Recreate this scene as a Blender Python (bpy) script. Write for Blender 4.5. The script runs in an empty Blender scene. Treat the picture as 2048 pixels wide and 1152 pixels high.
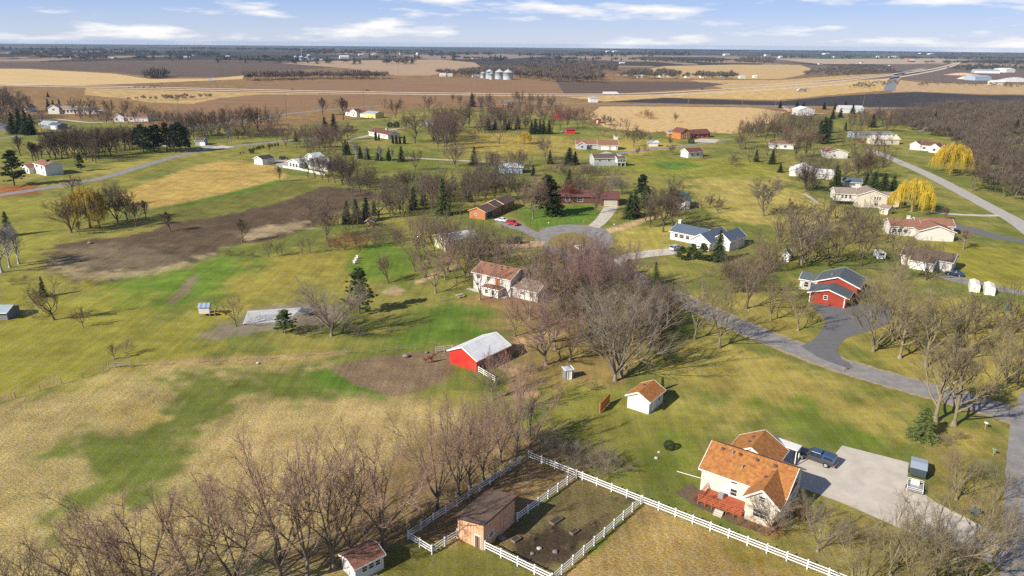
import bpy, bmesh, math, random
import numpy as np
from mathutils import Vector, Matrix

# ------------------------------------------------------------------ camera
F, CAM_H, HORIZON_Y, ROLL = 1450.0, 60.0, 88.0, math.atan(18 / 2048)
PITCH = math.atan((576 - HORIZON_Y) / F)
SC = bpy.context.scene
COL = SC.collection
_f = np.array([0, math.cos(PITCH), -math.sin(PITCH)])
_r = np.array([1.0, 0, 0])
_u = np.cross(_r, _f)
_c, _s = math.cos(ROLL), math.sin(ROLL)
cam_x = _c * _r + _s * _u
cam_y = -_s * _r + _c * _u
cd = bpy.data.cameras.new('camera')
cd.sensor_width = 36.0
cd.lens = 36.0 * F / 2048.0
cd.clip_start, cd.clip_end = 1.0, 60000.0
cam = bpy.data.objects.new('camera', cd)
COL.objects.link(cam)
mw = Matrix.Identity(4)
for i in range(3):
    mw[i][0], mw[i][1], mw[i][2] = cam_x[i], cam_y[i], -_f[i]
mw[2][3] = CAM_H
cam.matrix_world = mw
SC.camera = cam

# ------------------------------------------------------------------ world and sun
SUN_EL, SUN_AZ = math.radians(33.0), math.radians(216.0)     # where the sun stands, azimuth from +x
W = bpy.data.worlds.new('World')
SC.world = W
W.use_nodes = True
nt = W.node_tree
nt.nodes.clear()
def wn(t, **k):
    n = nt.nodes.new(t)
    for a, b in k.items(): setattr(n, a, b)
    return n
sky = wn('ShaderNodeTexSky', sky_type='NISHITA', sun_disc=False)
sky.sun_elevation, sky.sun_rotation = SUN_EL, math.radians(90) - SUN_AZ
sky.air_density, sky.dust_density, sky.ozone_density, sky.altitude = 1.0, 0.3, 4.0, 300
tc = wn('ShaderNodeTexCoord')
mp = wn('ShaderNodeMapping')
mp.inputs['Scale'].default_value = (7.0, 7.0, 46.0)
mp.inputs['Location'].default_value = (2.77, 3.61, 0.2)
nz = wn('ShaderNodeTexNoise')
nz.inputs['Scale'].default_value = 1.0
nz.inputs['Detail'].default_value = 7
nz.inputs['Roughness'].default_value = 0.58
rp = wn('ShaderNodeValToRGB')
rp.color_ramp.elements[0].position, rp.color_ramp.elements[1].position = 0.53, 0.67
tint = wn('ShaderNodeMix', data_type='RGBA', blend_type='MULTIPLY')
tint.inputs[0].default_value = 1.0
tint.inputs[7].default_value = (1.0, 1.02, 1.30, 1)
mx = wn('ShaderNodeMix', data_type='RGBA')
mx.inputs[7].default_value = (11.0, 10.8, 10.8, 1)
# clear spring air: the sky keeps its blue down to a pale lavender horizon
sep = wn('ShaderNodeSeparateXYZ')
gr = wn('ShaderNodeValToRGB')
for q, (p, c) in enumerate(((0.0, (.86, .96, 1.16)), (0.045, (.52, .72, 1.16)), (0.12, (.26, .42, .80)), (0.35, (.11, .20, .46)), (1.0, (.05, .11, .30)))):
    e = gr.color_ramp.elements[q] if q < 2 else gr.color_ramp.elements.new(p)
    e.position, e.color = p, (*c, 1)
gs = wn('ShaderNodeVectorMath', operation='SCALE')
gs.inputs['Scale'].default_value = 8.6
blend = wn('ShaderNodeMix', data_type='RGBA')
blend.inputs[0].default_value = 0.72
bg = wn('ShaderNodeBackground')
bg.inputs['Strength'].default_value = 0.062
out = wn('ShaderNodeOutputWorld')
L = nt.links.new
L(tc.outputs['Generated'], mp.inputs['Vector']); L(mp.outputs[0], nz.inputs['Vector'])
L(nz.outputs[0], rp.inputs[0]); L(sky.outputs[0], tint.inputs[6])
L(tc.outputs['Generated'], sep.inputs[0]); L(sep.outputs[2], gr.inputs[0]); L(gr.outputs[0], gs.inputs[0])
L(tint.outputs[2], blend.inputs[6]); L(gs.outputs[0], blend.inputs[7])
L(rp.outputs[0], mx.inputs[0]); L(blend.outputs[2], mx.inputs[6])
L(mx.outputs[2], bg.inputs['Color']); L(bg.outputs[0], out.inputs[0])

sl = bpy.data.lights.new('sun', 'SUN')
sl.energy, sl.angle, sl.color = 5.0, math.radians(0.53), (1.0, 0.92, 0.79)
so = bpy.data.objects.new('sun', sl)
COL.objects.link(so)
sd = Vector((math.cos(SUN_EL) * math.cos(SUN_AZ), math.cos(SUN_EL) * math.sin(SUN_AZ), math.sin(SUN_EL)))
so.rotation_euler = sd.to_track_quat('Z', 'Y').to_euler()
so.location = (-200, -200, 300)

SC.view_settings.view_transform = 'Standard'
SC.view_settings.look = 'None'
SC.view_settings.exposure = 0.58
SC.view_settings.gamma = 1.0
SC.cycles.max_bounces = 5
SC.cycles.diffuse_bounces = 2
SC.cycles.transparent_max_bounces = 8
SC.cycles.volume_bounces = 0
SC.cycles.use_denoising = False

# ------------------------------------------------------------------ helpers
def ray(px, py):
    x, y = (px - 1024) / F, (576 - py) / F
    return _f + cam_x * x + cam_y * y
def G(px, py, z=0.0):
    """the spot in the place that the photograph shows at a pixel, at height z"""
    d = ray(px, py)
    t = (z - CAM_H) / d[2]
    return (d[0] * t, d[1] * t)
def proj(x, y, z):
    v = np.array([x, y, z - CAM_H])
    d = v @ _f
    return 1024 + F * (v @ cam_x) / d, 576 - F * (v @ cam_y) / d
def height_at(px, py, top):
    x, y = G(px, py)
    lo, hi = 0.0, 58.0
    for _ in range(30):
        m = (lo + hi) / 2
        if proj(x, y, m)[1] > top: lo = m
        else: hi = m
    return lo

def tag(o, label=None, cat=None, group=None, kind=None):
    if label: o['label'] = label
    if cat: o['category'] = cat
    if group: o['group'] = group
    if kind: o['kind'] = kind
    return o
def empty(name, loc=(0, 0, 0), rz=0.0):
    o = bpy.data.objects.new(name, None)
    o.empty_display_size = 0.5
    COL.objects.link(o)
    o.location = loc
    o.rotation_euler = (0, 0, rz)
    return o
def link(name, me, parent=None, loc=None, rz=0.0):
    o = bpy.data.objects.new(name, me)
    COL.objects.link(o)
    if parent: o.parent = parent
    if loc is not None: o.location = loc
    if rz: o.rotation_euler = (0, 0, rz)
    return o

class MB:
    """collects faces; build() links them as one mesh object"""
    def __init__(s): s.v, s.f = [], []
    def poly(s, pts):
        n = len(s.v); s.v += [tuple(p) for p in pts]; s.f.append(tuple(range(n, n + len(pts)))); return s
    def box(s, x0, x1, y0, y1, z0, z1):
        n = len(s.v)
        s.v += [(x0, y0, z0), (x1, y0, z0), (x1, y1, z0), (x0, y1, z0), (x0, y0, z1), (x1, y0, z1), (x1, y1, z1), (x0, y1, z1)]
        s.f += [(n + a, n + b, n + c, n + d) for a, b, c, d in ((3, 2, 1, 0), (4, 5, 6, 7), (0, 1, 5, 4), (1, 2, 6, 5), (2, 3, 7, 6), (3, 0, 4, 7))]
        return s
    def bar(s, a, b, w, h=None, up=(0, 0, 1)):
        a, b, up = Vector(a), Vector(b), Vector(up)
        h = h or w
        d = (b - a).normalized()
        if abs(d.dot(up)) > 0.95: up = Vector((1, 0, 0))
        sx = d.cross(up).normalized() * (w / 2)
        sz = sx.cross(d).normalized() * (h / 2)
        n = len(s.v)
        for p in (a, b): s.v += [tuple(p - sx - sz), tuple(p + sx - sz), tuple(p + sx + sz), tuple(p - sx + sz)]
        s.f += [(n + 3, n + 2, n + 1, n), (n + 4, n + 5, n + 6, n + 7)] + [(n + i, n + (i + 1) % 4, n + 4 + (i + 1) % 4, n + 4 + i) for i in range(4)]
        return s
    def tube(s, pts, rad, k=6, cap=True):
        pts = [Vector(p) for p in pts]
        n = len(s.v)
        for i, p in enumerate(pts):
            d = (pts[min(i + 1, len(pts) - 1)] - pts[max(i - 1, 0)]).normalized()
            a = d.cross(Vector((0, 0, 1)))
            a = a.normalized() if a.length > 0.05 else Vector((1, 0, 0))
            b = d.cross(a)
            r = rad[i] if hasattr(rad, '__len__') else rad
            for j in range(k):
                t = 2 * math.pi * j / k
                s.v.append(tuple(p + a * (r * math.cos(t)) + b * (r * math.sin(t))))
        for i in range(len(pts) - 1):
            for j in range(k):
                s.f.append((n + i * k + j, n + i * k + (j + 1) % k, n + (i + 1) * k + (j + 1) % k, n + (i + 1) * k + j))
        if cap:
            s.f.append(tuple(n + j for j in reversed(range(k))))
            m = n + (len(pts) - 1) * k
            s.f.append(tuple(m + j for j in range(k)))
        return s
    def lathe(s, prof, k=20, c=(0, 0)):
        n = len(s.v)
        for r, z in prof:
            for j in range(k):
                t = 2 * math.pi * j / k
                s.v.append((c[0] + r * math.cos(t), c[1] + r * math.sin(t), z))
        for i in range(len(prof) - 1):
            for j in range(k):
                s.f.append((n + i * k + j, n + i * k + (j + 1) % k, n + (i + 1) * k + (j + 1) % k, n + (i + 1) * k + j))
        return s
    def loft(s, secs, cap=True):
        n, k = len(s.v), len(secs[0])
        for q in secs: s.v += [tuple(p) for p in q]
        for i in range(len(secs) - 1):
            for j in range(k):
                s.f.append((n + i * k + j, n + i * k + (j + 1) % k, n + (i + 1) * k + (j + 1) % k, n + (i + 1) * k + j))
        if cap:
            s.f.append(tuple(n + j for j in reversed(range(k))))
            s.f.append(tuple(n + (len(secs) - 1) * k + j for j in range(k)))
        return s
    def mesh(s, name, mat, smooth=False):
        me = bpy.data.meshes.new(name)
        me.from_pydata(s.v, [], s.f)
        if mat: me.materials.append(mat)
        if smooth: me.polygons.foreach_set('use_smooth', [True] * len(me.polygons))
        me.update()
        return me
    def build(s, name, mat, parent=None, smooth=False, recalc=False):
        me = s.mesh(name, mat, smooth)
        if recalc:
            bm = bmesh.new(); bm.from_mesh(me)
            bmesh.ops.recalc_face_normals(bm, faces=bm.faces); bm.to_mesh(me); bm.free()
        return link(name, me, parent)

def copy_tree(o, parent=None):
    c = o.copy()
    COL.objects.link(c)
    c.parent = parent
    for ch in o.children: copy_tree(ch, c)
    return c

# ------------------------------------------------------------------ materials
MATS = {}
def mat(name, col, rough=0.8, var=0.15, scale=2.0, bump=0.0, metal=0.0, spec=0.3, objcol=False, stretch=(1, 1, 1), detail=4.0, hue=0.0, rnd=0.0, trans=0.0):
    """procedural material: base colour broken up by noise in object space"""
    if name in MATS: return MATS[name]
    m = bpy.data.materials.new(name)
    m.use_nodes = True
    t = m.node_tree
    b = t.nodes['Principled BSDF']
    b.inputs['Roughness'].default_value = rough
    b.inputs['Metallic'].default_value = metal
    b.inputs['Specular IOR Level'].default_value = spec
    if trans:
        b.inputs['Transmission Weight'].default_value = trans
    l = t.links.new
    co = t.nodes.new('ShaderNodeTexCoord')
    ma = t.nodes.new('ShaderNodeMapping')
    ma.inputs['Scale'].default_value = stretch
    n = t.nodes.new('ShaderNodeTexNoise')
    n.inputs['Scale'].default_value = scale
    n.inputs['Detail'].default_value = detail
    n.inputs['Roughness'].default_value = 0.62
    l(co.outputs['Object'], ma.inputs[0]); l(ma.outputs[0], n.inputs['Vector'])
    mr = t.nodes.new('ShaderNodeMapRange')
    mr.inputs['From Min'].default_value, mr.inputs['From Max'].default_value = 0.25, 0.75
    mr.inputs['To Min'].default_value, mr.inputs['To Max'].default_value = 1 - var, 1 + var
    l(n.outputs[0], mr.inputs[0])
    hs = t.nodes.new('ShaderNodeHueSaturation')
    val = mr.outputs[0]
    if objcol or rnd:
        oi = t.nodes.new('ShaderNodeObjectInfo')
    if rnd:
        r2 = t.nodes.new('ShaderNodeMapRange')
        r2.inputs['To Min'].default_value, r2.inputs['To Max'].default_value = 1 - rnd, 1 + rnd
        l(oi.outputs['Random'], r2.inputs[0])
        mm = t.nodes.new('ShaderNodeMath'); mm.operation = 'MULTIPLY'
        l(val, mm.inputs[0]); l(r2.outputs[0], mm.inputs[1]); val = mm.outputs[0]
    l(val, hs.inputs['Value'])
    if hue:
        h = t.nodes.new('ShaderNodeMapRange')
        h.inputs['From Min'].default_value, h.inputs['From Max'].default_value = 0.25, 0.75
        h.inputs['To Min'].default_value, h.inputs['To Max'].default_value = 0.5 - hue, 0.5 + hue
        n2 = t.nodes.new('ShaderNodeTexNoise'); n2.inputs['Scale'].default_value = scale * 0.37
        l(ma.outputs[0], n2.inputs['Vector']); l(n2.outputs[0], h.inputs[0]); l(h.outputs[0], hs.inputs['Hue'])
    if objcol: l(oi.outputs['Color'], hs.inputs['Color'])
    else: hs.inputs['Color'].default_value = (*col, 1)
    l(hs.outputs[0], b.inputs['Base Color'])
    if bump:
        bp = t.nodes.new('ShaderNodeBump')
        bp.inputs['Strength'].default_value = bump
        bp.inputs['Distance'].default_value = 0.05
        l(n.outputs[0], bp.inputs['Height']); l(bp.outputs[0], b.inputs['Normal'])
    MATS[name] = m
    return m
def banded(name, col, pitch, depth=0.25, axis='Z', var=0.15, scale=1.5, rough=0.8, spec=0.3):
    """siding / shingle courses / metal ribs: noise plus fine bands at a real pitch"""
    if name in MATS: return MATS[name]
    m = mat(name, col, rough=rough, var=var, scale=scale, spec=spec, hue=0.008, detail=8.0)
    t = m.node_tree; l = t.links.new
    b = t.nodes['Principled BSDF']
    co = [n for n in t.nodes if n.type == 'TEX_COORD'][0]
    w = t.nodes.new('ShaderNodeTexWave')
    w.wave_type = 'BANDS'; w.bands_direction = axis; w.wave_profile = 'SAW'
    w.inputs['Scale'].default_value = 0.314 / pitch
    w.inputs['Distortion'].default_value = 0.0
    l(co.outputs['Object'], w.inputs['Vector'])
    bp = t.nodes.new('ShaderNodeBump'); bp.inputs['Strength'].default_value = depth; bp.inputs['Distance'].default_value = 0.03
    l(w.outputs['Fac'], bp.inputs['Height']); l(bp.outputs[0], b.inputs['Normal'])
    return m
# ------------------------------------------------------------------ ground
def vnoise(x, y, seed=0):
    """smooth value noise on numpy arrays, 0..1"""
    xi, yi = np.floor(x).astype(np.int64), np.floor(y).astype(np.int64)
    xf, yf = x - xi, y - yi
    def h(a, b):
        n = (a * 374761393 + b * 668265263 + seed * 974634777) & 0x7fffffff
        n = (n ^ (n >> 13)) * 1274126177 & 0x7fffffff
        return ((n ^ (n >> 16)) & 0xffff) / 65535.0
    u, v = xf * xf * (3 - 2 * xf), yf * yf * (3 - 2 * yf)
    return (h(xi, yi) * (1 - u) + h(xi + 1, yi) * u) * (1 - v) + (h(xi, yi + 1) * (1 - u) + h(xi + 1, yi + 1) * u) * v
def fbm(x, y, seed=0, o=4):
    a, t, s = 0.5, 0, 0
    for i in range(o):
        s = s + a * vnoise(x, y, seed + i); t += a; a *= 0.55; x, y = x * 2.03 + 11.3, y * 2.03 - 7.1
    return s / t
def sdist(X, Y, P):
    """signed distance (inside positive) to polygon P"""
    d = np.full(X.shape, 1e18)
    ins = np.zeros(X.shape, bool)
    n = len(P)
    for i in range(n):
        (ax, ay), (bx, by) = P[i], P[(i + 1) % n]
        ex, ey = bx - ax, by - ay
        t = np.clip(((X - ax) * ex + (Y - ay) * ey) / (ex * ex + ey * ey + 1e-9), 0, 1)
        d = np.minimum(d, (X - ax - t * ex) ** 2 + (Y - ay - t * ey) ** 2)
        c = ((ay > Y) != (by > Y)) & (X < (bx - ax) * (Y - ay) / (by - ay + 1e-12) + ax)
        ins ^= c
    d = np.sqrt(d)
    return np.where(ins, d, -d)

GR = 14000.0
ang = np.concatenate([np.linspace(-180, -46, 40, endpoint=False), np.linspace(-46, 46, 430, endpoint=False), np.linspace(46, 180, 40, endpoint=False)])
rad = np.concatenate([[3, 15, 30, 45, 55], np.geomspace(60, 650, 300), np.geomspace(680, GR, 95)])
A_, R_ = np.meshgrid(np.radians(ang), rad)
X = (R_ * np.sin(A_)).ravel(); Y = (R_ * np.cos(A_)).ravel(); RR = R_.ravel()
na, nr = len(ang), len(rad)

STRAW, GOLD, LAWN, GREEN, OLIVE = (.40, .310, .130), (.40, .28, .085), (.225, .205, .040), (.105, .175, .022), (.20, .170, .050)
DIRT, SOIL, LEAF, DARK, TAN, BRN = (.225, .160, .100), (.115, .081, .052), (.25, .170, .080), (.065, .055, .052), (.40, .29, .17), (.225, .140, .066)
# colour of the ground itself: (polygon in photo pixels, colour, edge softness m, waviness m, roughness of growth)
ZONES = [
 ([(-900, 236), (300, 240), (560, 262), (700, 240), (900, 215), (1150, 235), (1300, 270), (1500, 232), (1600, 228), (1800, 235), (2800, 260), (2300, 108), (-700, 100)], BRN, 12, 25, .3),
 # far country mottle handled below
 # near pasture on the left
 ([(-900, 1010), (0, 806), (205, 742), (300, 733), (640, 716), (720, 745), (800, 800), (960, 840), (1050, 905), (1040, 925), (820, 1068), (770, 1110), (700, 1300), (-1200, 1400)], STRAW, 1.5, 3, 1.0),
 ([(105, 1075), (120, 1000), (195, 860), (300, 800), (335, 765), (450, 742), (650, 728), (790, 792), (700, 800), (560, 790), (440, 815), (385, 860), (372, 930), (260, 1000), (160, 1030)], (.135, .155, .030), 4, 7, .5),
 ([(215, 800), (300, 790), (330, 830), (250, 860)], (.36, .27, .09), 2, 4, .8),
 ([(640, 735), (790, 790), (760, 815), (650, 790), (600, 740)], GREEN, 1.5, 2, .5),
 ([(420, 880), (560, 830), (700, 800), (860, 810), (850, 880), (700, 990), (500, 1000), (380, 960)], (.41, .305, .135), 4, 4, 1.0),
 # field in front of the long white fence
 ([(1125, 1160), (1285, 1003), (1690, 1160), (1720, 1400), (1000, 1400)], (.39, .275, .105), .8, .8, 1.0),
 ([(1390, 1120), (1450, 1060), (1690, 1160), (1660, 1190)], (.24, .18, .045), 2, 3, .8),
 # pens
 ([(812, 1066), (1046, 912), (1160, 948), (1000, 1062), (862, 1112)], LEAF, .8, 1, .8),
 ([(970, 1092), (1160, 948), (1284, 995), (1104, 1158)], (.185, .145, .062), .8, 1, .9),
 ([(1030, 1090), (1090, 1040), (1150, 1060), (1210, 1035), (1190, 1075), (1130, 1140), (1050, 1130)], (.075, .055, .038), .8, 1.6, 1.0),
 ([(700, 1110), (815, 1075), (880, 1115), (1000, 1110), (1110, 1165), (1000, 1300), (600, 1300)], (.16, .15, .035), 1.5, 2, .5),
 # thicket floor
 ([(560, 1120), (700, 990), (840, 880), (1000, 840), (1110, 870), (1240, 930), (1200, 960), (1050, 905), (820, 1060), (760, 1105), (640, 1160)], (.25, .175, .082), 2, 3, .9),
 # paddock beside the red barn
 ([(655, 733), (740, 716), (840, 702), (898, 700), (905, 735), (890, 760), (830, 785), (775, 795), (700, 768)], DIRT, .5, .9, 1.0),
 # tilled plot and the path along it
 ([(76, 498), (164, 480), (239, 476), (308, 460), (342, 445), (461, 428), (581, 398), (640, 372), (745, 380), (760, 395), (700, 410), (640, 450), (560, 478), (455, 494), (441, 510), (393, 527), (342, 544), (273, 556), (212, 570), (150, 580), (132, 561), (92, 532)], SOIL, .9, 1.8, 1.0),
 ([(100, 505), (200, 490), (330, 490), (400, 515), (300, 545), (180, 555), (120, 530)], (.17, .13, .085), 5, 8, .9),
 ([(90, 520), (150, 560), (220, 565), (340, 543), (440, 510), (452, 500), (420, 505), (300, 540), (180, 548), (120, 525)], (.34, .27, .15), 2, 3, .8),
 ([(470, 470), (600, 440), (640, 455), (560, 470), (500, 478)], (.30, .235, .14), 3, 5, .8),
 ([(245, 486), (300, 497), (390, 527), (410, 522), (320, 492), (262, 480)], (.10, .075, .055), .8, .6, .2),
 # golden field behind the tilled plot
 ([(238, 392), (300, 362), (400, 330), (470, 316), (510, 325), (560, 338), (572, 350), (560, 362), (470, 385), (380, 408), (290, 418), (250, 412)], GOLD, 1.5, 2, .8),
 ([(330, 415), (450, 392), (560, 362), (600, 358), (640, 366), (560, 400), (460, 428), (345, 443)], (.16, .155, .035), 3, 5, .5),
 ([(345, 412), (560, 360), (570, 366), (370, 414)], GREEN, 1.5, 1, .5),
 # bright lawns
 ([(215, 575), (300, 558), (400, 530), (450, 512), (520, 512), (470, 560), (440, 610), (330, 612), (270, 640), (140, 600)], (.125, .190, .024), 5, 9, .4),
 ([(500, 545), (560, 500), (700, 500), (800, 510), (830, 540), (700, 580), (640, 560), (540, 620), (430, 640), (450, 600)], (.27, .225, .045), 5, 8, .5),
 ([(690, 505), (790, 480), (850, 500), (830, 540), (760, 560), (700, 545)], (.12, .180, .022), 3, 5, .4),
 ([(330, 605), (375, 560), (392, 548), (398, 552), (370, 590), (345, 610)], (.20, .155, .10), .6, .8, .3),
 ([(395, 670), (440, 645), (480, 650), (500, 622), (590, 605), (680, 610), (690, 640), (600, 655), (500, 668), (430, 676)], (.23, .19, .135), .8, 1.4, .3),
 ([(760, 585), (790, 570), (815, 580), (790, 592)], (.30, .225, .125), .6, .6, .2),
 ([(790, 680), (850, 620), (900, 600), (945, 605), (1010, 640), (1030, 665), (1000, 672), (930, 690), (850, 690)], (.105, .165, .022), 3, 4, .4),
 ([(935, 595), (1000, 585), (1080, 600), (1090, 640), (1030, 640), (980, 620)], (.22, .125, .065), 2, 3, .5),
 ([(940, 600), (1120, 640), (1240, 660), (1330, 600), (1340, 640), (1250, 780), (1100, 790), (1000, 770), (1040, 690)], (.225, .165, .060), 5, 8, .6),
 ([(1000, 690), (1060, 675), (1110, 655), (1120, 668), (1060, 700), (1030, 712), (1060, 790), (1020, 790), (985, 720)], (.38, .25, .13), 1.2, 2, .3),
 ([(825, 562), (890, 540), (920, 525), (926, 532), (880, 552), (830, 568)], (.44, .31, .17), .6, .6, .2),
 ([(1210, 460), (1250, 445), (1310, 430), (1320, 434), (1250, 458), (1215, 470)], (.44, .31, .17), .6, .6, .2),
 ([(300, 690), (420, 705), (640, 700), (640, 714), (300, 733), (220, 735), (215, 720)], (.26, .215, .05), 3, 4, .6),
 ([(0, 780), (205, 728), (215, 740), (0, 806)], (.33, .24, .10), .8, .8, .9),
 ([(215, 728), (640, 706), (700, 700), (700, 708), (640, 716), (215, 742)], (.36, .26, .12), .5, .5, .9),
 # right-hand lawns
 ([(1060, 850), (1120, 790), (1250, 780), (1420, 830), (1400, 900), (1390, 960), (1280, 960), (1180, 925)], (.21, .195, .040), 4, 6, .5),
 ([(1250, 900), (1330, 880), (1400, 920), (1390, 960), (1300, 950)], (.12, .145, .022), 4, 5, .4),
 ([(1300, 740), (1400, 690), (1540, 720), (1750, 790), (1900, 840), (1830, 880), (1700, 850), (1500, 830), (1400, 800)], (.315, .255, .065), 5, 7, .5),
 ([(1520, 800), (1600, 810), (1720, 850), (1800, 895), (1740, 900), (1640, 860), (1540, 840)], (.13, .180, .022), 4, 5, .4),
 ([(1540, 685), (1700, 745), (1900, 800), (1960, 820), (1960, 835), (1860, 812), (1680, 762), (1520, 705)], (.205, .195, .045), 2, 3, .6),
 ([(1850, 850), (1990, 850), (2010, 960), (1990, 1060), (1900, 1010), (1820, 930)], (.27, .215, .055), 4, 6, .6),
 ([(1560, 1010), (1680, 1005), (1800, 1070), (1990, 1150), (1900, 1300), (1700, 1250), (1500, 1080)], (.245, .200, .060), 3, 5, .7),
 ([(1690, 640), (1800, 590), (2048, 610), (2300, 700), (2200, 800), (1960, 790), (1750, 720)], (.29, .235, .055), 5, 8, .5),
 ([(1420, 690), (1500, 600), (1600, 560), (1640, 650), (1600, 690), (1560, 685), (1450, 640)], (.275, .225, .055), 4, 6, .5),
 ([(1810, 500), (1900, 480), (2048, 500), (2300, 560), (2200, 600), (2000, 580), (1880, 545)], (.255, .225, .035), 4, 8, .4),
 ([(1900, 560), (2040, 580), (2060, 600), (1960, 605)], (.13, .165, .022), 3, 4, .4),
 ([(1460, 330), (1560, 345), (1620, 400), (1680, 430), (1620, 460), (1480, 450), (1400, 410), (1380, 370)], (.34, .275, .075), 5, 8, .4),
 ([(1240, 310), (1400, 315), (1560, 325), (1540, 360), (1330, 350), (1230, 340)], (.235, .225, .035), 6, 9, .4),
 ([(1310, 325), (1370, 322), (1400, 332), (1350, 340), (1310, 335)], GREEN, 3, 3, .4),
 ([(1240, 470), (1330, 440), (1360, 490), (1300, 510), (1240, 500)], (.32, .265, .065), 3, 5, .4),
 ([(1030, 415), (1190, 410), (1200, 440), (1140, 455), (1050, 455)], (.11, .175, .022), 3, 3, .4),
 ([(920, 262), (1010, 268), (1130, 275), (1150, 300), (1060, 310), (930, 300)], (.30, .23, .055), 6, 9, .4),
 ([(700, 300), (850, 300), (900, 325), (830, 345), (700, 345)], (.155, .17, .028), 6, 9, .4),
 ([(1180, 280), (1260, 275), (1360, 290), (1300, 310), (1200, 300)], (.33, .255, .06), 5, 8, .4),
 ([(330, 300), (480, 300), (560, 297), (640, 292), (640, 310), (500, 330), (440, 312), (300, 350), (180, 395), (150, 380), (250, 330)], (.22, .20, .042), 5, 8, .5),
 ([(150, 345), (350, 310), (440, 300), (330, 318), (220, 350), (120, 385), (60, 375)], (.30, .25, .06), 5, 8, .5),
 ([(0, 372), (60, 368), (90, 385), (0, 395)], (.26, .10, .035), 1.5, 2, .4),
 ([(120, 400), (0, 398), (-100, 420), (-80, 560), (60, 520), (100, 460), (240, 420)], (.235, .22, .04), 5, 8, .4),
 ([(-100, 560), (100, 570), (230, 600), (400, 630), (440, 680), (230, 735), (0, 790), (-300, 860)], (.245, .22, .038), 6, 10, .5),
]
COLR = np.empty((len(X), 4)); COLR[:] = (*LAWN, .5)
far = RR > 650
big = fbm(X / 60, Y / 60, 3); med = fbm(X / 14, Y / 14, 9); sml = fbm(X / 3.2, Y / 3.2, 21, 3)
w1, w2 = (fbm(X / 9, Y / 9, 40) - .5), (fbm(X / 9, Y / 9, 60) - .5)
w3, w4 = (fbm(X / 2.2, Y / 2.2, 80, 2) - .5), (fbm(X / 2.2, Y / 2.2, 90, 2) - .5)
lw = np.clip((med * .75 + sml * .25 - .40) / .18, 0, 1)[:, None]
COLR[:, :3] = np.array((.255, .222, .055)) * lw + np.array((.145, .163, .034)) * (1 - lw)
ZPOLY = []
for poly, col, soft, wav, gr in ZONES:
    Pg = [G(a, max(b, 106)) for a, b in poly]
    xs, ys = [p[0] for p in Pg], [p[1] for p in Pg]
    m = soft + wav * 3
    k = np.where((X > min(xs) - m) & (X < max(xs) + m) & (Y > min(ys) - m) & (Y < max(ys) + m))[0]
    if not len(k): continue
    d = sdist(X[k] + w1[k] * wav * 2.4 + w3[k] * wav * .9, Y[k] + w2[k] * wav * 2.4 + w4[k] * wav * .9, Pg)
    d = d + (sml[k] - .5) * min(6, wav) * 1.9 + (med[k] - .5) * min(8, wav) * .8
    a = np.clip(d / (2 * soft) + .5, 0, 1)
    a = (a * a * (3 - 2 * a))[:, None]
    v = (1 + (med[k] - .5) * .5 + (sml[k] - .5) * .4)[:, None]
    COLR[k, :3] = COLR[k, :3] * (1 - a) + np.array(col) * v * a
    COLR[k, 3] = COLR[k, 3] * (1 - a[:, 0]) + gr * a[:, 0]
# the far country: a patchwork of fields and woods too far away to tell apart
k = np.where(RR > 1500)[0]
cell = fbm(X[k] / 420, Y[k] / 900, 5, 3); cell2 = fbm(X[k] / 900 + 9, Y[k] / 1600, 15, 3)
fc = np.where((cell2 > .53)[:, None], np.array((.30, .22, .15)), np.array((.15, .115, .085)))
fc = np.where((cell > .55)[:, None], np.array((.055, .050, .040)), fc)
b = np.clip((RR[k] - 1500) / 900, 0, 1)[:, None]
COLR[k, :3] = COLR[k, :3] * (1 - b) + fc * b
k = np.where(RR > 4200)[0]
b = np.clip((RR[k] - 4200) / 1500, 0, 1)[:, None]
COLR[k, :3] = COLR[k, :3] * (1 - b * .75) + np.array((.045, .050, .045)) * b * .75

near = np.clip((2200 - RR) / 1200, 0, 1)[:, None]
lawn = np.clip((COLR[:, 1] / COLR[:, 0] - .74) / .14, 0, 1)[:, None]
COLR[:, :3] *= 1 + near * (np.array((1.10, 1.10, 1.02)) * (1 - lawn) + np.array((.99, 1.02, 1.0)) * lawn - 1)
Zg = (fbm(X / 1.6, Y / 1.6, 33, 3) - .5) * .22 * np.where((RR > 58) & (RR < 400), 1, 0) * np.clip(COLR[:, 3] - .55, 0, 1)
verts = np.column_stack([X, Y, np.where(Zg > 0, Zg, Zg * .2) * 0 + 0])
i, j = np.meshgrid(np.arange(nr - 1), np.arange(na), indexing='ij')
jn = (j + 1) % na
quads = np.stack([i * na + j, i * na + jn, (i + 1) * na + jn, (i + 1) * na + j], -1).reshape(-1, 4)[:, ::-1]
def np_mesh(name, v, q, mt=None):
    me = bpy.data.meshes.new(name)
    n, k = q.shape
    me.vertices.add(len(v)); me.vertices.foreach_set('co', np.ascontiguousarray(v, np.float32).ravel())
    me.loops.add(n * k); me.loops.foreach_set('vertex_index', np.ascontiguousarray(q, np.int32).ravel())
    me.polygons.add(n); me.polygons.foreach_set('loop_start', np.arange(0, n * k, k, dtype=np.int32))
    if mt: me.materials.append(mt)
    me.update(calc_edges=True); me.validate()
    return me
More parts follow.
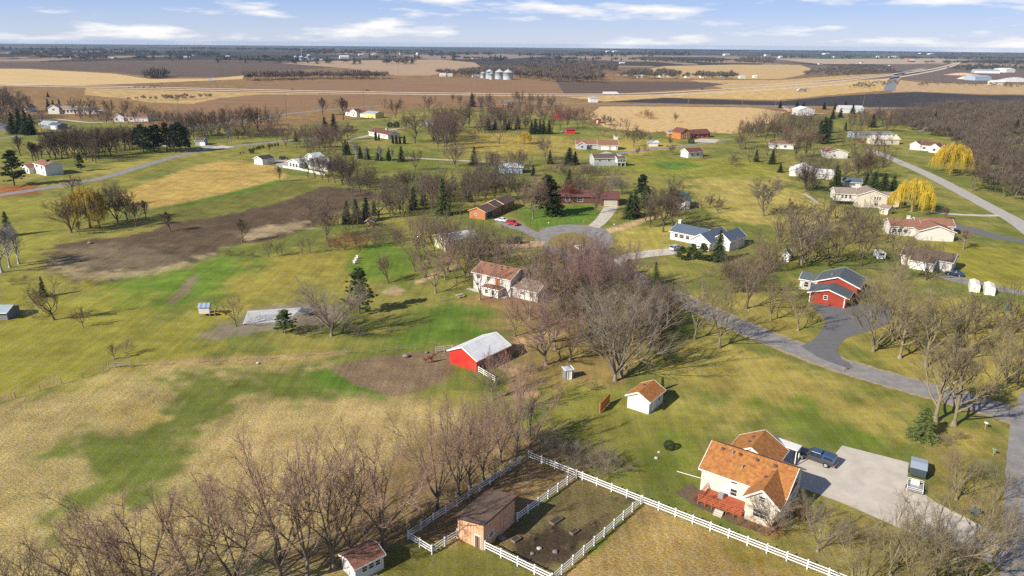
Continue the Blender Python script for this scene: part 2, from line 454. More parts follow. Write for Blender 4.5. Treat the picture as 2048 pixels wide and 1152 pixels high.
def ground_material():
    m = bpy.data.materials.new('ground_cover'); m.use_nodes = True
    t = m.node_tree; l = t.links.new; N = t.nodes.new
    b = t.nodes['Principled BSDF']; b.inputs['Roughness'].default_value = .95; b.inputs['Specular IOR Level'].default_value = .1
    at = N('ShaderNodeAttribute'); at.attribute_name = 'cover'
    ge = N('ShaderNodeNewGeometry')
    def noise(scale, detail, rough, st=(1, 1, 1), rot=0):
        mp = N('ShaderNodeMapping'); mp.inputs['Scale'].default_value = st; mp.inputs['Rotation'].default_value = (0, 0, rot)
        n = N('ShaderNodeTexNoise'); n.inputs['Scale'].default_value = scale; n.inputs['Detail'].default_value = detail; n.inputs['Roughness'].default_value = rough
        l(ge.outputs['Position'], mp.inputs[0]); l(mp.outputs[0], n.inputs['Vector']); return n.outputs[0]
    def rng(x, a, b_, f0=.3, f1=.7):
        r = N('ShaderNodeMapRange'); r.inputs['From Min'].default_value = f0; r.inputs['From Max'].default_value = f1
        for s, v in (('To Min', a), ('To Max', b_)):
            if isinstance(v, float): r.inputs[s].default_value = v
            else: l(v, r.inputs[s])
        l(x, r.inputs[0]); return r.outputs[0]
    def math_(op, a, b_):
        n = N('ShaderNodeMath'); n.operation = op
        for q, v in enumerate((a, b_)):
            if isinstance(v, float): n.inputs[q].default_value = v
            else: l(v, n.inputs[q])
        return n.outputs[0]
    al = at.outputs['Alpha']
    tuss = noise(2.3, 5, .7, (1, 1.9, 1), .7)
    fine = noise(5.5, 3, .7)
    patch = noise(.16, 5, .6)
    mow = noise(.9, 2, .5, (1, .07, 1), -.9)
    mow2 = noise(.9, 4, .6, (.10, 1, 1), .25)
    lo = math_('SUBTRACT', 1.0, math_('MULTIPLY', al, .58))
    hi = math_('ADD', 1.0, math_('MULTIPLY', al, .40))
    v = math_('MULTIPLY', rng(tuss, lo, hi), rng(fine, .70, 1.30))
    v = math_('MULTIPLY', v, rng(patch, .78, 1.22))
    v = math_('MULTIPLY', v, rng(mow, .88, 1.12))
    v = math_('MULTIPLY', v, rng(mow2, .92, 1.08))
    hs = N('ShaderNodeHueSaturation')
    l(at.outputs['Color'], hs.inputs['Color']); l(v, hs.inputs['Value'])
    l(rng(noise(.45, 4, .6), .488, .512), hs.inputs['Hue'])
    l(rng(noise(.8, 3, .6), .85, 1.12), hs.inputs['Saturation'])
    l(hs.outputs[0], b.inputs['Base Color'])
    bp = N('ShaderNodeBump'); bp.inputs['Distance'].default_value = .35
    l(math_('ADD', math_('MULTIPLY', al, .6), .15), bp.inputs['Strength']); l(math_('ADD', tuss, math_('MULTIPLY', fine, .25)), bp.inputs['Height']); l(bp.outputs[0], b.inputs['Normal'])
    return m
gm = ground_material()
me = np_mesh('ground', verts, quads, gm)
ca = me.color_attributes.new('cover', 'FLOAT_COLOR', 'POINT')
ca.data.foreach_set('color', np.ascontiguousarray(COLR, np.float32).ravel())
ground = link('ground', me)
tag(ground, kind='structure')
# ------------------------------------------------------------------ roads, drives, far fields
def spline(pts, n=8):
    P = [np.array(p, float) for p in pts]
    P = [2 * P[0] - P[1]] + P + [2 * P[-1] - P[-2]]
    o = []
    for q in range(1, len(P) - 2):
        p0, p1, p2, p3 = P[q - 1:q + 3]
        for s in range(n):
            t = s / n
            o.append(.5 * ((2 * p1) + (-p0 + p2) * t + (2 * p0 - 5 * p1 + 4 * p2 - p3) * t * t + (-p0 + 3 * p1 - 3 * p2 + p3) * t ** 3))
    o.append(P[-2])
    return o
def strip(name, px, width, z, mt, wob=.12, n=10, pts=None, parent=None):
    random.seed(len(name) + int(width * 10))
    c = spline(pts or [G(*p) for p in px], n)
    mb = MB()
    for q in range(len(c)):
        d = c[min(q + 1, len(c) - 1)] - c[max(q - 1, 0)]
        d = d / (np.linalg.norm(d) + 1e-9)
        nn = np.array([-d[1], d[0]])
        w0, w1_ = width / 2 + random.uniform(-wob, wob), width / 2 + random.uniform(-wob, wob)
        a, b = c[q] + nn * w0, c[q] - nn * w1_
        mb.v += [(a[0], a[1], z), (b[0], b[1], z)]
        if q: m = len(mb.v); mb.f.append((m - 4, m - 3, m - 1, m - 2))
    return tag(mb.build(name, mt, parent), kind='structure' if not parent else None)
def sheet(name, px, z, mt, wob=0.0, step=3.0, parent=None, smooth=False):
    """a flat patch with a slightly uneven outline"""
    random.seed(len(px) * 7 + int(px[0][0]))
    P = [np.array(G(*p)) for p in px]
    if smooth:
        P = spline(P + [P[0]], 6)[:-1]
    o = []
    for q in range(len(P)):
        a, b = P[q], P[(q + 1) % len(P)]
        k = max(1, min(60, int(np.linalg.norm(b - a) / step)))
        for s in range(k):
            p = a + (b - a) * s / k
            o.append((p[0] + random.uniform(-wob, wob), p[1] + random.uniform(-wob, wob), z))
    me = bpy.data.meshes.new(name)
    bm = bmesh.new()
    bm.faces.new([bm.verts.new(p) for p in o]); bmesh.ops.triangulate(bm, faces=bm.faces)
    bmesh.ops.recalc_face_normals(bm, faces=bm.faces)
    if bm.faces[:][0].normal.z < 0: bmesh.ops.reverse_faces(bm, faces=bm.faces)
    bm.to_mesh(me); bm.free(); me.materials.append(mt)
    return tag(link(name, me, parent), kind='structure' if not parent else None)

ASPH = mat('worn_asphalt', (.225, .215, .21), .9, .32, .45, .2, detail=10)
ASPD = mat('dark_asphalt', (.13, .13, .135), .9, .16, .7, .15, detail=8)
CONC = mat('concrete', (.47, .43, .37), .85, .2, .35, .08, detail=10)
GRAV = mat('gravel', (.40, .35, .29), .95, .2, 1.5, .2, detail=8)
HWY = mat('highway_concrete', (.55, .45, .36), .9, .1, .05)
TRACK = mat('sandy_track', (.42, .30, .17), .95, .2, 1.0, .1)

ROAD_MAIN = [(2075, 846), (2000, 822), (1900, 792), (1800, 765), (1700, 736), (1610, 704), (1500, 660), (1420, 625), (1340, 588), (1270, 556), (1215, 530), (1170, 508)]
SHLD = mat('gravel_shoulder', (.30, .235, .15), .95, .35, 1.2, .2)
strip('road_shoulder', ROAD_MAIN, 8.0, .010, SHLD, .35, 12)
strip('road', ROAD_MAIN, 6.2, .020, ASPH, .10)
strip('crossing_road', [(2130, 700), (2085, 790), (2066, 850), (2060, 930), (2058, 1010), (2056, 1100), (2060, 1220)], 6.0, .026, ASPH)
sheet('cul_de_sac', [(1082, 458), (1120, 450), (1160, 450), (1200, 456), (1222, 468), (1225, 485), (1215, 505), (1240, 540), (1205, 552), (1180, 540), (1130, 520), (1090, 498), (1070, 478)], .024, ASPH, .1, smooth=True)
sheet('lawn_island', [(1100, 475), (1130, 466), (1165, 468), (1180, 482), (1170, 500), (1130, 500), (1100, 490)], .040, mat('island_grass', (.22, .17, .055), .95, .3, 1.0, .2, hue=.02), .1, smooth=True)
strip('lane', [(-40, 396), (60, 381), (130, 370), (200, 357), (270, 337), (340, 316), (410, 300), (470, 292), (530, 286), (600, 279), (660, 274)], 6.0, .020, ASPH, n=6)
strip('village_lane', [(-60, 282), (40, 272), (100, 268), (160, 265)], 6.0, .02, ASPH, n=6)
strip('county_road', [(330, 262), (460, 245), (560, 230), (640, 221), (700, 216), (760, 212)], 7.0, .03, ASPH, n=6)
strip('willow_road', [(2110, 505), (2040, 448), (1990, 420), (1930, 388), (1870, 356), (1820, 333), (1780, 316), (1740, 300)], 6.5, .02, mat('pale_asphalt', (.36, .34, .31), .9, .12, .6, .1), n=6)
strip('frontage_road', [(1000, 200), (1130, 206), (1250, 209), (1400, 211), (1560, 213), (1700, 216), (1900, 219), (2150, 224)], 8.0, .03, ASPH, n=4, wob=.1)
strip('highway', [(-200, 165), (150, 171), (420, 177), (700, 183), (900, 186), (1100, 188), (1250, 187.5), (1400, 181), (1560, 171), (1700, 160), (1800, 148), (1870, 137), (1905, 128), (1915, 123)], 11, .06, HWY, n=6, wob=.2)
strip('highway_carriageway', [(-200, 168), (150, 174), (420, 180.5), (700, 186.5), (900, 189.5), (1100, 191.5), (1260, 191), (1420, 186), (1570, 177), (1700, 167), (1800, 154), (1880, 139), (1912, 129), (1921, 123)], 11, .06, HWY, n=6, wob=.2)
strip('slip_road', [(1420, 165), (1500, 170), (1600, 164), (1700, 157), (1790, 147), (1850, 138)], 9, .05, HWY, n=6, wob=.2)
strip('bypass_road', [(1780, 181), (1781, 172), (1786, 160), (1797, 149), (1818, 142), (1850, 135)], 16, .06, mat('blue_asphalt', (.20, .21, .23), .7, .08, .3), n=8, wob=.2)
strip('gravel_lane', [(795, 315), (840, 317), (900, 320), (960, 323), (1040, 325)], 4.0, .02, GRAV, n=6)
strip('meadow_lane', [(1230, 308), (1290, 300), (1360, 293), (1420, 284), (1465, 278)], 5.0, .02, ASPH, n=6)
strip('farm_lane', [(690, 283), (740, 270), (790, 258), (860, 247)], 4.0, .02, GRAV, n=6)
# drives
sheet('concrete_driveway', [(1556, 908), (1586, 893), (1664, 915), (1684, 891), (1817, 925), (1815, 962), (1870, 1004), (1960, 1050), (2040, 1085), (2042, 1150), (1990, 1130), (1890, 1092), (1790, 1052), (1690, 1008), (1600, 975), (1575, 960)], .016, CONC, .03)
sheet('asphalt_driveway', [(1602, 692), (1624, 682), (1642, 662), (1650, 645), (1644, 632), (1625, 610), (1690, 612), (1715, 606), (1771, 610), (1783, 628), (1776, 648), (1742, 661), (1703, 672), (1683, 684), (1676, 700), (1684, 718), (1700, 727), (1700, 737), (1640, 716)], .030, ASPD, .06, smooth=True)
sheet('concrete_driveway', [(1208, 414), (1238, 412), (1228, 428), (1212, 446), (1198, 456), (1176, 452), (1192, 438)], .028, CONC, .03)
sheet('gravel_driveway', [(985, 438), (1010, 436), (1040, 444), (1065, 460), (1090, 470), (1076, 478), (1040, 462), (1000, 450)], .030, ASPH, .05)
sheet('sandy_driveway', [(950, 505), (1000, 490), (1030, 484), (1090, 482), (1095, 492), (1040, 497), (990, 507), (955, 514)], .03, TRACK, .08)
sheet('concrete_driveway', [(1225, 520), (1250, 508), (1300, 500), (1350, 496), (1356, 508), (1300, 514), (1262, 520), (1240, 530)], .03, CONC, .03)
sheet('asphalt_driveway', [(1905, 447), (1950, 456), (2000, 470), (2060, 482), (2060, 488), (1990, 478), (1940, 466), (1905, 462)], .02, ASPD, .05)
sheet('gravel_driveway', [(1860, 548), (1915, 553), (1990, 570), (2060, 585), (2060, 593), (1980, 580), (1900, 562)], .02, ASPH, .05)
strip('garden_path', [(1608, 387), (1622, 396), (1636, 408)], 1.8, .02, GRAV)
strip('drive_lane', [(1862, 424), (1900, 428), (1960, 431), (2000, 431)], 3.0, .03, CONC)
sheet('concrete_driveway', [(1195, 308), (1212, 303), (1245, 311), (1225, 318)], .03, CONC, .03)
sheet('concrete_driveway', [(1380, 283), (1400, 277), (1440, 279), (1430, 286)], .03, CONC, .03)
sheet('concrete_driveway', [(398, 291), (440, 290), (470, 294), (450, 298), (410, 297)], .03, CONC, .03)
strip('drive_lane', [(110, 238), (140, 241), (180, 245), (230, 244), (290, 243)], 4.0, .02, CONC, n=5)
strip('gravel_lane', [(1560, 212), (1580, 221), (1600, 226), (1650, 227)], 7, .04, GRAV, n=5)
strip('gravel_lane', [(1840, 262), (1850, 252), (1842, 244), (1880, 242)], 4, .03, GRAV, n=5)
sheet('garage_apron', [(548, 322), (580, 318), (600, 332), (556, 335)], .02, GRAV, .05)

def field(name, px, col, z, var=.12, stretch=(.012, .16, 1), rot=0.0, wob=2.0):
    m = mat('soil_' + name + str(px[0][0]) + str(px[0][1]), col, .95, min(.5, var * 2.2), 1.0, 0, stretch=stretch, hue=.012, detail=8)
    for n in m.node_tree.nodes:
        if n.type == 'MAPPING': n.inputs['Rotation'].default_value = (0, 0, rot)
    return sheet(name, px, z, m, wob, 8.0)
field('ploughed_field', [(250, 246), (330, 222), (390, 207), (440, 196), (520, 189), (700, 189), (900, 193), (1000, 196), (960, 210), (760, 209), (640, 217), (560, 227), (460, 241), (330, 256)], (.225, .130, .058), .010)
field('ploughed_field', [(1210, 204), (1330, 196), (1560, 203), (1640, 195), (1720, 189), (1830, 184), (1960, 190), (2200, 192), (2250, 219), (1900, 216), (1700, 213), (1400, 208)], (.036, .031, .030), .012, .25, (.3, .03, 1), .3)
field('hay_meadow', [(1172, 232), (1200, 213), (1330, 213), (1500, 215), (1572, 224), (1560, 238), (1465, 268), (1390, 262), (1300, 264), (1220, 258)], (.50, .345, .15), .010, .15, (.2, .2, 1))
field('ploughed_field', [(480, 177), (500, 168), (640, 160), (780, 158), (1000, 157), (1110, 160), (1130, 186), (900, 185), (700, 181)], (.225, .130, .062), .014, .15)
field('ploughed_field', [(1110, 160), (1200, 163), (1350, 163), (1460, 166), (1400, 177), (1250, 186), (1130, 187)], (.105, .070, .048), .016, .18)
field('ploughed_field', [(-200, 126), (60, 125), (230, 121), (420, 119), (620, 124), (690, 134), (560, 141), (500, 153), (420, 155), (300, 153), (230, 145), (60, 136), (-200, 134)], (.105, .072, .048), .012, .15)
field('stubble_field', [(-200, 135), (60, 138), (225, 147), (300, 158), (420, 157), (490, 151), (485, 158), (300, 166), (180, 170), (40, 171), (-200, 160)], (.52, .375, .165), .014, .12)
field('stubble_field', [(560, 126), (690, 121), (880, 119), (950, 125), (960, 133), (860, 151), (790, 151), (700, 137)], (.36, .25, .155), .016, .1)
field('stubble_field', [(1230, 150), (1330, 132), (1470, 129), (1600, 130), (1625, 138), (1605, 150), (1560, 158), (1440, 158), (1330, 156)], (.46, .32, .14), .014, .12)
field('stubble_field', [(800, 110), (1000, 108), (1100, 112), (1010, 118), (860, 118)], (.25, .18, .14), .016, .1)
field('stubble_field', [(1560, 119), (1700, 116), (1880, 117), (1950, 120), (1830, 128), (1640, 128)], (.40, .30, .20), .016, .1)
field('ploughed_field', [(1826, 148), (1870, 143), (1990, 148), (2080, 152), (2100, 165), (1960, 168), (1850, 162), (1815, 158)], (.135, .100, .080), .016, .15)
field('winter_wheat_field', [(1560, 113), (1620, 111), (1790, 113), (1800, 117), (1640, 118)], (.07, .10, .06), .018, .1)
sheet('stream', [(415, 161), (420, 156.5), (427, 155), (429, 156), (423, 158.5), (420, 161.5)], .03, mat('water', (.10, .14, .19), .08, .05, 1, spec=.6), .5)
field('roadside_verge', [(170, 176), (420, 183), (700, 189), (640, 190), (520, 190), (440, 197), (385, 208), (300, 205), (240, 196), (170, 190)], (.42, .29, .115), .009, .3, (.1, .1, 1))
field('roadside_verge', [(1130, 194), (1300, 190), (1450, 180), (1600, 168), (1720, 160), (1800, 156), (1780, 180), (1640, 192), (1560, 200), (1330, 195), (1210, 203)], (.48, .33, .125), .009, .25, (.1, .1, 1))
field('roadside_verge', [(1785, 184), (1800, 160), (1850, 166), (2200, 172), (2200, 190), (1960, 188), (1830, 183)], (.42, .29, .15), .009, .25, (.1, .1, 1))
field('stubble_field', [(1380, 160), (1560, 160), (1700, 150), (1780, 147), (1600, 168), (1450, 178)], (.44, .30, .125), .008, .2, (.1, .1, 1))
# ------------------------------------------------------------------ buildings
WHITE = mat('white_trim', (.78, .77, .74), .6, .06, 3)
GLASS = mat('dark_glass', (.025, .03, .038), .12, .2, 1, spec=.6)
GREYM = mat('grey_metal', (.35, .36, .37), .5, .1, 3, metal=.4)
DARKM = mat('dark_metal', (.05, .05, .055), .5, .1, 3)
def siding(n, c): return banded('siding_' + n, c, .22, .25, 'Z', .07, 1.2)
def shingle(n, c, var=.22): return banded('shingle_' + n, c, .30, .35, 'Z', var, 1.9)
def metal(n, c): return banded('metal_' + n, c, .4, .3, 'X', .07, .5, .45, .5)
WALL = dict(white=siding('white', (.64, .63, .60)), cream=siding('cream', (.66, .60, .49)), umber=siding('umber', (.13, .065, .045)), grey=siding('grey', (.40, .42, .43)), beige=siding('beige', (.58, .53, .43)),
            red=banded('siding_red', (.50, .030, .022), .30, .5, 'X', .16, .6), rust=siding('rust', (.28, .042, .026)), brick=mat('brick', (.42, .17, .075), .9, .2, 3, .1), blue=siding('blue', (.30, .40, .50)),
            plank=mat('plank', (.66, .38, .235), .9, .22, 1.2, .1, stretch=(3, 3, .4)), log=siding('log', (.42, .17, .05)), yellow=siding('yellow', (.62, .52, .22)), lime=siding('lime', (.50, .50, .33)),
            tin=metal('tin', (.55, .56, .57)), dgrey=siding('dgrey', (.19, .20, .22)), paper=siding('paper', (.60, .58, .54)))
ROOF = dict(orange=shingle('orange', (.33, .140, .042), .5), brown=shingle('brown', (.21, .125, .085)), dkbrown=shingle('dkbrown', (.115, .082, .068)), maroon=shingle('maroon', (.135, .056, .048)),
            grey=shingle('grey', (.175, .17, .17)), teal=shingle('teal', (.085, .105, .115)), blue=shingle('blue', (.085, .115, .165)), white=banded('metal_white', (.66, .68, .70), .5, .6, 'X', .16, .4, .45, .5), green=metal('green', (.03, .16, .115)),
            taupe=shingle('taupe', (.25, .20, .165)), tin=metal('tin2', (.50, .53, .54)), black=shingle('black', (.05, .047, .05)), redb=shingle('redb', (.235, .115, .075), .3), tan=metal('tan', (.62, .57, .46)), steel=metal('steel', (.30, .36, .42)), felt=mat('felt', (.115, .080, .062), .9, .3, 1.0, .1))
LAND = []          # (short name, x, y) of the things a tree can be described by

def wall_mesh(w):
    x0, x1, y0, y1, h, ax, rise = w['x0'], w['x1'], w['y0'], w['y1'], w['h'], w['ax'], w['rise']
    z0 = w.get('z0', 0.0) - (0.0 if w.get('z0') else .05)
    mb = MB()
    xm, ym = (x0 + x1) / 2, (y0 + y1) / 2
    a, b, c, d = (x0, y0), (x1, y0), (x1, y1), (x0, y1)
    def face(p, q, top=None, hp=h, hq=h):
        pts = [(*p, z0), (*q, z0), (*q, hq)] + ([top] if top else []) + [(*p, hp)]
        mb.poly(pts)
    if ax == 'x':
        face(a, b); face(b, c, (x1, ym, h + rise)); face(c, d); face(d, a, (x0, ym, h + rise))
    elif ax == 'y':
        face(a, b, (xm, y0, h + rise)); face(b, c); face(c, d, (xm, y1, h + rise)); face(d, a)
    elif ax == 'shed':     # high along x1
        face(a, b, None, h, h + rise); face(b, c, None, h + rise, h + rise); face(c, d, None, h + rise, h); face(d, a)
    else:
        for p, q in ((a, b), (b, c), (c, d), (d, a)): face(p, q)
    return mb
def roof_mesh(w):
    x0, x1, y0, y1, h, ax, rise = w['x0'], w['x1'], w['y0'], w['y1'], w['h'], w['ax'], w['rise']
    o, r, t = w.get('oh', .45), w.get('rk', w.get('oh', .35)), .16
    mb = MB()
    def slab(p):
        q = [(a, b, c + t) for a, b, c in p]
        n = len(mb.v); k = len(p); mb.v += p + q
        mb.f += [tuple(n + e for e in reversed(range(k))), tuple(n + k + e for e in range(k))] + [(n + e, n + (e + 1) % k, n + k + (e + 1) % k, n + k + e) for e in range(k)]
    if ax == 'x':
        ym = (y0 + y1) / 2; s = rise / (ym - y0)
        slab([(x0 - r, y0 - o, h - s * o), (x1 + r, y0 - o, h - s * o), (x1 + r, ym, h + rise), (x0 - r, ym, h + rise)])
        slab([(x0 - r, ym, h + rise), (x1 + r, ym, h + rise), (x1 + r, y1 + o, h - s * o), (x0 - r, y1 + o, h - s * o)])
    elif ax == 'y':
        xm = (x0 + x1) / 2; s = rise / (xm - x0)
        slab([(x0 - o, y1 + r, h - s * o), (x0 - o, y0 - r, h - s * o), (xm, y0 - r, h + rise), (xm, y1 + r, h + rise)])
        slab([(xm, y1 + r, h + rise), (xm, y0 - r, h + rise), (x1 + o, y0 - r, h - s * o), (x1 + o, y1 + r, h - s * o)])
    elif ax == 'shed':
        s = rise / (x1 - x0)
        slab([(x0 - o, y0 - r, h - s * o), (x1 + o, y0 - r, h + rise + s * o), (x1 + o, y1 + r, h + rise + s * o), (x0 - o, y1 + r, h - s * o)])
    elif ax == 'flat':
        slab([(x0 - o, y0 - o, h), (x1 + o, y0 - o, h), (x1 + o, y1 + o, h), (x0 - o, y1 + o, h)])
    elif ax == 'hip':
        q = min(x1 - x0, y1 - y0) / 2; X0, X1, Y0, Y1 = x0 - o, x1 + o, y0 - o, y1 + o; q += o
        if x1 - x0 >= y1 - y0: r0, r1 = (X0 + q, (Y0 + Y1) / 2, h + rise), (X1 - q, (Y0 + Y1) / 2, h + rise)
        else: r0, r1 = ((X0 + X1) / 2, Y0 + q, h + rise), ((X0 + X1) / 2, Y1 - q, h + rise)
        c = [(X0, Y0, h), (X1, Y0, h), (X1, Y1, h), (X0, Y1, h)]
        if x1 - x0 >= y1 - y0: fs = [(c[0], c[1], r1, r0), (c[1], c[2], r1), (c[2], c[3], r0, r1), (c[3], c[0], r0)]
        else: fs = [(c[0], c[1], r0), (c[1], c[2], r1, r0), (c[2], c[3], r1), (c[3], c[0], r0, r1)]
        for q_ in fs: mb.poly(q_)
        mb.poly([c[3], c[2], c[1], c[0]])
    return mb
def fascia_mesh(w):
    x0, x1, y0, y1, h, ax, rise = w['x0'], w['x1'], w['y0'], w['y1'], w['h'], w['ax'], w['rise']
    o, r = w.get('oh', .45), w.get('rk', w.get('oh', .35))
    mb = MB(); T = .10
    if ax == 'x':
        ym = (y0 + y1) / 2; s = rise / (ym - y0); e = h - s * o + .05
        for yy in (y0 - o, y1 + o): mb.bar((x0 - r, yy, e), (x1 + r, yy, e), .07, .2)
        for xx in (x0 - r, x1 + r):
            mb.bar((xx, y0 - o, e), (xx, ym, h + rise + .05), .07, .24); mb.bar((xx, ym, h + rise + .05), (xx, y1 + o, e), .07, .24)
    elif ax == 'y':
        xm = (x0 + x1) / 2; s = rise / (xm - x0); e = h - s * o + .05
        for xx in (x0 - o, x1 + o): mb.bar((xx, y0 - r, e), (xx, y1 + r, e), .07, .2)
        for yy in (y0 - r, y1 + r):
            mb.bar((x0 - o, yy, e), (xm, yy, h + rise + .05), .07, .24); mb.bar((xm, yy, h + rise + .05), (x1 + o, yy, e), .07, .24)
    elif ax == 'shed':
        s = rise / (x1 - x0)
        for yy in (y0 - r, y1 + r): mb.bar((x0 - o, yy, h - s * o + .05), (x1 + o, yy, h + rise + s * o + .05), .06, .2)
        for xx, zz in ((x0 - o, h - s * o + .05), (x1 + o, h + rise + s * o + .05)): mb.bar((xx, y0 - r, zz), (xx, y1 + r, zz), .06, .2)
    else:
        for p, q in (((x0 - o, y0 - o), (x1 + o, y0 - o)), ((x1 + o, y0 - o), (x1 + o, y1 + o)), ((x0 - o, y0 - o), (x0 - o, y1 + o))):
            mb.bar((*p, h + .02), (*q, h + .02), .08, .2)
    return mb
def on_face(w, face, u, z, off):
    """a point on a wall and the wall's direction along it"""
    if face == 'f': return Vector((w['x0'] + u, w['y0'] - off, z)), Vector((1, 0, 0)), Vector((0, -1, 0))
    if face == 'r': return Vector((w['x1'] + off, w['y0'] + u, z)), Vector((0, 1, 0)), Vector((1, 0, 0))
    if face == 'l': return Vector((w['x0'] - off, w['y1'] - u, z)), Vector((0, -1, 0)), Vector((-1, 0, 0))
    return Vector((w['x1'] - u, w['y1'] + off, z)), Vector((-1, 0, 0)), Vector((0, 1, 0))
def window(root, w, face, u, z, ww, hh, frame=None, kind='window'):
    c, d, n = on_face(w, face, u, z, .0)
    up = Vector((0, 0, 1)); mb = MB(); t = .11
    for s in (-1, 1):
        mb.bar(c + d * (s * (ww / 2 + t / 2)) - up * (hh / 2 + t) + n * .03, c + d * (s * (ww / 2 + t / 2)) + up * (hh / 2 + t) + n * .03, .08, t, up=n)
        mb.bar(c - d * (ww / 2) + up * (s * (hh / 2 + t / 2)) + n * .03, c + d * (ww / 2) + up * (s * (hh / 2 + t / 2)) + n * .03, t, .08, up=n)
    if kind == 'window': mb.bar(c - d * (ww / 2) + n * .025, c + d * (ww / 2) + n * .025, .05, .05, up=n)
    f = mb.build(kind, frame or WHITE, root)
    p = MB(); q = n * .012
    p.poly([c - d * (ww / 2) - up * (hh / 2) + q, c + d * (ww / 2) - up * (hh / 2) + q, c + d * (ww / 2) + up * (hh / 2) + q, c - d * (ww / 2) + up * (hh / 2) + q])
    return f, p
def house(name, label, cat, A, B, wings, short=None, group=None, yaw=None):
    """A-B: the visible front base line in the photograph; wings are in metres in that frame"""
    a, b = G(*A), G(*B)
    rz = math.atan2(b[1] - a[1], b[0] - a[0]) if yaw is None else yaw
    root = empty(name, (a[0], a[1], 0), rz)
    tag(root, label, cat, group)
    LL = math.hypot(b[0] - a[0], b[1] - a[1])
    root['front'] = LL
    cx = cy = 0
    for q, w in enumerate(wings):
        w.setdefault('ax', 'x'); w.setdefault('rise', .4 * ((w['y1'] - w['y0']) if w['ax'] == 'x' else (w['x1'] - w['x0'])) / 2)
        wall_mesh(w).build('wall', WALL[w.get('wall', 'white')], root)
        r = roof_mesh(w).build('roof', ROOF[w.get('roof', 'brown')], root)
        if w.get('fascia', 'white') and w['ax'] != 'flat':
            fascia_mesh(w).build('fascia', WALL[w['fascia']] if w.get('fascia') in WALL and w.get('fascia') != 'white' else (WHITE if w.get('fascia', 'white') == 'white' else DARKM), r)
        for k in w.get('win', []):
            f, p = window(root, w, *k); p.build('pane', GLASS, f)
        for k in w.get('door', []):
            f, p = window(root, w, *k[:5], kind='door'); p.build('door_leaf', MATS[k[5]] if len(k) > 5 else WHITE, f)
        for k in w.get('garage', []):
            f, p = window(root, w, *k[:5], kind='garage_door')
            c, d, n = on_face(w, *k[:3], .02); ww, hh = k[3], k[4]
            for e in range(4):
                g = MB(); zc = c.z - hh / 2 + hh * (e + .5) / 4
                cc = Vector((c.x, c.y, zc))
                g.bar(cc - d * (ww / 2), cc + d * (ww / 2), hh / 4 - .02, .04, up=n)
                g.build('door_panel', MATS[k[5]] if len(k) > 5 else WHITE, f)
        for (vx, vy, kind) in w.get('vents', []):
            zr = w['h'] + w['rise'] * (1 - abs(vy - (w['y0'] + w['y1']) / 2) / ((w['y1'] - w['y0']) / 2)) if w['ax'] == 'x' else w['h'] + w['rise'] * (1 - abs(vx - (w['x0'] + w['x1']) / 2) / ((w['x1'] - w['x0']) / 2))
            if kind == 'pipe': MB().tube([(vx, vy, zr), (vx, vy, zr + .75)], .11, 8).build('vent_pipe', GREYM, r)
            elif kind == 'chimney': MB().box(vx - .45, vx + .45, vy - .45, vy + .45, zr - .6, zr + 1.3).box(vx - .55, vx + .55, vy - .55, vy + .55, zr + 1.3, zr + 1.42).build('chimney', WALL[w.get('chim', 'white')], r)
            else: MB().box(vx - .17, vx + .17, vy - .17, vy + .17, zr, zr + .34).box(vx - .22, vx + .22, vy - .22, vy + .22, zr + .34, zr + .40).build('roof_vent', ROOF['dkbrown'], r)
        cx += (w['x0'] + w['x1']) / 2; cy += (w['y0'] + w['y1']) / 2
    cx /= len(wings); cy /= len(wings)
    wx, wy = a[0] + cx * math.cos(rz) - cy * math.sin(rz), a[1] + cx * math.sin(rz) + cy * math.cos(rz)
    LAND.append((short or name.replace('_', ' '), wx, wy))
    return root
def W_(x0, x1, y0, y1, h, **k): return dict(x0=x0, x1=x1, y0=y0, y1=y1, h=h, **k)
def LEN(A, B):
    a, b = G(*A), G(*B); return math.hypot(b[0] - a[0], b[1] - a[1])

# --- the two-storey house with the orange roof
oh = house('house', 'cream sided house with orange shingle roof beside the concrete drive', 'house', (1401, 979), (1556, 1036), [
    W_(0, 11.4, 0, 8.0, 3.7, wall='cream', roof='orange', ax='x', rise=2.1, oh=.5, rk=.45,
       win=[('f', 4.6, 3.2, .8, .75), ('f', 6.9, 3.2, .8, .75), ('f', 4.7, 1.45, .85, 1.0), ('r', 2.2, 3.0, 1.0, 1.0), ('r', 5.6, 3.0, 1.0, 1.0), ('r', 3.5, 1.2, 1.0, 1.0)], door=[('f', 3.7, 1.35, .9, 2.0)],
       vents=[(1.5, 3.2, 'v'), (4.0, 3.2, 'v'), (6.4, 3.2, 'v'), (8.9, 3.2, 'v'), (3.0, 3.0, 'pipe'), (5.0, 1.5, 'pipe')]),
    W_(7.2, 11.38, -2.9, 4.0, 3.6, wall='cream', roof='orange', ax='y', rise=1.7, oh=.45, rk=.4, win=[('f', 2.1, 1.6, 1.8, 1.1), ('f', 2.1, 3.9, .7, .7)], vents=[(8.4, 1.0, 'v')]),
    W_(.9, 7.5, 7.8, 13.6, 2.7, wall='cream', roof='orange', ax='y', rise=1.9, oh=.5, rk=.3, garage=[('r', 1.7, 1.2, 2.3, 2.1), ('r', 4.3, 1.2, 2.3, 2.1)], vents=[(3.2, 11.5, 'v'), (3.2, 9.8, 'v')]),
], 'orange roofed house')
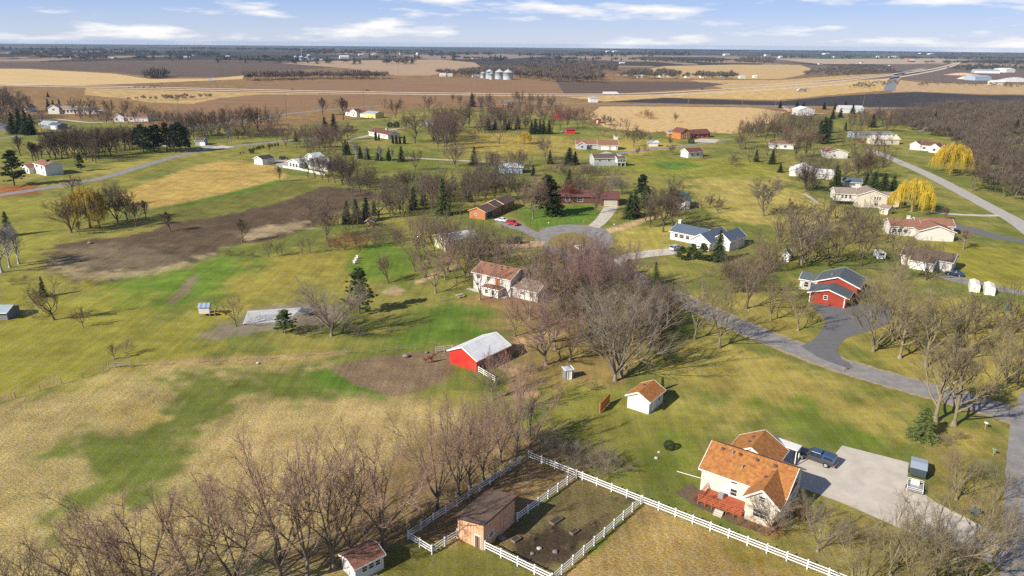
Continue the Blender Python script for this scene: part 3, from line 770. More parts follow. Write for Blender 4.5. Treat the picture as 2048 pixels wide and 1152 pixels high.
# its sun-bleached deck, rails and steps
DECK = mat('red_deck', (.38, .10, .045), .85, .25, 2, .05)
MULCH = mat('mulch', (.12, .085, .055), .95, .3, 2, .1)
for q in range(18):
    MB().box(1.0 + q * .34, 1.32 + q * .34, -3.6, -.05, .62, .68).build('deck_board', DECK, oh)
for q in range(7):
    x = 1.05 + q * 1.0; MB().bar((x, -3.55, .0), (x, -3.55, 1.65), .1, .1).build('rail_post', DECK, oh)
for zz in (1.0, 1.3, 1.62):
    MB().bar((1.0, -3.55, zz), (7.1, -3.55, zz), .06, .09).build('deck_rail', DECK, oh)
    MB().bar((1.02, -3.55, zz), (1.02, -.1, zz), .06, .09).build('deck_rail', DECK, oh)
for q in range(3): MB().box(3.6, 4.8, -4.0 - q * .3, -3.7 - q * .3, 0, .5 - q * .17).build('step', CONC, oh)
MB().box(3.0, 3.7, -1.4, -.8, .68, 1.4).build('air_conditioner', GREYM, oh)
MB().box(-.05, .07, -.07, -.01, 0, 3.7).build('downpipe', WHITE, oh)
MB().bar((0, 2.4, .3), (-4.6, 2.2, .10), .07).build('drain_pipe', WHITE, oh)
MB().poly([(-2.6, -3.0, .03), (1.0, -4.1, .03), (7.0, -4.8, .03), (11.2, -4.4, .03), (11.4, -3.0, .03), (1.0, -.2, .03), (-.2, -.2, .03), (-1.6, .6, .03)]).build('mulch_bed', MULCH, oh)
# white carport roof behind the garage wing
cp = MB()
cp.loft([[(4.6, 14.0, 2.95), (4.6, 14.0, 3.07), (4.6, 16.4, 2.8), (4.6, 16.4, 2.68)], [(9.2, 14.0, 2.75), (9.2, 14.0, 2.87), (9.2, 16.4, 2.6), (9.2, 16.4, 2.48)]]).build('carport_roof', WHITE, oh)
for x, y in ((9.0, 16.2), (9.0, 14.2), (4.9, 16.2)): MB().bar((x, y, 0), (x, y, 2.5), .12).build('carport_post', WHITE, oh)

# --- other buildings, each with its own frame
house('garden_shed', 'small white garden shed with orange shingle roof beside a red plank screen', 'shed', (1254, 815), (1297, 829), [
    W_(0, LEN((1254, 815), (1297, 829)), 0, 5.4, 2.5, wall='white', roof='orange', ax='y', rise=1.1, oh=.35, rk=.35, door=[('r', 1.6, 1.05, .9, 2.0)], win=[('r', 3.8, 1.5, .7, .7)], vents=[(1.4, 3.2, 'v')])], 'garden shed')
Lb = LEN((900, 725), (953, 745))
house('horse_barn', 'bright red barn with white metal roof beside the dirt paddock', 'barn', (900, 725), (953, 745), [
    W_(0, Lb, 0, 9.6, 2.7, wall='red', roof='white', ax='y', rise=1.6, oh=.5, rk=.35, door=[('r', 2.0, 1.2, 2.6, 2.4, 'dark_metal'), ('r', 6.0, 1.2, 2.6, 2.4, 'dark_metal')])], 'red barn')
ch = house('white_house', 'white two storey house with brown roof and red brick stripe near barn lawn', 'house', (947, 577), (1032, 597), [
    W_(0, 11.6, 0, 8.0, 4.6, wall='paper', roof='redb', ax='x', rise=1.7, win=[('f', 1.6, 3.7, 1.0, 1.1), ('f', 4.8, 3.7, .9, 1.0), ('f', 1.4, 1.5, .9, .7)], door=[('f', 3.0, 1.15, .9, 2.0)], vents=[(3.4, 3.0, 'v'), (5.0, 2.6, 'pipe'), (6.6, 3.2, 'v'), (8.3, 3.4, 'v'), (7.2, 2.4, 'v')]),
    W_(11.6, 19.2, .6, 7.6, 2.7, wall='paper', roof='taupe', ax='x', rise=1.4, win=[('f', 3.2, 1.6, 1.1, .7), ('f', 5.9, 1.6, 1.1, .7)]),
    W_(4.9, 9.6, -2.6, .0, 2.2, wall='paper', roof='redb', ax='hip', rise=.6, win=[('f', 1.2, 1.2, .9, 1.0), ('f', 3.2, 1.2, .9, 1.0)])], 'white two storey house')
MB().box(6.9, 8.3, -.03, .02, 2.4, 4.3).build('brick_panel', WALL['brick'], ch)
MB().box(-1.2, 11, -1.6, -.1, .01, .10).build('patio', CONC, ch)
La = LEN((916, 1077), (967, 1101))
ps = house('field_shelter', 'tall orange plank shelter with mono pitch roof inside the white fence', 'shed', (916, 1077), (967, 1101), [
    W_(0, La, 0, 6.9, 3.2, wall='plank', roof='felt', ax='shed', rise=.75, oh=.35, rk=.3, fascia='black', door=[('f', La - .9, .9, .8, 1.8, 'dark_metal'), ], win=[('r', 1.6, 1.5, 1.0, .6)])], 'orange plank shelter')
PL = WALL['plank']
for q in range(9):
    x = .25 + q * (La - .5) / 8
    MB().box(x - .03, x + .03, -.035, -.002, 0.0, 3.1 + .75 * x / La).build('batten', PL, ps)
for q in range(12):
    y = .3 + q * .575
    MB().box(La + .002, La + .035, y - .03, y + .03, 0, 3.85).build('batten', PL, ps)
MB().box(La + .03, La + .06, 4.3, 5.6, .1, 2.3).build('stable_door', PL, ps)
house('hen_house', 'little weathered white shed with rusty brown roof by the bare trunks', 'shed', (712, 1166), (768, 1137), [
    W_(0, LEN((712, 1166), (768, 1137)), 0, 3.2, 2.0, wall='white', roof='redb', ax='x', rise=.5, oh=.25, win=[('f', 1.2, 1.35, .6, .7), ('f', 2.1, 1.35, .6, .7), ('f', 3.0, 1.35, .6, .7)])], 'rusty roofed hen house')
house('tool_booth', 'narrow blue grey booth standing alone on the bare yard', 'shed', (1131, 760), (1146, 758), [
    W_(0, LEN((1131, 760), (1146, 758)), 0, 1.6, 2.0, wall='dgrey', roof='steel', ax='hip', rise=.4, oh=.12, door=[('f', .8, 1.0, .7, 1.8)])], 'blue grey booth')
house('machine_shed', 'pale green shed with grey metal roof behind the bare maples', 'shed', (869, 492), (890, 503), [
    W_(0, LEN((869, 492), (890, 503)) + .3, 0, 11, 3.4, wall='lime', roof='tin', ax='y', rise=1.2, oh=.5)], 'pale green shed')
Lc = LEN((939, 436), (964, 439))
house('ranch_house', 'long brick ranch house with stepped dark brown roof near the parked red car', 'house', (939, 436), (964, 439), [
    W_(0, 6.4, 0, 8.6, 2.9, wall='brick', roof='dkbrown', ax='y', rise=1.3, fascia='plank', win=[('f', 2.6, 1.7, .8, .6)], door=[('r', 3.6, 1.2, 4.6, 2.2, 'dark_metal')]),
    W_(.2, 6.2, 8.6, 14.4, 3.0, wall='brick', roof='dkbrown', ax='y', rise=1.35, fascia='plank', win=[('r', 2.4, 1.6, 2.2, 1.2)]),
    W_(0, 6.6, 14.4, 24.0, 3.15, wall='brick', roof='dkbrown', ax='y', rise=1.4, fascia='plank', win=[('r', 3, 1.6, 1.4, 1.0), ('r', 7, 1.6, 1.4, 1.0)])], 'brick ranch house')
house('ranch_house', 'low maroon roofed ranch house at the head of the concrete drive', 'house', (1120, 408), (1206, 409), [
    W_(0, 16, 1.5, 10, 2.8, wall='umber', roof='maroon', ax='x', rise=1.7, fascia='maroon', win=[('f', 3, 1.6, 1.6, 1.2), ('f', 8, 1.6, 2.2, 1.4)]),
    W_(16, 23.0, -2.5, 9, 2.8, wall='umber', roof='maroon', ax='x', rise=2.0, fascia='maroon', garage=[('f', 3.7, 1.2, 5.0, 2.2, 'concrete')])], 'maroon roofed house')
house('blue_roof_house', 'white house with slate blue roof and front gable beside pines', 'house', (1340, 478), (1402, 491), [
    W_(0, 11.5, 0, 8.5, 2.8, wall='white', roof='blue', ax='x', rise=1.7, win=[('f', 2.2, 1.6, 1.2, 1.1), ('f', 4.2, 1.6, 1.6, 1.1), ('f', 6.4, 1.6, 1.2, 1.1)], vents=[(.6, 4.6, 'chimney')]),
    W_(10.5, 17.0, -5.2, 7.5, 3.0, wall='white', roof='blue', ax='y', rise=2.1),
    W_(15.5, 21, 0, 10, 3.2, wall='white', roof='blue', ax='y', rise=2.0)], 'blue roofed house')
house('garage', 'detached garage with dark green metal roof and white door', 'garage', (1345, 417), (1379, 419), [
    W_(0, LEN((1345, 417), (1379, 419)), 0, 9.0, 3.2, wall='dgrey', roof='green', ax='y', rise=1.9, fascia='green', garage=[('f', 3.0, 1.4, 3.2, 2.6)], win=[('r', 3, 1.6, 1, 1)])], 'green roofed garage')
house('ranch_house', 'grey ranch house with twin white garage doors on meadow lane', 'house', (1152, 298), (1223, 299), [
    W_(0, 15, 1.5, 10, 2.8, wall='grey', roof='redb', ax='x', rise=1.9, win=[('f', 5, 1.6, 1.5, 1.2), ('f', 9, 1.6, 1.5, 1.2)]),
    W_(1, 6.4, -1.5, 3.5, 2.8, wall='grey', roof='redb', ax='y', rise=1.6, win=[('f', 2.6, 1.6, 1.4, 1.2)]),
    W_(13, 25, -2.5, 8, 2.9, wall='grey', roof='redb', ax='x', rise=2.2, garage=[('f', 4.2, 1.25, 4.6, 2.3), ('f', 9.4, 1.25, 2.6, 2.3)])], 'grey ranch house')
dk = house('bungalow', 'grey bungalow with white raised sun porch above the meadow', 'house', (1188, 332), (1235, 331), [
    W_(0, 13.0, 0, 8.5, 4.0, wall='grey', roof='dkbrown', ax='x', rise=1.6, win=[('f', 3, 2.8, 1.2, 1.1), ('f', 8, 2.8, 1.2, 1.1)]),
    W_(11.5, 16.0, -3.2, 1.5, 4.0, z0=1.8, wall='white', roof='dkbrown', ax='x', rise=.9, win=[('f', .8, 3.0, 1.0, 1.5), ('f', 2.2, 3.0, 1.0, 1.5), ('f', 3.6, 3.0, 1.0, 1.5), ('r', 2.2, 3.0, 2.4, 1.5)])], 'bungalow with the sun porch')
for x in (11.6, 13.7, 15.9): MB().bar((x, -3.1, 0), (x, -3.1, 1.85), .18).build('porch_post', WHITE, dk)
house('cottage', 'white cottage with maroon roof and leafless hedge on the slope', 'house', (1361, 313), (1376, 316), [
    W_(0, LEN((1361, 313), (1376, 316)), 0, 11, 3.2, wall='white', roof='maroon', ax='y', rise=1.6, win=[('r', 3, 1.6, 1.2, 1.1), ('r', 7, 1.6, 1.2, 1.1)])], 'maroon roofed cottage')
house('log_house', 'orange brown log house with long maroon roof by tan meadow', 'house', (1361, 279), (1379, 278), [
    W_(0, 8, 0, 10, 4.6, wall='log', roof='maroon', ax='y', rise=2.4, fascia='log', win=[('f', 2.2, 3.4, 1.3, 1.1), ('f', 5.6, 3.4, 1.3, 1.1), ('f', 2.2, 1.4, 1.3, 1.0), ('f', 5.6, 1.4, 1.3, 1.0)]),
    W_(8, 26, 1.5, 10, 3.2, wall='rust', roof='maroon', ax='x', rise=2.2, fascia='log', win=[('f', 3, 1.6, 2, 1.4), ('f', 8, 1.6, 2, 1.4)], garage=[('f', 13.5, 1.3, 4.5, 2.3, 'siding_rust')])], 'log house')
house('lean_to', 'open brown lean-to with tin roof beside the log house', 'shed', (1337, 274), (1353, 274), [W_(0, LEN((1337, 274), (1353, 274)), 0, 6, 2.4, wall='log', roof='steel', ax='x', rise=.6)], 'brown lean-to')
house('utility_shed', 'small white metal shed on the lawn below the log house', 'shed', (1298, 293), (1316, 293), [W_(0, LEN((1298, 293), (1316, 293)), 0, 5, 2.6, wall='white', roof='white', ax='x', rise=.7)], 'white metal shed')
house('utility_shed', 'tiny white shed with dark roof at the meadow corner', 'shed', (1229, 279), (1236, 279), [W_(0, LEN((1229, 279), (1236, 279)), 0, 3, 2.4, wall='white', roof='dkbrown', ax='x', rise=.7)], 'tiny white shed')
house('barn', 'dark red barn with red roof among bare trees', 'barn', (1112, 237), (1133, 237), [W_(0, LEN((1112, 237), (1133, 237)), 0, 10, 3.6, wall='red', roof='maroon', ax='x', rise=2.4, fascia='red')], 'dark red barn')
house('utility_shed', 'red shed with white door at the edge of tan meadow', 'shed', (1190, 247), (1202, 247), [W_(0, LEN((1190, 247), (1202, 247)), 0, 7, 3.4, wall='rust', roof='brown', ax='y', rise=1.1, door=[('f', 1.6, 1.3, 1.4, 2.4)])], 'red shed by the meadow')
house('utility_shed', 'low red shed beside parked machinery behind the spruces', 'shed', (1133, 268), (1150, 268), [W_(0, LEN((1133, 268), (1150, 268)), 0, 6, 3.0, wall='red', roof='maroon', ax='x', rise=.8, fascia='red')], 'low red shed')
house('ranch_house', 'long white ranch house with maroon roof and columnar evergreens', 'house', (738, 271), (790, 281), [
    W_(0, 25, 0, 9, 2.9, wall='white', roof='maroon', ax='x', rise=1.9, win=[('f', 3, 1.6, 1.4, 1), ('f', 8, 1.6, 2.4, 1.4), ('f', 14, 1.6, 1.4, 1), ('f', 20, 1.6, 1.4, 1), ('r', 3, 1.7, 1.2, 1.2), ('r', 6, 1.7, 1.2, 1.2)], vents=[(16, 4.5, 'chimney')])], 'long white ranch house')
house('farmhouse', 'white farmhouse with maroon roof and double gable by power pole', 'house', (691, 231), (722, 234), [
    W_(0, 24, 0, 10, 3.2, wall='white', roof='maroon', ax='x', rise=2.0, win=[('f', 3, 1.7, 1.5, 1.2), ('f', 7, 1.7, 1.5, 1.2)]),
    W_(10, 18, -3, 4, 4.4, wall='white', roof='maroon', ax='y', rise=2.0, win=[('f', 2.4, 3.2, 1.2, 1.2), ('f', 5.6, 3.2, 1.2, 1.2), ('f', 4, 1.4, 2, 1.2)])], 'maroon roofed farmhouse')
house('pole_barn', 'yellow pole barn with pale blue metal roof', 'barn', (728, 235), (751, 237), [W_(0, LEN((728, 235), (751, 237)), 0, 10, 3.8, wall='yellow', roof='steel', ax='x', rise=1.4)], 'yellow pole barn')
house('garage', 'white garage with black shingle roof beside the golden field', 'garage', (509, 328), (531, 331), [
    W_(0, 6.4, 0, 7.6, 2.9, wall='white', roof='black', ax='y', rise=1.3, garage=[('r', 2.2, 1.2, 2.6, 2.2)], door=[('r', 6.4, 1.05, .9, 2.0)])], 'black roofed garage')
house('villa', 'white house with glazed sun room inside a white paling fence', 'house', (577, 334), (612, 340), [
    W_(0, 9, 0, 7, 2.8, wall='white', roof='tin', ax='y', rise=1.6, win=[('f', 2, 1.4, 1.4, 1.6), ('f', 4.4, 1.4, 1.4, 1.6), ('f', 6.8, 1.4, 1.4, 1.6)]),
    W_(5, 12, 7, 13, 5.2, wall='white', roof='tin', ax='y', rise=1.6, win=[('f', 3.5, 4.2, 1.4, 1.2)]),
    W_(10, 26, 4, 13, 3.2, wall='white', roof='grey', ax='x', rise=2.0)], 'sun room house')
house('garage', 'pale blue garage at the end of its concrete drive', 'garage', (391, 291), (407, 291), [W_(0, LEN((391, 291), (407, 291)), 0, 8, 2.8, wall='blue', roof='dkbrown', ax='x', rise=1.2, garage=[('f', 4.2, 1.2, 3, 2.2)])], 'pale blue garage')
house('cottage', 'white cottage glimpsed between the tall pines', 'house', (325, 293), (344, 293), [W_(0, LEN((325, 293), (344, 293)), 0, 8, 3, wall='white', roof='grey', ax='y', rise=1.6, win=[('f', 3, 1.6, 1.6, 1.4)])], 'white cottage among pines')
house('split_level_house', 'white split level house with rust brown roof beside the lane', 'house', (46, 344), (76, 352), [
    W_(0, 8, 0, 7, 2.6, wall='white', roof='redb', ax='y', rise=1.3, win=[('f', 6, 1.3, 1.4, 1.6)]),
    W_(8, 20, 2.5, 10, 4.8, wall='white', roof='redb', ax='x', rise=1.2, win=[('f', 8.5, 3.6, 1.6, 1.2), ('f', 9.0, 1.1, 1.2, .8), ('f', 3, 3.6, 1.6, 1.2)])], 'rust roofed split level')
house('villa', 'large white farmhouse with taupe roof and row of porch windows', 'house', (112, 228), (146, 228), [
    W_(0, 26, 2, 12, 3.6, wall='white', roof='taupe', ax='x', rise=2.6, win=[(f_, x, 2.0, 1.7, 2.0) for f_, x in (('f', 6), ('f', 9), ('f', 12), ('f', 15), ('f', 18))], vents=[(11, 5, 'chimney')]),
    W_(-6, 3, 0, 12, 5.0, wall='white', roof='taupe', ax='y', rise=2.6, win=[('f', 4.5, 3.8, 1.6, 1.4)]),
    W_(26, 34, 3, 11, 2.2, wall='white', roof='white', ax='flat', rise=.3)], 'taupe roofed farmhouse')
house('house', 'white house with dark brown roof and twin front gables behind the bare grove', 'house', (227, 243), (246, 243), [
    W_(0, 8, 0, 9, 3.4, wall='white', roof='brown', ax='y', rise=2.4, win=[('f', 2.4, 1.6, 1.3, 1.4)], door=[('f', 5.2, 1.3, 1.0, 2.2)]),
    W_(8, 26, 1.5, 10, 3.2, wall='white', roof='brown', ax='x', rise=2.2, win=[('f', 5, 1.6, 1.6, 1.2)])], 'twin gabled house')
house('house', 'dark slate house with blue grey roof below the power pole', 'house', (80, 256), (112, 258), [
    W_(0, 14, 0, 8, 3.0, wall='dgrey', roof='steel', ax='x', rise=1.8, win=[('f', 3, 1.5, 1.6, 1.2)]),
    W_(11, 20, -2, 6, 2.8, wall='dgrey', roof='blue', ax='x', rise=1.4, garage=[('f', 4.5, 1.2, 4.5, 2.2)])], 'slate blue roofed house')
house('house', 'small white gabled house between bare trees and dark spruces', 'house', (48, 224), (61, 224), [W_(0, LEN((48, 224), (61, 224)), 0, 10, 3.6, wall='white', roof='taupe', ax='y', rise=2.4, win=[('f', 3, 2, 1.6, 1.6)])], 'small gabled house')
house('house', 'grey roofed house cut by the photo edge beyond the far lane', 'house', (-14, 262), (12, 262), [W_(0, LEN((-14, 262), (12, 262)), 0, 9, 2.8, wall='dgrey', roof='blue', ax='x', rise=1.6)], 'edge house')
rh = house('red_house', 'brick red house with teal shingle roofs and white square window', 'house', (1618, 604), (1690, 617), [
    W_(0, LEN((1618, 604), (1690, 617)), 0, 6.4, 2.7, wall='rust', roof='teal', ax='y', rise=1.3, oh=.7, rk=.5, win=[('f', 3.6, 1.9, .8, .9)], vents=[(3.2, 3.4, 'v'), (3.6, 4.2, 'v')]),
    W_(.3, 9.6, 6.4, 15.6, 3.9, wall='rust', roof='teal', ax='y', rise=1.8, oh=.7, rk=.5, vents=[(3.0, 9.0, 'pipe'), (3.8, 12.0, 'v'), (4.2, 13.4, 'v'), (3.0, 11.0, 'v')]),
    W_(-4.4, .6, 9.5, 15.4, 2.8, wall='paper', roof='teal', ax='x', rise=1.0, win=[('f', 1.6, 1.5, 1.0, 1.3), ('f', 3.2, 1.5, 1.0, 1.3)])], 'brick red house')
for q, (x, y) in enumerate(((0, -.03), (7.9, -.03))): MB().box(x - .08, x + .1, y - .06, y, 0, 2.6).build('corner_board', WHITE, rh)
bh = house('split_level_house', 'beige split level house with taupe roofs beside the yellow willow', 'house', (1712, 414), (1760, 416), [
    W_(0, 11, 0, 10, 4.8, wall='beige', roof='taupe', ax='y', rise=2.0, win=[('f', 6.5, 3.8, .6, 1.1), ('f', 7.4, 3.8, .6, 1.1), ('f', 8.3, 3.8, .6, 1.1), ('f', 6.8, 1.4, .6, .9), ('f', 7.7, 1.4, .6, .9)]),
    W_(-7.5, .5, 3, 11, 4.6, z0=1.6, wall='paper', roof='taupe', ax='x', rise=1.7, win=[('f', 2.6, 3.4, .8, 1.2), ('f', 4.0, 3.4, .8, 1.2), ('f', 5.6, 3.4, .8, 1.2)]),
    W_(10.6, 17, 4, 12, 3.4, wall='beige', roof='taupe', ax='x', rise=1.6)], 'beige split level house')
house('utility_shed', 'little beige garden shed with brown roof under the yellow willow', 'shed', (1758, 427), (1775, 430), [W_(0, LEN((1758, 427), (1775, 430)), 0, 3.4, 2.4, wall='beige', roof='taupe', ax='x', rise=.9)], 'beige garden shed')
house('ranch_house', 'white panelled ranch house with tan brown roof and white chimney', 'house', (1836, 480), (1893, 483), [
    W_(0, 10.6, 0, 9, 3.2, wall='paper', roof='redb', ax='y', rise=1.9, oh=.5),
    W_(-7.4, 2, 5, 13, 3.2, wall='paper', roof='redb', ax='x', rise=1.6, win=[('f', 1.2, 1.7, 1.1, 1.2), ('f', 3.0, 1.7, 1.3, 1.2), ('f', 4.8, 1.7, 1.3, 1.2)], vents=[(-1.0, 9.6, 'chimney')]),
    W_(2, 13.5, 9, 16, 3.2, wall='paper', roof='redb', ax='x', rise=1.7)], 'white chimney house')
house('ranch_house', 'taupe roofed white house half hidden behind tall bare trunks', 'house', (1800, 528), (1888, 543), [
    W_(0, 13, 0, 8, 3.0, wall='paper', roof='dkbrown', ax='x', rise=1.5, win=[('f', 3, 1.6, 1.4, 1.1)]),
    W_(3, 9, -3.0, 1.0, 2.6, wall='paper', roof='dkbrown', ax='x', rise=1.0, garage=[('f', 3, 1.2, 3.0, 2.1)])], 'half hidden white house')
house('garden_shed', 'white barn style garden shed with double doors and dark roof', 'shed', (1563, 522), (1577, 524), [W_(0, LEN((1563, 522), (1577, 524)), 0, 3.6, 2.2, wall='white', roof='teal', ax='y', rise=.9, oh=.2, rk=.2, door=[('f', .75, .95, .55, 1.8), ('f', 1.45, .95, .55, 1.8)])], 'white double door shed')
house('house', 'white house with brown roof above the reddish garden beds', 'house', (1638, 309), (1655, 315), [
    W_(0, 10, 0, 9, 3.2, wall='white', roof='redb', ax='x', rise=1.8, win=[('f', 2, 1.6, 1.3, 1.2), ('f', 5, 1.6, 1.6, 1.2)]),
    W_(7, 15, -1.5, 10, 3.4, wall='white', roof='redb', ax='x', rise=1.7, win=[('f', 3, 1.7, 1.6, 1.2), ('r', 4, 1.6, 1.2, 1.2)])], 'brown roofed house by garden beds')
house('quonset_barn', 'white sheeted low building behind the dark leafless tree', 'barn', (1587, 352), (1645, 356), [
    W_(-2, 9, 0, 12, 2.6, wall='white', roof='white', ax='y', rise=2.4), W_(9, 18, -3, 6, 2.6, wall='white', roof='white', ax='x', rise=1.4)], 'white sheeted building')
house('bungalow', 'small grey bungalow with blue grey roof between the spruces', 'house', (1685, 378), (1722, 380), [W_(0, LEN((1685, 378), (1722, 380)), 0, 8, 3.2, wall='paper', roof='blue', ax='x', rise=1.2, win=[('f', 4, 2.2, 1.8, .9)])], 'small grey bungalow')
house('stable_block', 'long low blue grey stable block with many white doors', 'barn', (1708, 276), (1784, 276), [
    W_(0, LEN((1708, 276), (1784, 276)), 0, 9, 2.8, wall='blue', roof='grey', ax='x', rise=1.2, door=[('f', 14 + q * 3.2, 1.2, 1.5, 2.2) for q in range(6)])], 'long stable block')
house('metal_barn', 'beige metal barn with pale roof in front of stable block', 'barn', (1733, 286), (1748, 290), [W_(0, 7, 0, 18, 3.4, wall='beige', roof='tan', ax='y', rise=1.5, win=[('r', 13, 1.8, 1.2, 1.0)])], 'beige metal barn')
house('ranch_house', 'white house with red brown roof above the weeping golden willow', 'house', (1816, 299), (1870, 305), [
    W_(0, 6, 2, 10, 3.2, wall='white', roof='maroon', ax='y', rise=1.8), W_(5, 16, 3, 11, 3.2, wall='white', roof='maroon', ax='x', rise=1.9, win=[('f', 3, 1.6, 2, 1.2)]),
    W_(13, 19, -2, 5, 3.2, wall='white', roof='maroon', ax='y', rise=2.0, win=[('f', 3, 1.8, 1.6, 1.4)]), W_(18, 25, 0, 11, 3.0, wall='white', roof='maroon', ax='x', rise=1.8)], 'red brown roofed house')
house('machine_hall', 'white gabled machine hall beside the orange lorry', 'barn', (1597, 231), (1628, 231), [W_(0, LEN((1597, 231), (1628, 231)), 0, 14, 5, wall='tin', roof='white', ax='y', rise=2.4, garage=[('f', 6, 2, 5, 4)])], 'white machine hall')
house('machine_hall', 'wide warehouse with pale green metal roof behind evergreens', 'barn', (1680, 226), (1726, 227), [W_(0, LEN((1680, 226), (1726, 227)), 0, 16, 4.4, wall='tin', roof='tin', ax='x', rise=2.2)], 'pale green roofed warehouse')
house('garage', 'blue grey garage with hipped grey roof among oaks', 'garage', (998, 346), (1045, 347), [W_(0, 11.5, 0, 8, 2.9, wall='blue', roof='tin', ax='hip', rise=1.5)], 'blue grey hipped garage')
house('warehouse', 'long dark blue metal warehouse in the far yard', 'warehouse', (1950, 161), (1982, 161), [W_(0, LEN((1950, 161), (1982, 161)), 0, 30, 6, wall='blue', roof='steel', ax='x', rise=3)], 'dark blue warehouse')
house('warehouse', 'long grey metal warehouse beyond the gravel heaps', 'warehouse', (1948, 146), (2000, 147), [W_(0, LEN((1948, 146), (2000, 147)), 0, 40, 6, wall='tin', roof='steel', ax='x', rise=3)], 'long grey warehouse')
house('warehouse', 'white metal hall beyond the long grey warehouse', 'warehouse', (2012, 145), (2030, 145), [W_(0, LEN((2012, 145), (2030, 145)), 0, 40, 8, wall='white', roof='white', ax='x', rise=3)], 'white far hall')
house('fuel_station', 'pale blue roadside station canopy beside the highway', 'station', (1180, 205), (1196, 205), [W_(0, LEN((1180, 205), (1196, 205)), 0, 10, 4.5, wall='white', roof='steel', ax='hip', rise=2)], 'roadside station')
house('bungalow', 'brown roofed bungalow half hidden among trees below the highway', 'house', (978, 214), (1015, 215), [W_(0, LEN((978, 214), (1015, 215)), 0, 10, 3, wall='brick', roof='brown', ax='x', rise=1.8)], 'brown roofed bungalow')
house('cottage', 'pale house half hidden beneath the reddish maples', 'house', (1539, 297), (1590, 299), [W_(0, 14, 0, 9, 3, wall='paper', roof='brown', ax='x', rise=1.6, win=[('f', 4, 1.6, 1.6, 1.2), ('f', 9, 1.6, 1.6, 1.2)])], 'pale house beneath maples')
house('cottage', 'white house glimpsed behind the tall clump of maples', 'house', (851, 252), (876, 252), [W_(0, 16, 0, 9, 3, wall='white', roof='taupe', ax='x', rise=1.8)], 'white house behind the clump')
house('equipment_shed', 'rounded blue grey shed cut by the photo edge on the lawn', 'shed', (-24, 640), (16, 640), [W_(0, LEN((-24, 640), (16, 640)), 0, 4.5, 1.9, wall='dgrey', roof='steel', ax='x', rise=.8)], 'blue grey edge shed')
house('tan_hut', 'tiny tan wooden hut beside the dark spruces', 'shed', (732, 453), (746, 453), [W_(0, LEN((732, 453), (746, 453)), 0, 2.4, 1.9, wall='plank', roof='redb', ax='y', rise=.7)], 'tan hut')
# far farms: plain white farm buildings, each one a thing
FAR_B = [(96, 108, 10, 'white'), (205, 117, 9, 'white'), (222, 118, 7, 'cream'), (12, 108, 7, 'white'), (368, 116, 12, 'white'), (385, 112, 6, 'white'), (452, 114, 8, 'white'), (620, 120, 14, 'white'), (640, 121, 7, 'white'), (680, 117, 18, 'white'), (718, 111, 9, 'white'), (745, 110, 7, 'white'),
         (800, 109, 7, 'white'), (835, 109, 14, 'white'), (880, 153, 12, 'white'), (896, 153, 9, 'white'), (932, 117, 6, 'white'), (945, 118, 5, 'white'), (945, 155, 14, 'tin'), (1240, 128, 10, 'blue'), (1275, 156, 10, 'white'), (1320, 155, 8, 'white'), (1336, 154, 8, 'white'), (1372, 156, 7, 'white'), (1402, 156, 6, 'white'), (1444, 154, 8, 'blue'), (1480, 157, 11, 'white'),
         (1214, 104, 6, 'white'), (1228, 104, 8, 'white'), (1450, 111, 10, 'white'), (1532, 112, 9, 'white'), (1560, 116, 9, 'tin'), (1650, 109, 10, 'white'), (1668, 115, 5, 'white'), (1638, 129, 7, 'beige'), (1722, 127, 6, 'tin'), (1760, 115, 14, 'tin'), (1784, 116, 12, 'white'), (1820, 124, 10, 'rust'), (1756, 142, 6, 'white'), (1772, 134, 9, 'white'), (1842, 108, 8, 'white'), (1860, 109, 8, 'white'), (1985, 170, 24, 'tan'), (1508, 156, 6, 'white')]
SIDE = ['beyond the dark ploughed field', 'past the stubble field', 'near the far wood', 'by the distant tree line']
for q, (x, y, w, c) in enumerate(FAR_B):
    random.seed(q)
    A, B = (x, y), (x + w, y)
    Lw = LEN(A, B); hh = min(7.5, max(3.5, Lw * .22))
    word = {'white': 'white', 'cream': 'cream', 'tin': 'silver', 'blue': 'pale blue', 'beige': 'beige', 'rust': 'red', 'tan': 'pale'}[c]
    r = house('farm_building', 'x', 'farm building', A, B, [W_(0, Lw, 0, min(30, max(8, Lw * .5)), hh, wall=c if c in WALL else 'beige', roof=random.choice(['white', 'tin', 'grey', 'white']), ax='x', rise=hh * .5)], 'far farm', 'farm buildings out on the plain')
    LAND.pop()
    r['label'] = 'tmp'; r['far'] = q
# ------- grain bins
BIN = banded('galvanised_wall', (.46, .53, .58), .8, .4, 'Z', .10, .8, .38, .6)
BINR = mat('galvanised_roof', (.55, .62, .66), .35, .08, 1, metal=.3)
def grain_bin(px, py, wpx, top, label, leg=False):
    x, y = G(px, py)
    r = LEN((px - wpx / 2, py), (px + wpx / 2, py)) / 2
    h = height_at(px, py, top)
    t = tag(empty('grain_bin', (x, y, 0)), label, 'grain bin', 'galvanised grain bins')
    hw = h - r * .62
    MB().lathe([(r * 1.0, 0), (r, hw), (r * 1.02, hw), (r * 1.02, hw + .15)], 28).build('bin_wall', BIN, t, smooth=True)
    MB().lathe([(r * 1.05, hw), (r * .5, hw + r * .32), (r * .08, h - .6), (r * .08, h), (0, h)], 28).build('bin_roof', BINR, t)
    MB().box(-.6, .6, -r - .12, -r + .05, .3, 2.4).build('bin_door', GREYM, t)
    return t
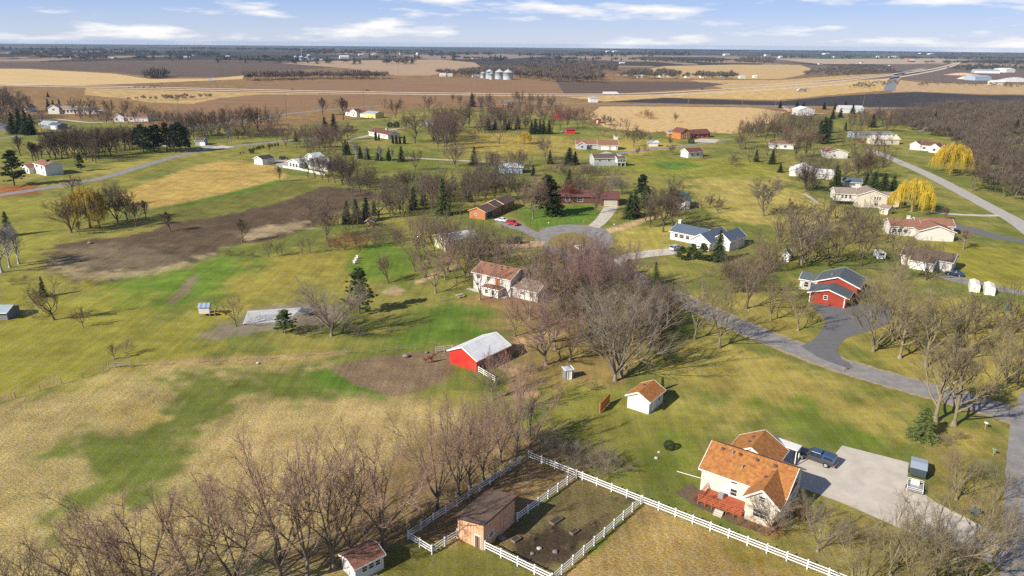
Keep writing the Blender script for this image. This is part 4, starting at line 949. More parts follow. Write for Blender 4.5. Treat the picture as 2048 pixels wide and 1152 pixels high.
for a in ((1016, 159, 20, 138, 'biggest galvanised grain bin at the end of the bin row beside the wood'), (999, 158, 18, 138, 'tall galvanised grain bin second from the wood'), (979, 157, 15, 138, 'tall galvanised grain bin third from the wood'),
          (983, 159, 9, 144, 'short galvanised bin standing before the tall grain bins'), (966, 156, 10, 143, 'low galvanised bin next to the white sheds'),
          (618, 121, 9, 108, 'tall grain bin with the elevator on the distant farm'), (603, 121, 10, 111, 'middle grain bin of the distant farm'), (591, 121, 8, 111, 'outer grain bin of the distant farm'), (612, 121, 6, 113, 'small grain bin tucked between the distant tall bins')): grain_bin(*a)
x, y = G(604, 121)
e = tag(empty('grain_elevator', (x, y, 0)), 'slender grain elevator leg rising above distant bins', 'elevator')
hh = height_at(604, 121, 98)
MB().tube([(0, 0, 0), (0, 0, hh)], .9, 6).build('leg_tower', GREYM, e); MB().box(-2, 2, -1.5, 1.5, hh, hh + 3).build('head_house', GREYM, e)
# ------------------------------------------------------------------ vegetation: one mesh pair per variant, shared by the copies
BARK = mat('bark', (.20, .16, .115), .95, .35, 6, .2, objcol=True, stretch=(1, 1, .3))
TWIG = mat('twigs', (.16, .10, .08), .95, .25, .6, 0, objcol=True)
NEED = mat('needles', (.035, .065, .022), .8, .45, 1.1, 0, objcol=True, hue=.02)
def norm(v):
    l = math.sqrt(v[0] ** 2 + v[1] ** 2 + v[2] ** 2) or 1; return (v[0] / l, v[1] / l, v[2] / l)
class Tubes:
    def __init__(s): s.v, s.f = [], []
    def add(s, pts, rads, k):
        n = len(s.v)
        last = len(pts) - 1
        for i, p in enumerate(pts):
            q0, q1 = pts[max(i - 1, 0)], pts[min(i + 1, last)]
            d = norm((q1[0] - q0[0], q1[1] - q0[1], q1[2] - q0[2]))
            a = norm((d[1], -d[0], 0)) if abs(d[2]) < .98 else (1, 0, 0)
            b = (d[1] * a[2] - d[2] * a[1], d[2] * a[0] - d[0] * a[2], d[0] * a[1] - d[1] * a[0])
            r = rads[i]
            if i == last and k == 3:
                s.v.append(p); continue
            for j in range(k):
                t = 6.2832 * j / k; c, e = r * math.cos(t), r * math.sin(t)
                s.v.append((p[0] + a[0] * c + b[0] * e, p[1] + a[1] * c + b[1] * e, p[2] + a[2] * c + b[2] * e))
        for i in range(last):
            for j in range(k):
                j2 = (j + 1) % k
                if i == last - 1 and k == 3: s.f.append((n + i * k + j, n + i * k + j2, n + last * k))
                else: s.f.append((n + i * k + j, n + i * k + j2, n + (i + 1) * k + j2, n + (i + 1) * k + j))
    def mesh(s, name, mt, smooth=False):
        m = bpy.data.meshes.new(name); m.from_pydata(s.v, [], s.f); m.materials.append(mt)
        if smooth: m.polygons.foreach_set('use_smooth', [True] * len(m.polygons))
        m.update(); return m
def bare_tree(seed, style, lite=False, dense=False):
    """10 m tall leafless tree -> (trunk and limbs, branches and twigs)"""
    R = random.Random(seed)
    S = dict(maple=dict(tf=.17, nl=6, la=(10, 36), up=.07, ll=.74, n2=6, n3=5, n4=5, n5=2, wob=.095),
             oak=dict(tf=.24, nl=8, la=(22, 60), up=.12, ll=.58, n2=6, n3=5, n4=5, n5=2, wob=.17),
             slim=dict(tf=.60, nl=12, la=(24, 55), up=.14, ll=.44, n2=5, n3=4, n4=3, n5=2, wob=.10),
             vase=dict(tf=.09, nl=9, la=(8, 38), up=.045, ll=.84, n2=6, n3=5, n4=5, n5=2, wob=.07),
             round=dict(tf=.12, nl=12, la=(12, 72), up=.05, ll=.68, n2=7, n3=6, n4=5, n5=2, wob=.10),
             bush=dict(tf=.02, nl=14, la=(8, 62), up=.05, ll=.8, n2=6, n3=5, n4=3, n5=2, wob=.12))[style]
    T, C = Tubes(), Tubes()
    if dense and style != 'slim': S = dict(S, n5=3, n3=S['n3'] + 1)
    if lite: S = dict(S, nl=5, n2=4, n3=2, n4=2, n5=0)
    nch = [S['nl'], S['n2'], S['n3'], S['n4'], S['n5'], 0]
    segs, sides = [4, 6, 4, 2, 1, 1], [8, 6, 4, 3, 3, 3]
    rr = [.19, .105, .046, .022, .0125, .0085]
    if lite: segs, sides, rr = [2, 4, 2, 1, 1, 1], [4, 3, 3, 3, 3, 3], [.17, .11, .075, .060, .052, .02]
    if dense: rr = [.19, .105, .05, .030, .020, .015]
    if style == 'bush': rr = [.1, .05, .035, .022, .015, .011]
    def rec(p, d, Ln, r, lev):
        n = segs[lev]
        pts, rads, dirs = [p], [r], [d]
        for i in range(n):
            w = S['wob'] * (1 + .3 * lev) if lev else .03
            up = S['up'] * (1.2 if lev == 1 else .7)
            d = norm((d[0] + R.gauss(0, w), d[1] + R.gauss(0, w), d[2] + R.gauss(0, w * .7) + up))
            p = (p[0] + d[0] * Ln / n, p[1] + d[1] * Ln / n, p[2] + d[2] * Ln / n)
            t = (i + 1) / n
            pts.append(p); dirs.append(d); rads.append(max(r * (1 - (.35 if lev == 0 else .8) * t), .006))
        (T if lev <= 1 else C).add(pts, rads, sides[lev])
        if lev == 5 or (lite and lev == 4): return
        k = nch[lev]
        ph = R.uniform(0, 6.28)
        for c in range(k):
            if lev == 0: t = R.uniform(.80, 1.0) if style != 'slim' else .22 + .78 * (c + .5) / k
            else: t = (.30 if lev == 1 else .2) + (.70 if lev == 1 else .8) * (c + R.uniform(.2, .8)) / k
            if lev == 0 and style == 'oak': t = .55 + .45 * (c + .5) / k
            x = t * n; i = min(int(x), n - 1); u = x - i
            q = tuple(pts[i][e] + (pts[i + 1][e] - pts[i][e]) * u for e in range(3))
            b = dirs[min(i + 1, n)]
            if lev == 0: an = math.radians(R.uniform(*S['la']))
            else: an = math.radians(R.uniform(16, 42) if lev < 3 else R.uniform(20, 52))
            if lev == 0 and style == 'slim' : an = math.radians(S['la'][1] - (S['la'][1] - S['la'][0]) * t)
            ph += 2.4 + R.uniform(-.5, .5)
            a = norm((b[1], -b[0], 0)) if abs(b[2]) < .98 else (1, 0, 0)
            e = (b[1] * a[2] - b[2] * a[1], b[2] * a[0] - b[0] * a[2], b[0] * a[1] - b[1] * a[0])
            ca, sa, cp, sp = math.cos(an), math.sin(an), math.cos(ph), math.sin(ph)
            nd = norm(tuple(b[g] * ca + (a[g] * cp + e[g] * sp) * sa for g in range(3)))
            if lev == 0: L2 = 10 * S['ll'] * R.uniform(.78, 1.08) * (1 if style != 'slim' else (1.25 - .8 * t))
            else: L2 = Ln * R.uniform(.36, .58) * (1.15 - .6 * t) * (1.12 if lev > 2 else 1)
            if L2 < .22: L2 = .22 + R.uniform(0, .15)
            r2 = min(rr[lev + 1] * R.uniform(.7, 1.15), r * .8)
            rec(q, nd, L2, r2, lev + 1)
        if lev in (1, 2, 3):     # leader
            rec(pts[-1], dirs[-1], Ln * .32, max(rads[-1], rr[lev + 1] * .7), lev + 1)
    if style in ('vase', 'bush'):
        rec((0, 0, 0), (0, 0, 1), 10 * S['tf'], rr[0] * 1.25, 0)
    else:
        rec((0, 0, -.1), norm((R.uniform(-.06, .06), R.uniform(-.06, .06), 1)), 10 * S['tf'], rr[0] * (1 if style != 'slim' else .8), 0)
        T.add([(0, 0, -.1), (0, 0, .25), (0, 0, .6)], [rr[0] * 1.7, rr[0] * 1.2, rr[0] * .95], 8)
    top = max(v[2] for v in C.v)
    k = 10 / top
    for M in (T, C): M.v = [(x * k, y * k, z * k) for x, y, z in M.v]
    if lite:
        n = len(T.v); tri = [f for f in T.f] + [tuple(i + n for i in f) for f in C.f]
        tri = [t for f in tri for t in ([f] if len(f) == 3 else [(f[0], f[1], f[2]), (f[0], f[2], f[3])])]
        return np.array(T.v + C.v), np.array(tri)
    return T.mesh('trunk', BARK, True), C.mesh('crown', TWIG), max(math.hypot(v[0], v[1]) for v in C.v)
def conifer(seed, style):
    R = random.Random(seed)
    T, C = Tubes(), Tubes()
    T.add([(0, 0, -.1), (0, 0, 5), (0, 0, 9.8)], [.17, .1, .02], 7)
    def frond(p, d, Ln, w, n):
        """a bough: needle sprays standing off an axis"""
        a = norm((d[1], -d[0], 0.001)); up = norm((-d[0] * d[2], -d[1] * d[2], d[0] ** 2 + d[1] ** 2 + .01))
        for i in range(n):
            t = (i + R.random()) / n
            q = (p[0] + d[0] * Ln * t, p[1] + d[1] * Ln * t, p[2] + d[2] * Ln * t - .12 * Ln * t * t)
            s = R.choice((-1, 1)); ww = w * (1.15 - .75 * t) * R.uniform(.6, 1.2)
            g = tuple(a[k] * s * R.uniform(.3, 1) + d[k] * R.uniform(.3, 1) + up[k] * R.uniform(-.45, .55) for k in range(3)); g = norm(g)
            e = (q[0] + g[0] * ww, q[1] + g[1] * ww, q[2] + g[2] * ww)
            h = ww * .26
            f = tuple(d[k] * h + up[k] * R.uniform(-.5, .5) * h for k in range(3))
            n0 = len(C.v)
            C.v += [(q[0] - f[0] * .5, q[1] - f[1] * .5, q[2] - f[2] * .5), (q[0] + f[0], q[1] + f[1], q[2] + f[2]), e]
            C.f.append((n0, n0 + 1, n0 + 2))
    if style == 'spruce':
        lv = 34
        for i in range(lv):
            t = (i + .3) / lv; z = .5 + 9.3 * t
            rad = 2.35 * (1 - t) ** .85 + .12
            for j in range(int(12 - 6 * t)):
                an = R.uniform(0, 6.283); r2 = rad * R.uniform(.72, 1.12)
                frond((0, 0, z + R.uniform(-.1, .1)), norm((math.cos(an), math.sin(an), -.05 - .28 * (1 - t) + R.uniform(-.1, .1))), r2, .34 + .42 * (1 - t), 26)
    elif style == 'pine':
        for i in range(60):
            t = R.uniform(.18, 1); z = 10 * t * .94
            an = R.uniform(0, 6.283); rad = (2.7 * (1 - t) ** .6 + .5) * R.uniform(.5, 1.1)
            if t > .95: rad = .4
            d = norm((math.cos(an), math.sin(an), R.uniform(.1, .5)))
            b = (0, 0, z - .3); e = (d[0] * rad, d[1] * rad, z - .3 + d[2] * rad)
            T.add([b, e], [.06, .02], 4)
            for k in range(5):
                u = R.uniform(.35, 1.05)
                c = (e[0] * u + R.gauss(0, .25), e[1] * u + R.gauss(0, .25), b[2] + (e[2] - b[2]) * u + R.gauss(0, .18))
                for q in range(46):
                    g = norm((R.gauss(0, 1), R.gauss(0, 1), R.gauss(.35, .8)))
                    s = R.uniform(.25, .6); h = .075
                    n0 = len(C.v); o = norm((R.gauss(0, 1), R.gauss(0, 1), R.gauss(0, 1)))
                    C.v += [(c[0] + g[0] * .06 + o[0] * h, c[1] + g[1] * .06 + o[1] * h, c[2] + g[2] * .06 + o[2] * h), (c[0] - o[0] * h, c[1] - o[1] * h, c[2] - o[2] * h), (c[0] + g[0] * s, c[1] + g[1] * s, c[2] + g[2] * s * .8)]
                    C.f.append((n0, n0 + 1, n0 + 2))
    elif style in ('column', 'ball'):
        for i in range(5200):
            if style == 'column':
                t = R.random(); z = .15 + 9.8 * t; rad = 1.55 * (1 - t ** 2.6) ** .6 * R.uniform(.78, 1.05)
                an = R.uniform(0, 6.283); p = (rad * math.cos(an), rad * math.sin(an), z); g = norm((math.cos(an) * .5, math.sin(an) * .5, 1)); s = R.uniform(.35, .8)
            else:
                an = R.uniform(0, 6.283); ct = R.uniform(-.75, 1); st = math.sqrt(1 - ct * ct); q = R.uniform(.86, 1.03)
                p = (5.6 * st * math.cos(an) * q, 5.6 * st * math.sin(an) * q, 4.4 + 5.2 * ct * q); g = norm((st * math.cos(an), st * math.sin(an), ct + .3)); s = R.uniform(.5, 1.0)
            g = norm((g[0] + R.gauss(0, .5), g[1] + R.gauss(0, .5), g[2] + R.gauss(0, .5)))
            o = norm((R.gauss(0, 1), R.gauss(0, 1), R.gauss(0, 1))); h = s * .22
            n0 = len(C.v)
            C.v += [(p[0] + o[0] * h, p[1] + o[1] * h, p[2] + o[2] * h), (p[0] - o[0] * h, p[1] - o[1] * h, p[2] - o[2] * h), (p[0] + g[0] * s, p[1] + g[1] * s, p[2] + g[2] * s)]
            C.f.append((n0, n0 + 1, n0 + 2))
        if style == 'ball': T.v = [(x, y, min(z, 4)) for x, y, z in T.v]
    return T.mesh('trunk', BARK, True), C.mesh('crown', NEED), max(math.hypot(v[0], v[1]) for v in C.v)
def willow(seed):
    R = random.Random(seed)
    T, C = Tubes(), Tubes()
    T.add([(0, 0, -.1), (0, 0, 1), (.1, 0, 2.4)], [.5, .38, .32], 8)
    for i in range(13):
        an = 6.283 * i / 13 + R.uniform(-.2, .2); reach = R.uniform(1.5, 5.2); hz = R.uniform(6.6, 9.4) - reach * .12
        c, s = math.cos(an), math.sin(an)
        ax = [(0, 0, 2.2), (c * reach * .35, s * reach * .35, 2.2 + (hz - 2.2) * .6), (c * reach * .75, s * reach * .75, hz), (c * reach, s * reach, hz + .15)]
        T.add(ax, [.2, .14, .08, .03], 5)
    for i in range(1500):
        an = R.uniform(0, 6.283); an += .22 * math.sin(an * 9 + seed); rr = 5.9 * math.sqrt(R.random()) * (1 + .14 * math.sin(an * 3 + seed) + .10 * math.sin(an * 7))
        z = 10 - 3.2 * (rr / 6) ** 2.2 - R.random() ** 2 * 2.2 + .8 * math.sin(an * 4 + rr * 1.3)
        x, y = rr * math.cos(an), rr * math.sin(an)
        Ln = R.uniform(1.4, 4.8) * (.5 + .5 * rr / 6) + (1.8 if rr > 4.4 else 0)
        Ln = min(Ln, z - .7)
        ox, oy = R.gauss(.10, .16), R.gauss(0, .16); o = math.cos(an) * .35, math.sin(an) * .35
        pts = [(x - o[0], y - o[1], z - .25), (x, y, z), (x + o[0] * .6 + ox * Ln * .3, y + o[1] * .6 + oy * Ln * .3, z - Ln * .45), (x + o[0] * .5 + ox * Ln * .5, y + o[1] * .5 + oy * Ln * .5, z - Ln)]
        C.add(pts, [.02, .034, .034, .02], 3)
    k = 10 / max(v[2] for v in C.v)
    return T.mesh('trunk', BARK, True), C.mesh('crown', TWIG), 6.0
VAR = {}
for q, st in enumerate(['maple', 'maple', 'maple', 'vase', 'vase', 'oak', 'oak', 'slim', 'slim', 'round', 'bush']):
    VAR.setdefault(st, []).append(bare_tree(100 + q, st))
for q, st in enumerate(['maple', 'maple', 'vase', 'oak', 'slim', 'round', 'bush']): VAR.setdefault('far_' + st, []).append(bare_tree(300 + q, st, False, True))
for q, st in enumerate(['spruce', 'spruce', 'pine', 'pine', 'column', 'ball']): VAR.setdefault(st, []).append(conifer(7 + q, st))
VAR['willow'] = [willow(3), willow(8)]
TREES = []
TINT = dict(red=(.235, .155, .118), pink=(.255, .165, .135), grey=(.205, .170, .130), brown=(.175, .130, .090), olive=(.20, .162, .098), dark=(.13, .103, .08), white=(.34, .32, .30), maroon=(.30, .10, .070), rust=(.30, .15, .065),
            green=(.090, .135, .038), deep=(.060, .090, .034), yel=(.82, .58, .055), gold=(.60, .43, .08), lime=(.14, .18, .05))
KIND = dict(maple=('bare_tree', 'tree'), vase=('bare_tree', 'tree'), oak=('bare_tree', 'tree'), slim=('bare_tree', 'tree'), round=('bare_tree', 'tree'), bush=('bare_shrub', 'shrub'), spruce=('spruce_tree', 'tree'), pine=('pine_tree', 'tree'), column=('arborvitae_tree', 'tree'), ball=('evergreen_shrub', 'shrub'), willow=('willow_tree', 'tree'))
def plant(px, py, top=None, style='maple', tint='brown', wide=1.0, h=None, xy=None, lean=0.0):
    R = random.Random(int(px * 13 + py * 7))
    x, y = G(px, py) if xy is None else xy
    if h is None: h = height_at(px, py, top)
    t, c, rad = R.choice(VAR['far_' + style] if (py < 490 or style == 'bush') and 'far_' + style in VAR else VAR[style])
    name, cat = KIND[style]
    root = empty(name, (x, y, 0), R.uniform(0, 6.28))
    s = h / 10.0
    wide *= dict(maple=1.25, vase=1.1, slim=1.3, spruce=1.45, pine=1.2, round=1.0).get(style, 1.0)
    root.scale = (s * wide, s * wide, s)
    root.rotation_euler = (R.uniform(-.03, .03), lean + R.uniform(-.03, .03), 0)
    root.rotation_mode = 'XYZ'
    spin = R.uniform(0, 6.28)
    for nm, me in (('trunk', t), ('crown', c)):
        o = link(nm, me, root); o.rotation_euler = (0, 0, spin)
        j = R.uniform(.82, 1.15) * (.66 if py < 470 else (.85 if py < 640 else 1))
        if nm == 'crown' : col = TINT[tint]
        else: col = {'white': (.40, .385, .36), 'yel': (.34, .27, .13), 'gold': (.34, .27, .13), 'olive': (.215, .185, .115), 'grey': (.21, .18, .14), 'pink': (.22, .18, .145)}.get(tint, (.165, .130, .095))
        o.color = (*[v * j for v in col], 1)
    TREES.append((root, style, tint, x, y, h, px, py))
    return root
def many(s):
    for line in s.strip().split('\n'):
        p = line.split()
        st, ti = p[0].split('.')
        for it in p[1:]:
            v = it.split(',')
            plant(float(v[0]), float(v[1]), float(v[2]), st, ti, float(v[3]) if len(v) > 3 else 1.0)
many('''
maple.red 767,1100,850,.9 667,1136,858 560,1172,880 875,1021,806,.8 916,992,780,.8 1001,925,770,.8
maple.red 470,1195,915 300,1218,950 385,1204,985 200,1236,1035
maple.pink 940,978,778,.7 967,962,775,.7 1032,905,752,.9 615,1160,870,.7 700,1118,900,.6
maple.brown 110,1246,1060 30,1256,1085 250,1230,1050,.8
slim.grey 1060,880,790,.7
bush.brown 860,1035,1000,1.4 935,985,945,1.4 990,955,910,1.5 1030,925,885,1.5 820,1068,1030,1.4 900,1005,960,1.3 1205,1035,1022,1.2 1180,1050,1036,1.2 1095,1062,1046,1.2 1060,1085,1070,1.2 1250,1005,990,1.2 1220,1000,988,1.2 1130,1100,1088,1.2
bush.grey 1085,905,855,1.4 1120,912,868,1.4 1155,922,872,1.5 1190,935,885,1.5 1215,948,895,1.3 1140,945,905,1.2 1060,890,850,1.3
maple.grey 1635,1103,990,.9 1621,1050,984,1.0
round.grey 1540,1066,978,.95
maple.olive 1868,1175,945 1912,1000,890 1780,1150,990,.9 1950,1090,960 1985,1130,1000 1820,1200,1000 1700,1190,1060,.9 1985,1010,905,.8 1930,1180,1020
bush.olive 1850,1080,1040,1.4 1760,1100,1055,1.4 1690,1085,1040,1.4 1900,1120,1070,1.4 1960,960,915,1.3 1890,890,865,1.4 1910,880,856,1.4
slim.olive 1869,843,660,.9 1907,851,680,.9 1799,716,605,1.1 1850,733,602,1.1
maple.olive 1912,724,585 1389,678,535,.9 1439,695,548,.9 1541,641,538,.9 1596,661,560,.9 1985,790,650,.8
vase.olive 1746,703,520,1.0 1785,683,492,.95 2010,770,640,.9
maple.brown 1492,617,462,1.0 1673,526,422,.9 1722,531,417,.95 1560,498,424,.8 1800,562,455,1.1 1850,560,470,1.0
maple.grey 1601,529,400,1.3 1526,432,350,1.5
bush.brown 1470,560,520,1.6 1500,575,535,1.5 1440,560,515,1.5 1460,585,548,1.5 1520,545,505,1.5 1640,570,545,1.4 1655,585,560,1.3 1745,610,575,1.5 1760,590,560,1.5 1950,600,590,1.2 1900,760,740,1.5
slim.pink 1926,498,455,1.2 1890,441,412,1.2
maple.pink 1029,672,570,.95 1153,685,580,.7 871,586,492,.95 912,566,497,.8
oak.pink 1092,730,598,1.15
vase.grey 1230,762,548,1.05 1243,754,560,1.0
maple.grey 1181,666,560,.8 1300,690,575,.9 1270,670,570,.9
maple.pink 1124,628,508,.9 1141,608,500,.9 1180,575,462,1.0 1130,580,470,1.0 1205,585,468,1.0 1100,565,480,.9 1160,560,458,1.0 1215,620,480,.9 1060,640,520,1.0 1080,690,560,1.0 1000,560,470,.9 960,600,500,.8 1110,700,570,1.0 1240,600,480,1.0 1060,560,455,.9 1265,575,470,1.0 1140,720,600,.9 890,560,470,.9 1190,630,510,.9 1165,610,490,.9
maple.brown 1270,640,540,.9 1300,650,550,.9 1325,665,560,.8 1255,690,580,.8 1240,640,530,.8 1280,700,600,.8 1340,640,560,.7
maple.olive 938,553,440,.85 964,526,458,.95 1012,532,447,1.0
oak.brown 776,566,494,1.1
vase.pink 825,492,418,1.0
oak.brown 108,640,541,1.2 167,655,610,.9 653,481,405,1.1 1326,464,345,.9 1345,450,352,.9
bush.grey 68,637,608,1.0 253,709,673,.8
slim.brown 229,719,686,.9 273,453,400,1.1 340,463,420,1.2 484,484,435,1.0 292,436,398,1.1 160,470,440,.8
maple.brown 472,653,584,1.0 537,515,474,.8 555,512,480,.7 565,512,478,.7 605,508,468,.8 620,508,470,.7
round.grey 663,672,548,1.15
bush.grey 640,668,620,1.4 690,668,640,1.4 610,665,640,1.2 715,672,645,1.2
pine.green 719,627,530,.95 571,668,618,1.5
vase.brown 143,465,382,1.5 236,446,360,1.0
oak.brown 255,440,370,1.0
willow.gold 181,456,376,.75
oak.brown 200,456,395,1.0
slim.white 4,545,440,.9 38,528,448,.9 20,535,450,.9
spruce.green 18,472,422,1.0 88,594,552,.8
bush.brown 462,512,498,1.3 485,513,500,1.3 505,514,502,1.2 25,570,552,1.0 50,562,548,.9
bush.rust 690,500,460,1.3 720,500,470,1.3 670,495,470,1.2 660,492,470,1.1
bush.olive 750,490,455,1.5 790,480,450,1.5 730,480,450,1.3 770,470,440,1.4
spruce.deep 694,447,400,1.0 714,447,396,1.0 733,441,393,1.1 748,431,400,.9
maple.pink 1066,437,340,.95
pine.deep 1095,430,346,1.15
spruce.green 1108,430,362,1.2
round.maroon 1135,404,358,1.1
maple.pink 1191,427,352,.9
vase.white 1225,390,343,.9 1243,388,348,.8
spruce.green 1258,437,385,1.1 1270,432,378,1.0 1290,415,372,1.2
pine.deep 1283,410,345,1.0
slim.grey 1272,432,392,1.0
maple.brown 899,424,355,1.0 921,430,362,1.0 971,404,342,1.2 1018,400,345,1.1 1035,397,350,.9 933,404,350,1.0 885,405,350,1.0 779,431,376,1.0 950,415,350,.9 990,400,352,1.0
spruce.deep 827,420,372,.9 847,411,372,.9 940,404,378,1.0
spruce.lime 885,430,355,.9
maple.grey 1090,321,268,1.2
spruce.deep 1100,328,300,1.1 1138,330,294,1.6 1150,328,302,1.3 1138,370,338,1.2 1066,352,328,1.0
bush.grey 1165,346,322,2.0 1180,350,330,1.8 1200,352,335,1.6 1110,345,322,1.8 1130,350,325,1.6
bush.rust 1210,372,350,1.6 1230,378,352,1.6 1190,375,355,1.4
oak.brown 987,341,300,1.1 1037,333,294,1.2 1300,455,400,.9 1420,415,385,.9 1435,420,390,.8
maple.brown 1490,297,233,.9 1481,287,240,.8 1500,275,240,1.0 1515,272,236,1.0 1530,284,238,1.0 1548,282,240,1.0 1565,285,240,1.0 1580,280,238,1.0 1600,275,238,1.0 1540,265,236,1.0
maple.red 1591,317,250,1.0 1611,314,255,1.0 1620,300,248,1.0 1575,298,245,.9
spruce.deep 1645,287,232,1.0 1652,280,235,.9 1657,266,229,.9 1512,324,298,1.0 1544,328,297,1.1 1560,345,326,1.3 1640,275,238,1.0
bush.brown 1462,330,306,1.1 1472,334,310,1.1
round.dark 1611,383,322,1.0
spruce.green 1669,383,329,1.0 1745,384,342,1.5 1765,386,345,1.5 1730,380,345,1.3 1785,384,350,1.3 1676,378,340,.9
round.brown 1741,356,295,1.2 1715,352,305,1.0
willow.yel 1823,424,360,.95
willow.yel 1900,349,289,.95
maple.olive 1943,383,306,1.1
oak.brown 1580,432,395,.9 1480,300,262,.7
maple.brown 424,273,214,1.0 387,273,220,1.0 456,273,210,1.0 489,265,207,1.0 517,263,207,1.0 440,268,215,.9 500,262,212,.9 405,272,222,.9 370,275,225,.9
slim.white 462,288,255,.9
bush.dark 475,272,258,2.0 500,273,260,2.0 525,272,258,2.0 548,272,258,2.0 445,275,262,1.8
maple.pink 572,296,243,1.0 555,285,250,.9 540,280,248,.9
spruce.deep 592,283,260,1.0 651,268,232,1.1 668,264,226,1.1 691,310,278,1.0
maple.red 615,297,243,.8 639,297,250,.8 660,303,243,.9 600,290,250,.9 650,300,250,.8 675,290,255,.8
slim.brown 645,231,193,1.0 540,305,285,1.0 686,240,192,1.1
oak.pink 695,280,240,1.2
slim.olive 560,364,330,.8
maple.dark 616,355,305,1.0 630,357,308,1.0 657,364,305,1.0 670,366,308,1.0 685,368,304,1.0 699,371,310,1.0 645,360,310,1.0
maple.brown 684,370,318,1.0 698,372,322,.9 740,380,327,1.0 799,386,336,1.0 815,385,340,1.0 830,378,338,1.0 875,377,345,1.1 855,380,345,1.0 770,385,345,.9 720,378,335,.9
maple.brown 858,220,188,1.1 791,236,194,1.2 830,286,220,1.3 926,257,205,1.0 938,255,208,1.0 1003,262,213,1.1 970,266,225,1.1
maple.red 887,284,206,.8 901,278,205,.8 893,300,215,.8 910,290,215,.8 880,265,210,.9
vase.pink 910,333,276,1.2
spruce.green 948,330,292,1.0
spruce.deep 721,317,292,1.1 735,319,294,1.1 758,321,292,1.1 778,321,295,1.1 803,323,291,1.1 697,310,282,.9
slim.white 713,317,283,1.0 734,320,291,.9 759,322,291,.9 784,323,295,.8
maple.grey 830,341,294,.9
column.deep 752,281,264,1.0 758,281,268,.9 786,287,272,1.0 793,288,272,1.0 800,288,273,1.0 809,288,272,1.0
ball.deep 780,255,244,.9 793,255,243,.9
spruce.deep 977,261,234,1.2 990,260,238,1.2 1010,260,236,1.2 1018,259,238,1.1 1035,258,230,1.0 1063,268,240,1.0 1070,268,236,1.1 1080,268,238,1.0 1088,268,240,1.0 1098,268,238,1.0
slim.brown 1052,266,235,1.2 1035,262,232,1.0
willow.yel 1050,288,264,.95
maple.brown 961,217,188,1.0 977,217,183,1.0 1040,214,178,1.0 1060,216,182,1.0 1080,214,186,1.0 1100,225,186,1.0 1030,205,184,1.0 905,205,186,1.0 920,210,188,1.0 945,205,186,1.0
maple.red 1115,240,200,.8 1120,260,215,.8 1105,265,220,.8 1135,256,215,.8 1085,250,210,.9 1060,240,205,.9 1150,240,215,.9 1165,235,212,.9 1180,245,220,.9 1000,235,205,.9 1020,230,200,.9 985,240,210,.9
spruce.dark 944,214,185,1.3
oak.brown 1267,293,245,1.1 1254,280,258,.8 1276,312,290,.8 1340,292,272,.9 1345,310,285,.7 1210,250,225,1.0 1222,252,230,1.0 1350,245,222,.8 1300,285,268,.7
bush.rust 1288,236,216,1.6 1298,238,220,1.4
ball.green 1382,287,276,1.0
bush.brown 1408,318,306,1.4 1335,295,288,1.0 1420,316,308,1.2 1290,302,290,1.3
maple.grey 15,235,170,1.0 35,238,178,1.0 5,240,165,1.0 50,245,190,1.0 60,225,185,.9 -10,250,175,1.0 25,225,180,.9
spruce.deep 28,268,222,1.0 42,268,215,1.0 55,270,220,1.0 66,268,226,.9 98,222,197,1.0 108,222,199,1.0 120,216,197,.9 96,194,184,1.3
bush.grey 18,266,240,1.5 70,250,225,1.4 85,240,215,1.2
maple.brown 152,232,190,1.0 182,232,192,1.0 198,240,210,1.0 222,235,196,1.0 252,236,198,1.0 285,240,205,1.0 270,245,215,.9 300,250,212,.9 320,255,215,.9 340,262,218,1.0 360,265,220,1.0
pine.green 29,371,296,1.15 102,348,318,1.1 163,342,306,.9
maple.brown 100,316,256,.9 112,318,252,.9 124,316,250,.9 136,318,250,.9 148,318,250,.9 160,316,252,.9 172,320,248,.9 185,322,250,.9 198,318,248,.9 210,312,250,.9 222,312,246,.9 234,308,248,.9 128,310,256,.9 150,308,258,.9 178,308,255,.9 205,304,252,.9 230,300,250,.9 192,326,270,.8
slim.brown 66,322,280,.9 72,321,282,.9 78,321,284,.9 84,319,282,.9 41,312,268,.9 250,300,255,.9 265,300,255,.9
pine.deep 287,303,245,.9 300,306,250,.9 309,304,248,.9 335,302,242,.9 350,305,245,.9 362,304,240,.9 275,300,252,.9 318,300,246,.9 372,302,250,.8
maple.grey 150,397,345,1.0 225,412,360,1.1 205,415,372,.9
slim.grey 340,300,252,.8 380,295,250,.8
spruce.lime 1844,876,812,1.55 1550,526,502,1.2 1310,569,522,.9
pine.green 1258,550,516,1.1 1362,520,490,1.5 1385,520,486,1.6 1405,522,484,1.4
spruce.deep 1437,522,458,1.0
column.green 1324,780,754,.7
ball.deep 1338,898,881,1.0
bush.green 1568,1068,1058,1.3
bush.rust 1552,1062,1030,1.4 1535,1072,1050,1.4 1510,1062,1040,1.4 1590,1030,1000,1.4 1480,1048,1032,1.2 1440,1020,1005,1.2 1500,1042,1022,1.2 1420,1005,985,1.0 1390,1000,985,1.0
bush.brown 1235,700,670,1.3 1330,720,690,1.4 1310,700,670,1.4 1190,780,760,1.2 1120,810,795,1.2 1080,820,800,1.2 1010,770,745,1.3 1060,745,720,1.3 980,775,750,1.2
maple.pink 985,800,690,.8 1040,820,700,.8 1010,760,695,.7
spruce.deep 1560,216,200,1.2 1593,219,201,1.3 1606,219,203,1.3 1648,219,203,1.2 1670,219,205,1.2 1690,217,201,1.2 1680,235,215,1.3 1705,228,207,1.2 1665,238,218,1.3
column.green 1690,262,245,1.0
ball.deep 504,307,298,.8 500,303,297,.8 508,301,295,.7 514,299,293,.7 519,298,291,.8 526,296,290,.9 544,293,288,.8 550,292,287,.8 556,291,286,.8 481,307,304,.8 487,306,303,.8
''')
